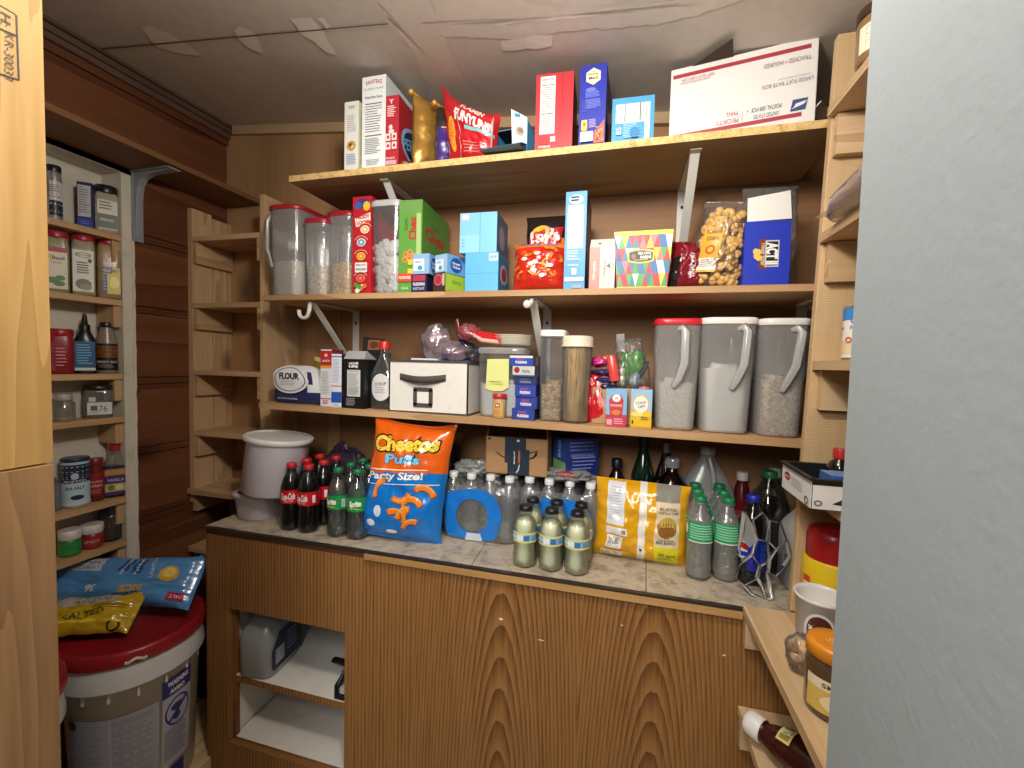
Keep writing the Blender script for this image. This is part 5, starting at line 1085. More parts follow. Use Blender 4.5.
t = soda('cola_bottle', '', 'soda bottle', (0, 0, CT), .35, 'cola bottles in a six-pack', 'c4242c', cred, dco, cola)
pack(t, [(-1.034, 1.150), (-.968, 1.150), (-1.034, 1.219), (-.966, 1.219), (-1.040, 1.290), (-.972, 1.290)],
     ['red-capped cola bottle at the front left of the six-pack', 'red-capped cola bottle at the front right of the six-pack, label facing out', 'red-capped cola bottle in the middle row, left, of the six-pack', 'red-capped cola bottle in the middle row, right, of the six-pack', 'red-capped cola bottle at the back left of the six-pack', 'red-capped cola bottle at the back right of the six-pack'], [.35, -.1, .6, -.4, .2, -.5])
gsl = film('1f8a48')
def dsp(f): f.text('Sprite', .46, .52, .36, .55, cwh, bold=.05, shear=.15, rot=.06); f.poly([(.2, .18), (.45, .26), (.7, .14), (.45, .2)], film('d9e23a')); f.rect(.80, .2, .9, .75, cwh); f.bars(.81, .25, .89, .7, 8, film('2a3a30')); f.lines(.06, .2, .14, .8, 5, cwh, 3, .3)
t = soda('lemon_lime_bottle', '', 'soda bottle', (0, 0, CT), 0, 'lemon-lime soda bottles beside the colas', '1d6b42', gsl, dsp, lime)
pack(t, [(-.858, 1.150), (-.790, 1.153), (-.862, 1.220), (-.794, 1.223), (-.864, 1.290), (-.797, 1.291)],
     ['green-capped lemon-lime bottle at the front left, beside the colas', 'green-capped lemon-lime bottle at the front right, touching the puffs bag', 'green-capped lemon-lime bottle in the middle row on the cola side', 'green-capped lemon-lime bottle in the middle row behind the puffs bag', 'green-capped lemon-lime bottle at the back on the cola side', 'green-capped lemon-lime bottle at the back behind the puffs bag'], [-.45, .45, .1, .2, -.3, .5])
lbl2 = film('2a9a62')
def dz(f):
    f.lines(.2, .12, .8, .9, 6, film('8fd0ae'), 5, .5); f.ell(.09, .6, .05, .25, cwh); f.lines(.84, .2, .95, .8, 5, film('bfe4d0'), 3, .4); f.rect(.18, .0, .84, .06, film('d8e4d8'))
milky = clear('cloudy_water', 'dbe4e4', .10, .15, .05)
t = soda('sparkling_drink_bottle', '', 'soda bottle', (0, 0, CT), 0, 'green-labelled drink bottles right of the yellow chip bag', '1f7a4c', lbl2, dz, lime, lab=(.47, .71), body=crink)
pack(t, [(.203, 1.212), (.271, 1.222), (.206, 1.281), (.274, 1.291), (.209, 1.349), (.276, 1.360)],
     ['front left green-labelled drink bottle, touching the yellow chip bag', 'front right green-labelled drink bottle, beside the blue-capped cola', 'middle row left green-capped drink bottle behind the yellow chip bag', 'middle row right green-capped drink bottle near the blue-capped cola', 'back left green-capped drink bottle before the gallon jug', 'back right green-capped drink bottle before the gallon jug'], [.1, -.15, .4, .3, .2, .1])
lemon = mt('lemonade', 'fffbd2', .4, spec=.2); lsl = film('8fb4d0')
def dl(f): f.rect(.0, .8, 1, 1, film('d8d88a')); f.rect(.0, .0, 1, .16, film('e6dc7a')); f.rect(.34, .2, .52, .78, film('e6ecee')); f.rect(.54, .25, .68, .74, film('3a72b0')); f.text('LEMON', .22, .5, .2, .3, film('f0f2f0'), bold=.03); f.rect(.75, .3, .9, .7, film('5a94c4'))
t = soda('lemonade_bottle', '', 'lemonade bottle', (0, 0, CT), 0, 'small pale yellow lemonade bottles', '17171a', lsl, dl, lemon, h=.166, r=.0325, lv=.78, lab=(.44, .60), neckr=.0155)
pack(t, [(-.252, 1.135), (-.180, 1.135), (-.110, 1.135), (-.247, 1.206), (-.177, 1.206), (-.107, 1.206)],
     ['black-capped lemonade bottle at the front left of its group of six', 'black-capped lemonade bottle at the front centre of its group of six', 'black-capped lemonade bottle at the front right of its group of six', 'black-capped lemonade bottle at the back left of its group of six', 'black-capped lemonade bottle at the back centre of its group of six', 'black-capped lemonade bottle at the back right, near the yellow bag'], [.1, 0, -.2, .3, .5, -.4])
# ---- water cases
def water_bottle():
    h, r = .203, .0295; t = thing('water_bottle', '', 'water bottle', (0, 0, CT), 0)
    mb = MB(); prof = [(r*.7, .001), (r*.95, .008)]+[(r*(.985 if k % 2 else .94), .02+k*.012) for k in range(9)]+[(r, .135), (r*.96, .148), (r*.7, .168), (r*.46, .182), (.0125, .188)]
    mb.lathe(prof, crink, 22, (True, False)); obj('bottle', mb, t)
    mb = MB(); mb.lathe([(.0145, .186), (.015, .189), (.0148, .200), (.0135, h)], plastic('e4e6e6', .35), 18); obj('cap', mb, t); return t
wb = water_bottle(); first = True
rows = ['front', 'second', 'third', 'back']; colm = ['leftmost', 'second from left', 'third from left', 'rightmost']
filmw = clear('shrink_film', 'f2f5f8', .12, .9, .10, nz=1.0, nscale=24)
bluep = mt('blue_film_print', '1d78cf', .22, nz=.3, nscale=30, coat=.4)
for side, x0, y0 in (('left', -.523, 1.272), ('right', -.277, 1.290)):
    for j in range(3 if side == 'right' else 4):
        for i in range(4):
            loc = (x0+i*.0625, y0+j*.0545+(0 if i % 2 else .003), CT)
            l = 'clear white-capped water bottle, %s in the %s row of the %s wrapped case' % (colm[i], rows[j], side)
            g = 'water bottles in the %s case' % side
            if first: wb.location = loc; tag(wb, l, None, g); first = False
            else: dup(wb, loc, rnd.random()*6, l, g)
    nr = 3 if side == 'right' else 4
    t = thing('water_case_wrap', 'clear shrink wrap with blue printed panel around the %s case of water bottles' % side, 'shrink wrap', (x0+.0938, y0+.0545*(nr-1)/2, CT), 0, 'shrink wraps of the water cases')
    W, D = .1275, .0545*(nr-1)/2+.0335
    def wp(u, v, k, W=W, D=D): # front panel surface of the wrap
        x = (u-.5)*2; e = 7; y = -D*(max(1e-6, 1-abs(x)**e))**(1/e); z = .003+.165*v
        n = noise.noise(Vector((u*7, v*6, W*3+D*10)))*.004
        return Vector((x*W*.999, y-.0012-k+n*.6-.002, z))
    mb = MB(); mb.loft([(.001, W*.96, D*.96, 7), (.006, W, D, 7), (.06, W*1.004, D*1.01, 7), (.12, W, D, 7), (.150, W*.985, D*.975, 6), (.170, W*.95, D*.93, 5)], filmw, 48, (False, False))
    mb.v = [(x+noise.noise(Vector((x*30, y*30, z*30)))*.003, y+noise.noise(Vector((x*30+9, y*30, z*30)))*.003, z) for x, y, z in mb.v]
    obj('film', mb, t)
    mb = MB(); f = Face(mb, wp, 2*W, .165, .009)
    n = 40; r_ = random.Random(3); pts = []
    cu, cv = (.44, .46) if side == 'left' else (.5, .50)
    for i in range(n+1):
        a = 2*PI*i/n; ru, rv = (.36, .50) if side == 'left' else (.40, .42)
        sq = 1/(abs(math.cos(a))**3.2+abs(math.sin(a))**3.2)**(1/3.2); wv = 1+.03*math.sin(5*a+1)
        lo = max(-.02 - .44, -1)
        o = (cu+ru*sq*wv*math.cos(a), min(1.02, max(.03, cv+rv*sq*wv*math.sin(a)))); inn = (cu+.205*math.cos(a), cv+.30*math.sin(a)*1.05)
        if side == 'right': inn = (cu+.2*math.cos(a), cv-.1+.28*math.sin(a))
        pts += [o, inn]
    f.tris(pts, [q for i in range(n) for q in ((2*i, 2*i+2, 2*i+3), (2*i, 2*i+3, 2*i+1))], bluep)
    f.poly([(.36, .0), (.58, .0), (.55, .14), (.38, .14)], film('c9d2da')) if side == 'left' else None
    obj('blue_panel', mb, t)
# crumpled clear film lying on the cases
t1 = mt('white_red_film', 'd8dde2', .3, nz=.4, nscale=30)
mb = MB(); mb.blob((0, 0, .008), (.075, .055, .016), clear('loose_film', 'f2f4f6', .25, .3, .1, nz=1.0, nscale=30), .5, 3, 4, 40, 20); mb.blob((.0, -.03, .010), (.03, .02, .012), film('b9322c'), .4, 3, 6, 20, 12)
single('plastic_film', mb, 'crumpled clear film with a red patch lying on the right water case', 'plastic film', (-.165, 1.335, CT+.204))
mb = MB(); mb.blob((0, 0, .006), (.055, .05, .022), clear('loose_film', '', 0), .5, 3, 14, 40, 20)
single('plastic_film', mb, 'crumpled clear film on the left water case beside the brown shipping box', 'plastic film', (-.475, 1.325, CT+.204))
# shipping box
Y = 1.292; a, b = span(486.5, 547, 455, Y); w = b-a; z = CT+.2045; h = P(516, 438, Y=Y).z-z
t = thing('shipping_box', 'small open brown shipping box with dark tape standing on the left water case', 'box', ((a+b)/2, Y, z), .02)
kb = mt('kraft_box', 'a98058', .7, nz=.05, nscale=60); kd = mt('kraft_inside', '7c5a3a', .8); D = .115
mb = MB()
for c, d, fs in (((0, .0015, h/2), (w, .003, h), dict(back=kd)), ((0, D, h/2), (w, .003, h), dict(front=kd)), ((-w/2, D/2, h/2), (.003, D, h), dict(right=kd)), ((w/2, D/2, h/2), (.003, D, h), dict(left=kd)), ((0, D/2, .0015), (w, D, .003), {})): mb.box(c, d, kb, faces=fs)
f = flat(mb, (-w/2, 0, 0), (w, 0, 0), (0, 0, h)); bkn = card('2a2420')
f.poly([(.14, .62), (.2, .52), (.28, .45), (.31, .44), (.31, .47), (.25, .51), (.19, .58)], bkn); f.poly([(.70, .44), (.78, .47), (.84, .56), (.845, .66), (.82, .66), (.82, .57), (.77, .50), (.70, .46)], bkn); f.poly([(.72, .60), (.86, .68), (.845, .70), (.72, .63)], bkn); f.ell(.05, .94, .03, .03, bkn)
obj('body', mb, t)
mb = MB(); tp = card('23303f'); f = flat(mb, (-w/2, -.0006, 0), (w, 0, 0), (0, 0, h)); f.poly([(.31, 1), (.66, 1), (.66, .70), (.72, .70), (.72, 0), (.36, 0), (.36, .32), (.31, .32)], tp)
f.text('prime', .47, .46, .34*h/w, .055, card('d8dde2'), rot=-PI/2, bold=.03); f.text('amazon', .55, .50, .34*h/w, .055, card('c8743a'), rot=-PI/2, bold=.03); f.poly([(.50, .06), (.53, .13), (.55, .28), (.565, .30), (.55, .14), (.52, .06)], card('d8dde2')); f.ell(.53, .93, .025, .035, card('d8d4cc')); obj('tape', mb, t, label='dark printed packing tape')
for s, nm in ((-1, 0), (1, 1)):
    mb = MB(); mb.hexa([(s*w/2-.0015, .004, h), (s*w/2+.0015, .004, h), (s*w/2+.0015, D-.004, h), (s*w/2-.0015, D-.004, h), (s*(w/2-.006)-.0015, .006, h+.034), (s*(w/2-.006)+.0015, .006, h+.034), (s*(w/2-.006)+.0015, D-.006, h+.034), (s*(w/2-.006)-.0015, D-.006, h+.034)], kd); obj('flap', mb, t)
# navy box on the right case
Y = 1.345; a, b = span(557, 601, 450, Y); z = CT+.2045; h = .118
mb = MB(); W = .115; mb.box((0, .045, h/2), (W, .09, h), card('22357e'), faces=dict(left=card('2c55a0'), top=card('1c2450'))); S = box_faces(mb, W, .09, h); f = S['front']; w_ = card('8fa0d8')
f.lines(.12, .62, .92, .9, 3, w_, 5, .35); f.lines(.2, .12, .95, .5, 4, w_, 6, .3); f.text('SANDWICH BAGS', .5, .55, .7, .08, w_, bold=.02); g = S['left']; g.rect(0, 0, 1, .36, card('8ab86a')); g.text('BAGS', .5, .68, .6, .16, card('b8cce8'), rot=PI/2)
single('storage_bag_box', mb, 'navy box of storage bags standing on the right water case under the shelf', 'box', ((a+b)/2+.012, Y, z+.002), .6)
# ---- cheese puffs bag
org = film('dd5f12'); blu = film('1272c4')
def zone(u, v): return blu if v < .585+.07*(u-.5)+(-.06 if u > .82 else 0)*0 else org
w, h = .274, .352
t = MB(); f = bag(t, w, h, .105, org, zone, 17, .0075, pinch=.10, crimp=.05, nu=44, nv=52, corner=.07)
yel = film('f2d34a'); blk_ = film('1c1712'); wt = film('f4f1ea')
f.text('Cheetos', .47, .83, .86, .155, blk_, bold=.085, rot=.09, shear=.15); f.text('Cheetos', .47, .83, .82, .13, yel, bold=.05, rot=.09, shear=.15)
f.text('Puffs', .46, .70, .47, .085, film('123a6a'), bold=.07, rot=.07); f.text('Puffs', .46, .70, .46, .08, film('7cc4ec'), bold=.04, rot=.07)
f.poly([(.05, .585), (.80, .64), (.80, .632), (.05, .575)], wt); f.text('Party Size!', .40, .545, .72, .082, wt, bold=.03, rot=.10, shear=.1)
f.poly([(.04, .455), (.55, .50), (.95, .525), (.95, .519), (.55, .494), (.04, .449)], wt)
for u, v, a0, sw, s in ((.30, .40, 1.7, 1.9, .16), (.50, .455, 4.1, 1.9, .16), (.78, .375, .4, 1.9, .17), (.66, .31, 2.6, 1.5, .13), (.66, .27, .6, 1.8, .17), (.62, .18, 1.5, 1.5, .17), (.45, .15, .2, 2.0, .17), (.70, .10, 1.2, 1.7, .15)):
    f.ring(u, v, s, s*.82, .60, film('9c4410'), 14, a0-.06, a0+sw+.06); f.ring(u, v+.004, s*.98, s*.80, .64, film('e8822a'), 14, a0, a0+sw); f.ring(u, v+.012, s*.93, s*.75, .88, film('f4a850'), 12, a0+.15, a0+sw-.15); f.k -= 3
f.k += 3
for u, v, ru, rv in ((.16, .13, .06, .03), (.24, .24, .05, .05), (.44, .08, .07, .018)): f.ell(u, v, ru, rv, film('dfe6ec'), 12)
single('cheese_puffs_bag', t, 'big orange and blue party-size cheese puffs bag leaning on the bottles', 'snack bag', (-.655, 1.168, CT+.006), (-.14, .085, .13))
# ---- yellow bag
yb = film('d9a018'); w, h = .262, .222
def zy(u, v):
    if .485 < u < .555: return film('e9e6dc')
    if .135 < u < .335 and v > .44 and v < .97: return film('e2e4e8')
    if .66 < u < .90:
        return film('8f8b80') if v > .80 else (film('e0cfae') if v > .26 else film('d2ce1e'))
    return None
t = MB(); f = bag(t, w, h, .10, yb, zy, 23, .008, pinch=.04, crimp=.04, nu=52, nv=40)
f.rect(.13, .33, .36, .42, film('e9e9e6')); f.rect(.30, .35, .345, .40, film('8a8a8a')); f.rect(.14, .15, .31, .31, film('eceae4')); f.bars(.155, .17, .295, .30, 18, film('2f2d2c')); f.rect(.1, .045, .33, .11, film('d9d4c4')); f.lines(.11, .05, .32, .10, 3, film('8a7a4a'), 3, .4); f.lines(.16, .5, .32, .92, 12, film('b8bcc4'), 4, .2)
f.lines(.14, .118, .42, .14, 2, film('a8741a'), 3, .4); f.text('RUSTIC', .78, .72, .18, .035, film('6a5a44')); f.text('TORTILLA CHIPS', .78, .675, .22, .03, film('6a5a44'))
f.ell(.775, .50, .10, .13, film('c9a24a')); f.ring(.775, .50, .10, .13, .86, film('8a5a2a'), 24, PI*.9, PI*2.1); f.ell(.775, .47, .08, .085, film('8a5c28'))
for k in range(5): f.poly([(.71+.028*k, .50), (.722+.028*k, .60+.02*(k % 2)), (.735+.028*k, .50)], film('d9b45a')); f.k -= 1
f.k += 1
f.text('HECHO CON', .77, .345, .16, .022, film('5a4a3a')); f.text('MAIZ BLANCO', .775, .315, .2, .035, film('5a4a3a'), bold=.02); f.text('100% natural', .78, .16, .18, .035, film('3f4a1c'), shear=.3, bold=.02); f.lines(.69, .09, .87, .13, 2, film('8a8a2a'), 3, .4); f.rect(.505, .17, .53, .20, film('2a2622'))
single('tortilla_chip_bag', t, 'yellow chip bag seen from the back with a bar code and white seam', 'snack bag', (.052, 1.262, CT+.001), (-.10, .02, -.03))
# ---- bottles and jugs at the back of the counter
dkg = mt('dark_green_glass', '0d2a1c', .08, coat=.5); dkb = mt('dark_brown_glass', '160d0a', .08, coat=.5); blkp = plastic('141416', .4)
def backbottle(name, label, px, Y, h, r, m, cap, capm, lab=None, neck=.013, capr=.016, cat='bottle', sh=.62, group='bottles at the back of the counter'):
    x = P(px, 465, Y=Y).x; t = thing(name, label, cat, (x, Y, CT), 0, group)
    mb = MB(); mb.lathe([(r*.9, 0), (r, .006), (r, h*sh), (r*.9, h*(sh+.06)), (neck*1.4, h*(sh+.2)), (neck, h*(sh+.26)), (neck, h*.94)], m, 28); obj('bottle', mb, t)
    mb = MB(); mb.lathe([(capr, h*.9), (capr, h*.99), (capr*.9, h)], capm, 20); obj('cap', mb, t)
    if lab:
        mb = MB(); f = cyl(mb, r+.0004, h*.18, h*.55, span=2.6); f.rect(0, 0, 1, 1, card(lab)); f.lines(.2, .3, .8, .8, 4, card('c8c0b0'), 4, .4); obj('label', mb, t)
    return t
backbottle('sauce_bottle', 'dark brown bottle with black cap behind the yellow chip bag, leftmost there', 617, 1.40, .258, .040, dkb, 0, blkp, capr=.017)
backbottle('wine_bottle', 'tall dark green bottle rising behind the yellow chip bag', 643, 1.43, .335, .036, dkg, 0, mt('green_foil', '123a30', .4), '1c4a3a', sh=.60)
backbottle('soda_bottle', 'small brown bottle with dark green cap in front of the tall green bottle', 643.5, 1.345, .205, .030, dkb, 0, plastic('1a5a3c', .4), cat='bottle')
backbottle('wine_bottle', 'dark bottle with silver foil neck behind the round dark jug', 666, 1.435, .315, .034, dkb, 0, mt('silver_foil', '9a9894', .3, metal=.7), capr=.015)
t = backbottle('syrup_jug', 'round black jug with clear ribbed cap behind the yellow chip bag', 672.5, 1.372, .280, .058, mt('black_syrup', '0c0708', .1, coat=.5), 0, clear('clear_cap', 'e8e8e8', .3, .25, .1), capr=.020, sh=.64)
backbottle('ketchup_bottle', 'red-labelled bottle with white cap behind the drink bottles, near the dark soda', 743, 1.415, .245, .028, mt('red_sauce', '5a1418', .2), 0, plastic('d9d6cf'), '8a2028', capr=.016)
backbottle('water_jug', 'clear bottle with pale cap at the back near the right-hand post', 776, 1.415, .265, .034, clearp, 0, plastic('b9bcb8'), capr=.017)
def gallon(label, x, y, rx, ry, h, m, liq, lvl, capm, hx):
    t = thing('gallon_jug', label, 'jug', (x, y, CT)); 
    R = [(.001, rx*.92, ry*.92, 4), (.008, rx, ry, 4), (h*.52, rx, ry, 4), (h*.60, rx*.96, ry*.96, 3.4), (h*.76, rx*.62, ry*.62, 2.6), (h*.88, rx*.30, ry*.34, 2), (h*.94, .019, .019, 2)]
    mb = MB(); mb.loft(R, m, 36, (True, False)); obj('jug', mb, t)
    if liq: mb = MB(); mb.loft([(.003, rx*.9, ry*.9, 4), (h*lvl, rx*.97, ry*.97, 4)], liq, 36); obj('liquid', mb, t)
    mb = MB(); mb.tube([(hx*.01, -ry*.3, h*.90), (hx*rx*.45, -ry*.55, h*.80), (hx*rx*.72, -ry*.75, h*.66), (hx*rx*.6, -ry*.98, h*.50), (hx*rx*.55, -ry*1.0, h*.40)], .010, m, n=10); obj('handle', mb, t)
    mb = MB(); mb.lathe([(.022, h*.935), (.022, h*.995), (.020, h)], capm, 24); obj('cap', mb, t); return t
milk = clear('milky_jug', 'e6eaea', .32, .1, .2)
gallon('empty translucent gallon jug standing behind the green-labelled drink bottles', P(707, 470, Y=1.415).x, 1.418, .078, .046, .312, milk, None, 0, plastic('c8ccc8'), .3)
gallon('translucent white jug half hidden by the right-hand post on the counter', .487, 1.235, .082, .075, .255, clear('white_jug', 'd4dbe4', .45, .1, .2), clear('clear_liquid', 'c8d2dc', .3, .1), .55, plastic('d8dcdc'), .3)
# dark 1.25 litre soda and blue-capped cola with ring carrier
t = soda('soda_bottle', 'large dark soda bottle with green cap behind the blue-capped cola', 'soda bottle', (.392, 1.315, CT), .2, None, '1f6a3c', film('1c1a1a'), None, mt('dark_soda', '0e0a08', .1, coat=.4), h=.275, r=.052, lv=.72, lab=(.3, .58), neckr=.0165)
psl = film('1c2ea0')
def dpp(f): f.rect(0, 0, .3, 1, film('16161c')); f.ell(.18, .62, .14, .3, film('e8e8ea')); f.poly([(.04, .68), (.32, .60), (.32, .78), (.04, .86)], film('c8202c')); f.poly([(.04, .38), (.32, .42), (.32, .56), (.04, .52)], film('1c3ab8')); f.text('pepsi', .62, .5, .4, .3, film('dfe4f0'), bold=.04, rot=PI/2) if 0 else f.text('PEPSI', .66, .5, .5, .22, film('2a48c8'), bold=.05, rot=PI/2)
soda('cola_bottle', 'blue-capped cola bottle behind the empty plastic ring carrier', 'soda bottle', (.330, 1.222, CT), .1, None, '1c2c9c', psl, dpp, cola, h=.228, r=.0355, lv=.76, lab=(.18, .56))
rg = clear('ring_carrier_plastic', 'eceeec', .34, .6, .12)
O = P(757, 560, Y=1.165); O.z = CT
mb = MB()
def rp(px, py, dy=0): p = P(px, py, Y=1.160+dy); return Vector((p.x-O.x, p.y-O.y, p.z-O.z))
def strip(pts, r=.0035): mb.tube([rp(*p) for p in pts], r, rg, n=8, flat=.35)
rings = [((759, 518), 9, 15, .3), ((775, 527), 7.5, 15, -.5), ((757, 545), 7, 18, .15), ((772, 553), 8, 14, -.35), ((751, 568), 15, 8, -.5), ((771, 575), 9, 10, .5)]
loops = [[(744, 512), (752, 525), (757, 539), (752, 555), (742, 562), (739, 548), (742, 530), (744, 512)],
         [(757, 539), (768, 541), (768, 520), (762, 512), (753, 520), (757, 539)],
         [(768, 541), (776, 549), (786, 540), (781, 523), (770, 520), (768, 541)],
         [(752, 555), (757, 539), (768, 541), (769, 560), (760, 566), (752, 555)],
         [(752, 555), (760, 566), (757, 578), (744, 585), (736, 578), (740, 564), (752, 555)],
         [(769, 560), (776, 549), (786, 553), (784, 566), (775, 576), (768, 572), (769, 560)],
         [(760, 566), (769, 560), (768, 572), (770, 590), (772, 598), (766, 600), (764, 588), (757, 578), (760, 566)],
         [(786, 540), (790, 556), (784, 566)], [(744, 585), (752, 594), (766, 600)]]
for k, l in enumerate(loops): strip([(x, y, .006*math.sin(k+i)+(.0 if y < 588 else -.02)) for i, (x, y) in enumerate(l)], .0058)
sol = rg; mb.add([rp(*q) for q in ((744, 512), (752, 525), (757, 539), (750, 548), (742, 540))], [(0, 1, 2, 3, 4)], rg)
single('ring_carrier', mb, 'empty clear plastic ring carrier hanging in front of the blue-capped cola', 'plastic carrier', O)
# ---- tubs at the left end and bags behind the colas
tubm = plastic('d9d6de', .3); tubw = plastic('e6e4e2', .35)
t = thing('food_tub', 'small white plastic tub with a red lid on the left corner of the counter', 'tub', (-1.222, 1.216, CT), 0)
mb = MB(); mb.loft([(.001, .058, .058, 3), (.006, .062, .062, 3), (.072, .069, .069, 3), (.076, .073, .073, 3), (.082, .073, .073, 3)], plastic('cfc8d4', .3), 40, (True, False)); obj('body', mb, t)
mb = MB(); mb.loft([(.080, .074, .074, 3), (.088, .075, .075, 3), (.092, .070, .070, 3), (.0885, .064, .064, 3), (.0885, .03, .03, 3)], plastic('c8c4ca', .3), 40, (False, False)); obj('rim', mb, t)
mb = MB(); mb.loft([(.084, .064, .064, 3), (.0895, .064, .064, 3)], plastic('9a2430', .4), 40); obj('lid', mb, t, label='red lid')
t = thing('storage_tub', 'tall frosted white tub tilted sideways on the small red-lidded tub', 'tub', (-1.158, 1.205, CT+.0965), (-.04, .10, 0))
mb = MB(); mb.lathe([(.092, .001), (.098, .006), (.097, .165), (.100, .170), (.100, .180)], tubm, 44, (True, False)); obj('body', mb, t)
mb = MB(); mb.lathe([(.100, .172), (.107, .175), (.108, .188), (.104, .192), (.097, .192), (.095, .188)], tubw, 44); obj('lid', mb, t)
mb = MB(); mb.blob((0, 0, .10), (.11, .045, .115), film('4a3a4e'), .35, 2.6, 5, 40, 26, flatbot=.87); single('plastic_bag', mb, 'dark purple plastic bag slumped against the back wall behind the colas', 'plastic bag', (-1.02, 1.41, CT))
mb = MB(); mb.blob((0, 0, .085), (.085, .04, .10), film('3a4a70'), .35, 3, 9, 40, 26, flatbot=.85); single('plastic_bag', mb, 'blue-gray plastic bag behind the lemon-lime bottles', 'plastic bag', (-.82, 1.415, CT))
mb = MB(); mb.blob((0, 0, .13), (.075, .055, .16), film('1d2326'), .3, 2.4, 15, 36, 26, flatbot=.81)
f = Face(mb, lambda u, v, k: Vector((.0+.06*(u-.5)+.02, -.068-k, .20+.06*v)), .06, .06); f.lines(.1, .2, .9, .8, 3, film('2f8a8c'), 3, .3)
single('plastic_bag', mb, 'black bag with teal print in the shadow behind the cheese puffs bag', 'plastic bag', (-.62, 1.40, CT))
# ================================================================== right-hand shelves
z = 1.9925; p = P(858, 60, Z=z); r_ = .043; c = Vector((p.x+r_*.92+.008, p.y+.016, z)); h = .094
t = thing('peanut_butter_jar', 'brown-lidded jar with white label at the top of the right-hand shelves', 'jar', c, .9)
mb = MB(); mb.lathe([(r_*.9, .0), (r_, .005), (r_, h*.78), (r_*.92, h*.82)], mt('peanut_butter', '8a6a42', .35), 36); obj('jar', mb, t)
mb = MB(); f = cyl(mb, r_+.0004, h*.12, h*.62, a0=-PI/2-.5, span=3.6); f.rect(0, 0, 1, 1, card('ded8c2')); f.lines(.08, .2, .3, .9, 8, card('a08a86'), 3, .3); f.lines(.36, .2, .7, .9, 7, card('8a8a94'), 4, .3); f.rect(.32, 0, .335, 1, card('8a8478')); obj('label', mb, t)
mb = MB(); mb.lathe([(r_*1.02, h*.81), (r_*1.03, h*.83), (r_*1.03, h*.98), (r_*.97, h)], plastic('3a2a1a', .4), 36); obj('lid', mb, t)
# bag of cookies on second shelf
z = 1.7275; t = thing('cookie_bag', 'flat clear plastic bag with pink contents lying on the right-hand shelves', 'plastic bag', (.420, .80, z), 0)
bl_ = clear('soft_bag', 'f6f0ec', .32, .5, .12, nz=.6, nscale=30, dcol='f0e2da')
mb = MB(); mb.loft([(-.205, .035, .006, 2.4, 0, .006), (-.19, .052, .010, 2.4, 0, .010), (-.15, .060, .022, 2.4, 0, .022), (.0, .064, .031, 2.4, 0, .031), (.16, .066, .034, 2.4, 0, .034), (.19, .05, .01, 2.4, 0, .012)], bl_, 36, M=Matrix(((1, 0, 0, 0), (0, 0, -1, 0), (0, 1, 0, 0), (0, 0, 0, 1))))
mb.v = [(x+.006*noise.noise(Vector((x*40, y*20, z*40))), y, max(.0005, z+.006*noise.noise(Vector((x*40, y*25+5, z*30))))) for x, y, z in mb.v]; mb.add([(-.045, .14, .02), (-.070, .195, .008), (-.02, .195, .010), (-.01, .14, .025)], [(0, 1, 2, 3)], bl_); mb.add([(-.06, -.09, .02), (-.05, -.10, .055), (.03, -.09, .06), (.03, -.09, .02)], [(0, 1, 2, 3)], bl_); obj('bag', mb, t)
mb = MB(); mb.blob((-.006, -.01, .030), (.053, .14, .026), mt('pink_cookies', 'c88074', .6, nz=.5, nscale=70, var=.3), .3, 3, 7, 30, 16); obj('cookies', mb, t)
mb = MB(); mb.blob((-.045, -.045, .070), (.007,)*3, plastic('3a2a7a'), .1, 2, 1, 12, 8); obj('tie', mb, t)
# condensed milk can
z = 1.4535; r_ = .037; Yk = 1.0; k = P(845.5, 330, Y=Yk).x; t = thing('milk_can', 'small blue and white can of milk on the eye-level right-hand shelf', 'can', (k+r_*.95, Yk, z), .0)
h = P(852, 306, Y=Yk).z-z; steel = mt('tin', 'b8b8b4', .3, metal=.8)
mb = MB(); mb.lathe([(r_*.97, 0), (r_*1.01, .002), (r_*1.01, .004), (r_, .006), (r_, h-.006), (r_*1.01, h-.004), (r_*1.01, h-.001), (r_*.96, h), (r_*.95, h-.003)], steel, 36); obj('can', mb, t)
mb = MB(); f = cyl(mb, r_+.0003, .006, h-.006, span=5.6, a0=-PI/2+.3); f.rect(0, 0, 1, 1, card('ece8dc')); f.rect(0, .76, 1, 1, card('3a86cc')); f.rect(0, .06, 1, .34, card('e2d2a8')); f.ring(.28, .77, .035, .09, .6, card('3a86cc'))
for q in (.1, .32, .55): f.text('Evaporated', q, .60, .14, .09, card('3a5aa0'), bold=.02); f.text('Milk', q, .48, .08, .09, card('3a5aa0'), bold=.02)
f.ring(.24, .36, .03, .06, .6, card('d8642a')); f.rect(.27, .35, .9, .365, card('d8642a')); obj('label', mb, t)
# drawer tray in a card sleeve
z = 1.1725; q0 = P(782.5, 486, X=.346); q1 = P(811.5, 508, X=.346); d = Vector((q0.x-q1.x, q0.y-q1.y, 0)); L_ = d.length; an = math.atan2(d.y, d.x)-PI/2
t = thing('organizer_tray', 'black plastic organizer tray in a printed white sleeve on the right-hand shelves', 'tray', (q1.x, q1.y, z), an); W = .23; h = .056
bp = plastic('17181a', .4); ws = card('e2e1df')
mb = MB()
for c, dd in (((W/2, L_/2, .002), (W, L_, .004)), ((.002, L_/2, h/2), (.003, L_, h)), ((W-.002, L_/2, h/2), (.003, L_, h)), ((W/2, .002, h/2), (W, .003, h)), ((W/2, L_-.002, h/2), (W, .003, h))): mb.box(c, dd, bp)
for c, dd in (((-.002, L_/2, h), (.010, L_+.01, .004)), ((W/2, -.002, h), (W+.01, .010, .004)), ((W/2, L_+.002, h), (W+.01, .010, .004)), ((W+.002, L_/2, h), (.010, L_+.01, .004))): mb.box(c, dd, bp)
obj('tray', mb, t, bevel=.0015)
mb = MB(); s0 = .004
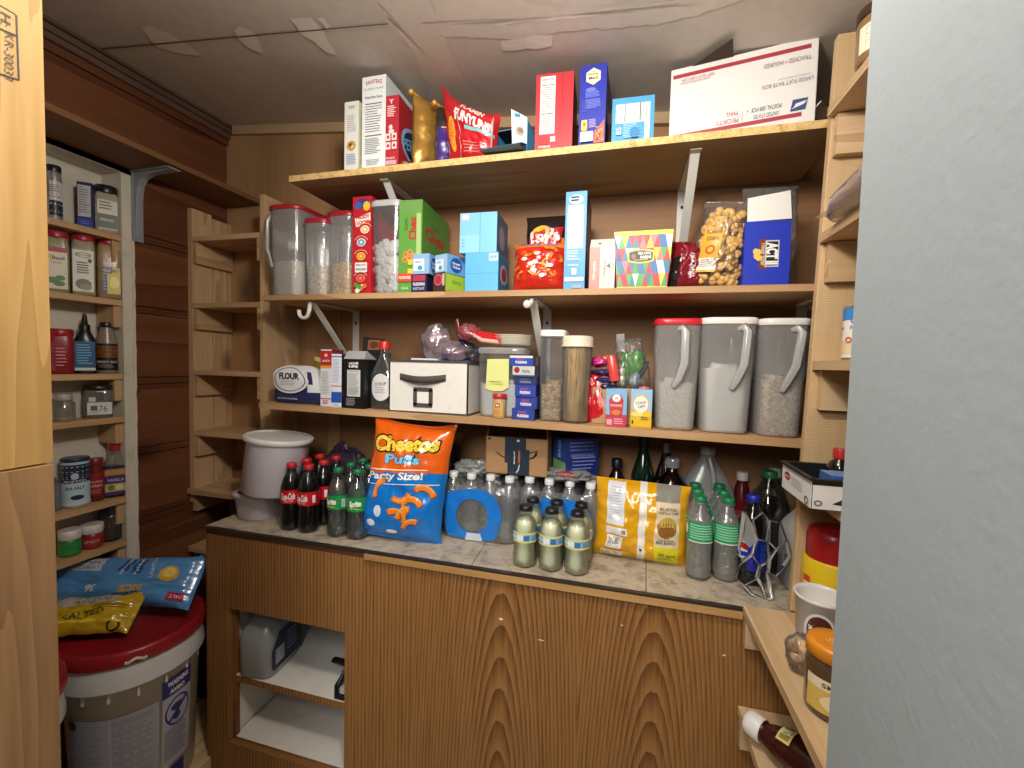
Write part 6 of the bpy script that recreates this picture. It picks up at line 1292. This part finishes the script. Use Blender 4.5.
mb.box((-.0012, L_/2, h*.47), (.001, L_*.99, h*.92), ws); mb.box((W/2, -.0012, h*.42), (W, .001, h*.80), ws)
f = flat(mb, (-.0018, L_*.995, h*.01), (0, -L_*.99, 0), (0, 0, h*.92)); f.ell(.20, .62, .11, .17, card('b02c3c')); f.ell(.20, .62, .095, .13, card('8a2030')); f.text('Rubbermaid', .20, .62, .17, .09, white, bold=.03); f.lines(.36, .3, .8, .7, 4, card('a8a8ac'), 3, .35); f.ring(.88, .2, .06, .15, .6, card('5a5a60'))
f = flat(mb, (0, -.0018, h*.02), (W, 0, 0), (0, 0, h*.80)); f.poly([(.14, .25), (.34, .15), (.44, .62), (.30, .78)], blk_ if 0 else card('1f1f22')); f.poly([(.20, .36), (.32, .28), (.37, .58), (.28, .66)], card('b8b8bc')); f.ring(.04, .25, .03, .12, .6, card('5a5a60')); f.ring(.36, .1, .025, .09, .5, card('6a6a90')); f.ring(.44, .1, .025, .09, .5, card('6a6a90'))
obj('sleeve', mb, t, label='printed white card sleeve')
M = Matrix.Rotation(an, 3, 'Z')
def tl(x, y, zz): v = M @ Vector((x, y, 0)); return Vector((q1.x+v.x, q1.y+v.y, z+zz))
mb = MB(); mb.box((0, 0, .030), (.11, .05, .056), card('3f6aa8'), faces=dict(top=card('6a8ab8'))); f = flat(mb, (-.055, -.025, .002), (.11, 0, 0), (0, 0, .056)); f.rect(.55, .1, .95, .6, card('b89a70')); f.rect(.05, .75, .95, .95, card('2f549a')); single('tea_box', mb, 'blue box lying in the black organizer tray', 'food box', tl(.09, .040, .0045), an)
t = thing('vanilla_bottle', 'dark bottle with red cap standing in the black organizer tray', 'bottle', tl(.086, .105, .0045), 0)
mb = MB(); mb.lathe([(.020, 0), (.0225, .004), (.0225, .056), (.018, .068), (.011, .075), (.010, .08)], dkb, 26); obj('bottle', mb, t)
mb = MB(); mb.lathe([(.0125, .076), (.013, .078), (.013, .095), (.012, .097)], plastic('b32a26'), 22); obj('cap', mb, t)
# lower shelf: canister, white tub, nut bag, jar
z = .8865; Yc_ = 1.009; r_ = .052; xc = .424; h = .226
t = thing('drink_canister', 'yellow canister with a dark red domed lid on the lower right-hand shelf', 'canister', (xc, Yc_, z), 0)
mb = MB(); mb.lathe([(r_*.96, 0), (r_, .004), (r_, h*.70), (r_*.95, h*.72)], plastic('d9b81c', .35), 36); f = cyl(mb, r_+.0003, h*.06, h*.62, a0=-PI/2+.0, span=3.0); f.rect(.50, .0, .95, .62, card('2c3470')); f.rect(.52, .46, .93, .54, card('8a90b8')); f.ring(.75, .2, .16, .16, .75, card('a8b0d0')); f.rect(.02, .1, .13, .9, card('c83a2c')); f.rect(.03, .5, .11, .8, card('e8dcc8')); obj('canister', mb, t)
mb = MB(); mb.lathe([(r_*.90, h*.68), (r_*.90, h*.90), (r_*.86, h*.96), (r_*.74, h*.99), (r_*.4, h)], plastic('96161a', .3), 36); obj('lid', mb, t)
p = P(808, 654, Z=z); r_ = .042; c = Vector((.372, .92, z)); h = .124
t = thing('frosting_tub', 'open white plastic tub with a round brown picture on the lower right-hand shelf', 'tub', c, .15)
mb = MB(); mb.lathe([(r_*.82, .001), (r_*.85, .004), (r_*.98, h*.93), (r_*1.06, h*.95), (r_*1.06, h), (r_*1.0, h*1.0), (r_*.95, h*.94), (r_*.80, .008), (.002, .008)], plastic('dcd9d4', .35), 40, (True, False)); obj('tub', mb, t)
mb = MB(); f = cyl(mb, r_*.87, h*.1, h*.9, r1=r_*.985, span=2.9); f.ell(.32, .55, .22, .36, card('e8e4e0')); f.ell(.32, .55, .18, .31, card('5a2a22')); f.text('choc', .32, .56, .2, .10, card('d8b8a8'), bold=.02); f.lines(.62, .1, .98, .95, 9, card('3a3634'), 3, .45); obj('label', mb, t)
p = P(797, 660, Z=z)
t = thing('walnut_bag', 'small clear bag of walnuts tucked beside the white tub', 'snack bag', (.332, .868, z), 0)
wn = mt('walnuts', 'd8b68a', .7, nz=.7, nscale=90, var=.3); mb = MB(); r = random.Random(2)
for k in range(26): mb.blob((r.uniform(-.020, .014), r.uniform(-.018, .014), .012+.04*r.random()), (.010, .009, .009), wn, .4, 3, k, 10, 7)
obj('walnuts', mb, t, kind='stuff')
mb = MB(); mb.blob((-.002, -.001, .034), (.031, .027, .036), wrap, .2, 2.5, 8, 28, 18, flatbot=.9); obj('clear_bag', mb, t)
p = P(822, 722, Z=z); r_ = .038; c = Vector((p.x+.024, p.y+.030, z)); h = .115
t = thing('jelly_jar', 'glass jar of brown spread with orange lid nearest on the lower right-hand shelf', 'jar', c, .35)
mb = MB(); mb.lathe([(r_*.85, 0), (r_, .008), (r_, h*.70), (r_*.92, h*.78), (r_*.86, h*.82)], mt('brown_spread', '54402a', .15, coat=.5), 36); obj('jar', mb, t)
mb = MB(); f = cyl(mb, r_+.0004, h*.12, h*.58, span=3.4); f.rect(0, 0, 1, 1, card('d9b85c')); f.rect(0, .70, 1, 1, card('e6dcc0')); f.text('SMUCKERS', .45, .84, .55, .13, card('4a3c28'), bold=.02); f.ell(.42, .36, .26, .28, card('ecdcb0')); f.poly([(.30, .30), (.34, .52), (.40, .44), (.46, .54), (.52, .30), (.42, .18)], card('f2ecdc')); f.ell(.5, .44, .04, .07, card('c8a040')); obj('label', mb, t)
mb = MB(); mb.lathe([(r_*.93, h*.80), (r_*1.0, h*.82), (r_*1.0, h*.95), (r_*.95, h), (r_*.6, h*.985)], plastic('d98a24', .35), 40, mod=lambda a, zz: 1+.008*math.sin(a*36)); f = flat(mb, (c.x*0-.02, -.02, h*.99), (.04, 0, 0), (0, .04, 0)); f.text('100', .5, .62, .5, .2, card('f0cf8a')); f.text('FREE', .5, .36, .5, .16, card('f0cf8a')); obj('lid', mb, t)
# sauce bottle lying on the bottom shelf
z = .6455; p = P(748, 722, Z=z+.035); q = P(815, 768, Z=z+.04); d = (q-p); d.z = 0; d.normalize(); an = math.atan2(d.y, d.x)
t = thing('sauce_bottle', 'dark red sauce bottle with white cap lying on the lowest right-hand shelf', 'bottle', (p.x, p.y, z+.0385), an)
RX = Matrix.Rotation(PI/2, 4, 'Y'); sm_ = mt('barbecue_sauce', '3a120e', .18, coat=.4)
mb = MB(); mb.lathe([(.019, .022), (.0215, .026), (.0215, .034), (.020, .038), (.026, .050), (.034, .072), (.0375, .10), (.036, .13), (.0375, .18), (.033, .20), (.02, .204)], sm_, 32, M=RX); obj('bottle', mb, t)
mb = MB(); mb.lathe([(.019, -.002), (.0235, .001), (.0245, .012), (.0245, .030), (.023, .032)], plastic('e0ddd8', .4), 32, M=RX, mod=lambda a, zz: 1+.01*math.sin(a*30)); obj('cap', mb, t)
mb = MB(); f = Face(mb, lambda u, v, k: RX @ Vector(((.0335+k+.006*u)*math.cos(2.6+v*1.3), (.0335+k+.006*u)*math.sin(2.6+v*1.3), .066+.026*u)), .026, .045, .006); f.rect(0, 0, 1, 1, card('d8cc7a')); f.rect(.15, .1, .85, .9, card('8a8440')); f.text('BBQ', .5, .5, .6, .5, card('e8e0b0'), rot=PI/2, bold=.04); obj('label', mb, t)
# ================================================================== spice rack jars
def sp(x0, x1, ym, X=XL-.036):
    d0 = P(x0, ym, Y=1).xy.normalized(); d1 = P(x1, ym, Y=1).xy.normalized(); b = (d0+d1).normalized(); D = X/b.x
    return Vector((b.x*D, b.y*D)), D*math.sin(math.acos(max(-1, min(1, d0.dot(d1))))/2)
def sph(px, py, c): d = P(px, py, Y=1); k = c.length/d.xy.length; return H+(d.z-H)*k
SG = 'spices in the left wall rack'; TH = 1.02
def jar(name, label, x0, x1, yt, zs, m, lid, lidc, draw=None, e=2, lidh=.16, shoulder=.86, cat='spice jar', lean=0, X=XL-.036, lr=.92, flat_=1.0, rmax=.042):
    c, r_ = sp(x0, x1, yt+25, X); r_ = min(r_, rmax); h = sph((x0+x1)/2, yt, c)-zs
    t = thing(name, label, cat, (c.x, c.y, zs), TH if not lean else (lean, 0, TH), SG); ry = r_*flat_
    mb = MB(); k = 1-lidh; mb.loft([(0.0005, r_*.94, ry*.94, e), (.003, r_, ry, e), (h*k*shoulder, r_, ry, e), (h*k*.97, r_*lr*.95, ry*lr*.95, e), (h*k+.002, r_*lr*.9, ry*lr*.9, e)], m, 32)
    if draw:
        if e > 2.5: f = flat(mb, (-r_*.96, -ry-.0006, h*.03), (r_*1.92, 0, 0), (0, 0, h*k*shoulder*.95))
        else: f = cyl(mb, r_+.0003, h*.05, h*k*shoulder*.97, span=2.9)
        draw(f)
    obj('jar', mb, t)
    mb = MB(); mb.lathe([(r_*lr, h*k), (r_*lr*1.04, h*k+.002), (r_*lr*1.04, h*.985), (r_*lr*.95, h)], plastic(lidc, .35), 28, mod=lambda a, zz: 1+.012*math.sin(a*34)); obj('lid', mb, t)
    return t
R1, R2, R3, R4, R5, R6 = 1.8275, 1.6135, 1.3675, 1.2225, .9465, .7965
gj = lambda n, c: mt(n, c, .25, nz=.15, nscale=120, var=.15)
def lab(bg, bands=(), txt=None, tc='2b2b2b', y=.5, th=.12, w=.7, u0=.06, v0=.05, u1=.94, v1=.95, lines=None):
    def dr(f):
        f.rect(u0, v0, u1, v1, card(bg))
        for a, b, c in bands: f.rect(u0, a, u1, b, card(c))
        if txt: f.text(txt, .5, y, w, th, card(tc), bold=.02)
        if lines: f.lines(.2, lines[0], .8, lines[1], lines[2], card(lines[3]), 3, .4)
    return dr
jar('spice_canister', 'tall silver and navy canister beside the doorway on the top spice shelf', 46, 62.5, 166, R1, mt('steel_canister', 'a8a8aa', .3, metal=.6), 0, '1a1818', lab('c8c6c2', ((.05, .45, '1f2233'),), lines=(.5, .9, 8, '4a4a50'), u0=.3), lidh=.12)
c, r_ = sp(78, 94, 200); mb = MB(); h = sph(84, 183, c)-R1; mb.box((0, .018, h/2), (.036, .06, h), card('2f2f52'), faces=dict(left=card('2a2528'))); S = box_faces(mb, .036, .06, h); f = flat(mb, (-.018, -.012, 0), (.036, 0, 0), (0, 0, h)); f.rect(.06, .25, .9, .93, card('c6c4c8')); f.lines(.12, .3, .84, .9, 11, card('5a5a66'), 3, .4); f.rect(0, 0, 1, .22, card('3a4aa8')); f.lines(.2, .06, .8, .16, 2, card('8a94d0'), 2, .4)
f = flat(mb, (-.018, .048, 0), (0, -.06, 0), (0, 0, h)); f.ell(.5, .35, .3, .2, card('5a4a30')); single('tea_box', mb, 'dark box with a blue and white side panel on the top spice shelf', 'food box', (c.x, c.y, R1), .75, SG)
jar('spice_jar', 'clear jar with black lid and cream and green label on the top spice shelf', 94, 119, 187, R1, gj('pale_herb', 'a8a494'), 0, '1c1a18', lab('ccc6b4', ((.08, .52, '26402c'),), 'OREGANO', 'd8d8c8', .34, .08, .6, u0=.12, lines=(.62, .9, 3, '3a3024')), e=6, lidh=.18)
def herb(f):
    f.rect(.05, .03, .95, .97, card('d8d2bc')); f.rect(.05, .86, .95, .97, card('a82a32')); f.ell(.24, .74, .12, .05, card('d8b42c')); f.text('Basil', .58, .73, .5, .08, card('3a3428'), bold=.02); f.text('LEAVES', .5, .62, .4, .03, card('5a5448'))
    for u, v, ru, rv in ((.35, .22, .28, .07), (.65, .28, .2, .06), (.6, .15, .24, .06)): f.ell(u, v, ru, rv, card('4f7a3c'))
jar('spice_jar', 'red-lidded herb jar with green leaf picture, left of the three on its shelf', 44, 69.5, 232, R2, gj('dried_herb', '8a8a6a'), 0, '9c2430', herb, e=7, lidh=.12, lr=.96)
def blackpep(f): f.rect(.05, .03, .95, .97, card('d8d4c6')); f.ring(.5, .86, .34, .06, .8, card('4a4640')); f.text('Spices', .5, .86, .5, .05, card('3a3630'), shear=.3); f.lines(.22, .42, .8, .70, 5, card('3a3630'), 3, .5); f.ell(.78, .74, .09, .05, card('2a2624')); f.ell(.5, .2, .34, .12, card('6a5c48')); f.ell(.6, .14, .26, .07, card('8a7c60'))
jar('spice_jar', 'red-lidded jar with a plain white label, centre of the three on its shelf', 71, 95.5, 235, R2, gj('pale_pepper', '9a9078'), 0, '9c2430', blackpep, e=7, lidh=.12, lr=.96, lean=-.05)
def bay(f): f.rect(.22, .06, .95, .66, card('cdb82c')); f.rect(.22, .52, .6, .66, card('2a2f66')); f.rect(.22, .06, .40, .5, card('2a2f66')); f.text('OLD', .4, .59, .3, .07, card('d8d8d0'), bold=.03); f.text('BAY', .76, .59, .3, .07, card('2a2f66'), bold=.03); f.ell(.7, .32, .2, .14, card('e8dc7a')); f.lines(.24, .1, .38, .45, 5, card('8a90b8'), 3, .4)
jar('spice_jar', 'red-lidded jar with a yellow and blue label, right of the three on its shelf', 96.5, 121.5, 239, R2, gj('tan_seasoning', '9a8260'), 0, '9c2430', bay, e=7, lidh=.12, lr=.96, lean=-.05)
jar('cocoa_can', 'red cocoa container with see-through stripe on the third spice shelf', 47, 74.5, 329, R3, plastic('8a1c26', .35), 0, '9a1e2a', lab('8a1c26', (), lines=(.15, .8, 6, 'c8808a'), u0=.0, u1=.35), lidh=.16, lr=.97, e=4)
c, r_ = sp(74, 96, 350); hz = sph(79, 313, c)-R3; r_ = .026
t = thing('squeeze_bottle', 'dark blue-labelled squeeze bottle with pointed cap on the third spice shelf', 'bottle', (c.x, c.y, R3), TH, SG)
mb = MB(); mb.loft([(.0005, r_, r_*.8, 3), (hz*.55, r_, r_*.8, 3), (hz*.68, r_*.6, r_*.6, 2), (hz*.74, r_*.42, r_*.42, 2)], plastic('18161a', .3), 28); f = flat(mb, (-r_*.9, -r_*.8-.0006, hz*.05), (r_*1.8, 0, 0), (0, 0, hz*.48)); f.rect(0, .12, 1, 1, card('23517a')); f.rect(0, 0, 1, .1, card('d0d0d0')); f.lines(.1, .18, .9, .9, 8, card('6aa8cc'), 3, .4); obj('bottle', mb, t)
mb = MB(); mb.lathe([(r_*.5, hz*.72), (r_*.52, hz*.80), (r_*.3, hz*.83), (r_*.22, hz*.95), (r_*.1, hz)], plastic('141416', .35), 20); obj('cap', mb, t)
jar('spice_jar', 'clear-shouldered jar with black label of smoky salt on the third spice shelf', 95.5, 118, 322.5, R3, gj('brown_rub', '8a7a68'), 0, '161414', lab('15120f', ((.45, .85, '7a4a22'),), 'SMOKY SALT', 'cfc8b8', .30, .08, .7, v0=.02, v1=.92, lines=(.08, .2, 2, '8a8478')), lidh=.10, lr=.62, shoulder=.72)
gl2 = clear('jar_glass', 'dcdcd2', .12, .3, .06)
t = jar('glass_jar', 'round glass jar with silver lid on the fourth spice shelf', 52, 76, 393.5, R4, gl2, 0, 'a8a49a', None, lidh=.24, lr=.75, shoulder=.85)
def l76(f): f.rect(.10, .12, .98, .66, card('d4d4d6')); f.text('76', .66, .38, .3, .28, card('3a3f4a'), bold=.0); f.rect(.22, .30, .46, .52, card('5a6258')); f.rect(.16, .7, .4, .9, card('c4c4c6')); f.lines(.16, .16, .5, .26, 2, card('8a8a8e'), 2, .4)
jar('spice_jar', 'square clear jar with black lid numbered 76 on the fourth spice shelf', 84, 113, 385, R4, gl2, 0, '1c1a18', l76, e=6, lidh=.16, lr=.98)
def salt(f): f.rect(0, 0, 1, 1, card('b4d0d8')); f.rect(0, .55, 1, 1, card('1d2440')); f.ell(.5, .72, .09, .08, card('b8c4cc')); f.text('MORTON', .5, .6, .55, .05, card('cdd6dc'), bold=.02); f.text('SEA SALT', .5, .43, .45, .07, card('2a3a54'), bold=.03); f.ell(.55, .2, .16, .06, card('1d2440')); f.rect(0, .0, 1, .07, card('cfd4d4'))
t = jar('salt_can', 'big navy and pale blue salt canister on the fifth spice shelf', 60.5, 90, 457, R5, card('a9c4cc'), 0, '232b48', salt, lidh=.07, lr=1.0, shoulder=.97, cat='salt canister', rmax=.046)
def redj(f): f.rect(0, .15, 1, .95, card('8a1d24')); f.text('Smoked', .5, .66, .6, .10, card('d8a8a0')); f.text('PAPRIKA', .5, .5, .6, .1, card('d8a8a0'), bold=.03); f.lines(.3, .2, .7, .36, 2, card('c8706a'), 2, .4)
jar('spice_jar', 'red-labelled jar with dark red lid between the salt canister and vanilla bottle', 87, 104.5, 458, R5, gj('paprika', '6a2418'), 0, '7a1c22', redj, lidh=.17, X=XL-.04)
jar('spice_bottle', 'partly hidden pale jar at the doorway edge of the fifth spice shelf', 52, 61.5, 478, R5, gj('gray_spice', '6a7078'), 0, '5a4a50', None, lidh=.15)
c, r_ = sp(104, 127, 480); r_ = .031; hz = sph(115, 440.5, c)-R5
t = thing('vanilla_bottle', 'vanilla bottle with red cap and purple label on the fifth spice shelf', 'bottle', (c.x, c.y, R5), TH, SG)
mb = MB(); mb.loft([(.0005, r_*.95, r_*.7, 4), (.004, r_, r_*.75, 4), (hz*.56, r_, r_*.75, 4)], mt('vanilla', '1a0f0c', .15), 28); f = flat(mb, (-r_*.95, -r_*.75-.0006, hz*.04), (r_*1.9, 0, 0), (0, 0, hz*.50)); f.rect(0, 0, 1, 1, card('43246a')); f.rect(.05, .72, .95, .93, card('b8883a')); f.text('VANILLA', .5, .55, .7, .10, card('c8b8d8'), bold=.02); f.rect(.05, .14, .95, .42, card('b8b070')); f.ell(.3, .28, .14, .10, card('5a7a3a')); f.ell(.65, .28, .16, .10, card('d8d4a8')); obj('bottle', mb, t)
mb = MB(); mb.loft([(hz*.56, r_, r_*.75, 4), (hz*.62, r_*.95, r_*.72, 3.5), (hz*.78, r_*.55, r_*.5, 2.2), (hz*.84, r_*.42, r_*.42, 2)], clear('jar_glass', '', 0), 28, (False, False)); obj('shoulder', mb, t)
mb = MB(); mb.lathe([(r_*.5, hz*.83), (r_*.52, hz*.85), (r_*.52, hz*.985), (r_*.47, hz)], plastic('a8242a', .35), 24); obj('cap', mb, t)
jar('spread_jar', 'low green jar with white lid on the sixth spice shelf', 58, 82, 529, R6, plastic('2a7a3c', .3), 0, 'cfccc4', lab('2f8a44', (), lines=(.3, .7, 3, '1c5a2c'), u0=0, u1=1), lidh=.36, lr=1.0, shoulder=.95)
jar('spread_jar', 'low red jar with white lid on the sixth spice shelf', 80.5, 104, 523.5, R6, plastic('8a2226', .3), 0, 'cfccc4', lab('96282c', (), 'SPICY', 'd8a8a0', .5, .2, .5, u0=0, u1=1), lidh=.36, lr=1.0, shoulder=.95)
jar('pepper_jar', 'dark jar of peppercorns with black lid on the sixth spice shelf', 99, 122.5, 504, R6, gj('peppercorns', '2f2822'), 0, '17151a', lab('3a332c', (), lines=(.5, .85, 3, 'a89a88'), u0=.2, u1=.8), lidh=.26, lr=1.0, shoulder=.95, X=XL-.045)
# low shelf under the rack and a black lid sticking up
t = thing('spice_jar', 'black-lidded jar low under the spice shelves behind the blue bag', 'spice jar', (XL-.028, 1.0, .655), TH, SG)
mb = MB(); mb.lathe([(.03, 0), (.032, .004), (.032, .05), (.028, .056)], gj('peppercorns', ''), 26); obj('jar', mb, t)
mb = MB(); mb.lathe([(.033, .052), (.034, .054), (.034, .078), (.031, .081)], plastic('131315', .3), 26); obj('lid', mb, t)
mb = MB(); mb.box((0, 0, 0), (.088, .735, .018), cedar_y); obj('shelf', mb, [o for o in C.objects if o.name == 'spice_rack'][0], (.0, -.03, .655-.0095-.46))
# ================================================================== buckets and bags on the floor
rl = mt('red_bucket_lid', '8e1a22', .32, nz=.06, nscale=30, var=.1); bw = plastic('d6d8dc', .4)
def bucket(label, x, y, z0, r_, h, rot=0, draw=None, group='buckets with red lids beside the spice rack'):
    t = thing('bucket', label, 'bucket', (x, y, z0), rot, group)
    mb = MB(); mb.lathe([(r_*.84, 0), (r_*.86, .004), (r_*.955, h-.112), (r_*1.045, h-.108), (r_*1.05, h-.104), (r_*1.02, h-.062), (r_*1.015, h-.034), (r_*.985, h-.012)], bw, 64, (True, False))
    for k in range(16):
        a = 2*PI*k/16; mb.box((0, 0, h-.128), (.004, .006, .03), bw, Matrix.Rotation(a, 4, 'Z') @ Matrix.Translation((r_*.965, 0, 0)))
    if draw: draw(cyl(mb, r_*.8675, .02, h-.135, r1=r_*.9515, span=2.4, lim=.02))
    obj('body', mb, t)
    mb = MB(); mb.lathe([(r_*1.06, h-.036), (r_*1.065, h-.030), (r_*1.06, h-.004), (r_*1.03, h+.002), (r_*.97, h+.003), (r_*.955, h-.004), (r_*.93, h-.006), (r_*.3, h-.006), (.002, h-.006)], rl, 120, (False, False), mod=lambda a, zz: 1+(.006*(1 if math.sin(a*40) > 0 else 0) if h-.037 < zz < h-.003 else 0)); obj('lid', mb, t)
    mb = MB(); a = -1.6; mb.tube([((r_*1.068)*math.cos(a+q*.045), (r_*1.068)*math.sin(a+q*.045), h-.026+.004*math.cos(q*1.5)) for q in range(-3, 4)], .0045, plastic('c8c2bc'), n=8); obj('tear_tab', mb, t, label='pale tear tab')
    return t
def bd(f):
    bgp = card('9ea1ad'); f.rect(.02, .0, .62, .84, bgp); f.lines(.04, .02, .32, .80, 34, card('7f8290'), 5, .4); f.lines(.345, .02, .60, .80, 34, card('7f8290'), 6, .4); f.rect(.33, 0, .335, .84, card('b9bcc6'))
    dbl = card('2a2f7e'); f.rect(.64, .20, .875, .98, card('b4b7c2')); f.rect(.64, .82, .875, .98, dbl); f.text('WARNING', .76, .93, .17, .045, white, bold=.04); f.text('AVISO', .75, .86, .12, .04, white, bold=.04); f.ring(.757, .66, .10, .13, .87, dbl); f.poly([(.68, .60), (.83, .76), (.845, .74), (.695, .58)], dbl); f.ell(.75, .70, .05, .035, dbl); f.ell(.745, .62, .03, .04, dbl); f.lines(.655, .24, .86, .52, 12, card('5c5f80'), 3, .35); f.rect(.70, .04, .82, .17, dbl); f.ell(.075, .80, .04, .045, card('5a2a34'))
bx_, by_ = -1.456, .968
bucket('large white bucket with red lid and printed warning panel beside the base cabinet', bx_, by_, .095, .170, .505, 1.02, bd)
bucket('second red-lidded white bucket mostly hidden behind the left door stud', -1.385, .575, .0, .152, .66, .9)
mb = MB(); mb.box((0, 0, .047), (.34, .64, .094), pine_y); single('floor_board', mb, 'pale wooden board on the floor under the large red-lidded bucket', 'board', (-1.465, .95, .0), bevel=.002)
zl = .095+.505-.0055
# snack bags lying on the bucket lid
lb_ = film('4f88c0')
def lying(label, A, B, h, t_, m, tilt, draw, seed, z0, w=None):
    d = B-A; d.z = 0; w = w or d.length; an = math.atan2(d.y, d.x); c = (A+B)/2
    mb = MB(); f0 = bag(mb, h, w, t_, m, None, seed, .010, pinch=.16, crimp=.05)
    f = Face(mb, lambda u, v, k: f0.f(1-v, u, k), w, h, .012); draw(f)
    mb.v = [(z-w/2, y, h/2-x) for x, y, z in mb.v]                   # laid along its length
    return single('snack_bag', mb, label, 'snack bag', (c.x, c.y, z0), (tilt, 0, an), 'snack bags lying on the red bucket lid')
def dblue(f):
    w = film('d0d8e0'); f.rect(.02, .66, .40, .93, film('b8c0cc')); f.bars(.16, .69, .38, .90, 26, film('5a6068')); f.lines(.04, .69, .14, .90, 4, film('5a6068'), 3, .4)
    f.rect(.52, .62, .58, .92, film('23508a')); f.rect(.60, .58, .66, .90, film('23508a')); f.text('GLUTEN', .55, .77, .035*4.6, .04*1.2, w, rot=PI/2); f.text('FREE', .63, .74, .03*4.2, .05, w, rot=PI/2); f.text('LIGHTLY', .72, .74, .16, .05, w, rot=PI/2+.2)
    f.text('36', .40, .33, .06, .16, w, rot=PI, bold=.04); f.text('RICE', .64, .30, .13, .12, film('c8a040'), rot=PI+.1, bold=.05); f.text('CAKES', .62, .18, .15, .11, film('24508c'), rot=PI+.1, bold=.05)
    f.ell(.83, .60, .055, .17, film('c8a03c')); f.ell(.83, .63, .035, .11, film('e0c468')); f.rect(.86, .10, .96, .24, film('a8203c')); f.text('SALT', .91, .17, .07, .06, w, rot=PI)
    f.rect(.0, .22, .14, .5, film('23508a')); f.ell(.08, .30, .06, .10, film('c87a2c'))
A, B = P(20, 612, Z=.64), P(188, 612, Z=.63)
lying('blue rice snack bag lying on the red bucket lid, on top of the yellow bag', A, B, .175, .085, lb_, -.72, dblue, 41, zl+.040)
yl_ = film('b8981e')
def dyel(f): f.rect(.05, .66, .75, .94, film('a8a49a')); f.bars(.3, .70, .7, .90, 24, film('5a564e')); f.text('SALTED', .5, .40, .4, .16, film('5a4a14'), rot=.2); f.ring(.84, .12, .07, .12, .7, film('2a2418')); f.rect(.1, .2, .9, .27, film('d8c038')); f.lines(.55, .52, .95, .66, 3, film('7a6418'), 3, .4)
A, B = P(25, 652, Z=zl), P(127, 642, Z=zl)
lying('yellow snack bag lying at the front edge of the red bucket lid', A, B, .13, .06, yl_, -.95, dyel, 43, zl+.024)
# ================================================================== cubby of the base cabinet
t = thing('detergent_jug', 'translucent jug of blue-gray liquid with dark label inside the cabinet cubby', 'jug', (-1.152, 1.185, .3835), .12)
jm = clear('jug_plastic', 'c4d4dc', .30, .12, .15); lq = mt('blue_gray_liquid', '6f8c9c', .25)
mb = MB(); mb.loft([(.001, .058, .082, 5), (.006, .062, .086, 5), (.12, .062, .086, 5), (.15, .058, .080, 4), (.18, .040, .055, 3), (.20, .022, .022, 2), (.225, .020, .020, 2)], jm, 40, (True, False)); obj('jug', mb, t)
mb = MB(); mb.loft([(.003, .058, .082, 5), (.095, .0605, .0845, 5)], lq, 40); obj('liquid', mb, t)
mb = MB(); f = flat(mb, (.0625, -.075, .02), (0, .15, 0), (0, 0, .12)); f.poly([(.0, .1), (.1, 0), (1, 0), (1, 1), (.25, 1), (.0, .6)], card('1d2740')); f.rect(.12, .15, .4, .55, card('b8bcc4')); f.bars(.14, .18, .38, .52, 12, card('2a2a30')); f.lines(.5, .2, .9, .8, 5, card('6a7490'), 3, .4); obj('label', mb, t)
mb = MB(); mb.lathe([(.026, .215), (.026, .25), (.022, .253)], plastic('d8d4d0'), 28); obj('cap', mb, t)
t = thing('kitchen_gadget', 'black tool with a loop handle on the cubby shelf at the right', 'tool', (-.80, 1.17, .3835), 0)
mb = MB(); mb.tube([(-.10, .02, .055), (-.06, .01, .062), (-.02, 0, .066)], .012, bp, n=12, flat=.7); obj('handle', mb, t)
mb = MB(); mb.tube([(-.04, -.01, .04), (-.052, -.03, .012), (-.03, -.06, .008), (.02, -.06, .008), (.03, -.02, .012), (0, 0, .035), (-.04, -.01, .04)], .0085, bp, n=10); mb.tube([(-.03, 0, .066), (-.045, -.008, .045), (-.03, -.015, .02)], .007, mt('chrome', 'b8b8ba', .2, metal=.9), n=10); obj('loop', mb, t)
# ================================================================== light and camera
def lamp(name, kind, loc, energy, size, col, rot=(0, 0, 0)):
    l = bpy.data.lights.new(name, kind); l.energy = energy; l.color = col
    if kind == 'AREA': l.shape = 'DISK'; l.size = size
    else: l.shadow_soft_size = size
    o = bpy.data.objects.new(name, l); o.location = loc; o.rotation_euler = rot; C.objects.link(o); return o
lamp('pantry_bulb', 'POINT', (-.14, .36, 2.09), 26, .07, (1, .94, .86))
hl = lamp('hall_fill', 'AREA', (-.20, -.8, 2.15), 30, .8, (1, .98, .95)); hl.rotation_euler = (math.radians(48), 0, 0)  # soft fill added behind the camera to lift the shade; no actual hall lamp
w = bpy.data.worlds.new('world'); w.use_nodes = True; bg = w.node_tree.nodes['Background']; bg.inputs[0].default_value = hexc('d9dce2'); bg.inputs[1].default_value = .10
bpy.context.scene.world = w
cam = bpy.data.cameras.new('camera'); cam.sensor_width = 36; cam.lens = F/1024*36; cam.clip_start = .02
co = bpy.data.objects.new('camera', cam); C.objects.link(co)
B = -fw; M4 = Matrix((RT, UP, B)).transposed().to_4x4(); M4.translation = (0, 0, H); co.matrix_world = M4
S = bpy.context.scene; S.camera = co
S.view_settings.view_transform = 'Standard'; S.view_settings.look = 'None'; S.view_settings.gamma = 1; S.view_settings.exposure = .1; S.view_settings.use_curve_mapping = False
S.cycles.use_denoising = True; S.cycles.max_bounces = 8; S.cycles.transparent_max_bounces = 24; S.cycles.caustics_reflective = False; S.cycles.caustics_refractive = False; S.cycles.sample_clamp_indirect = 4
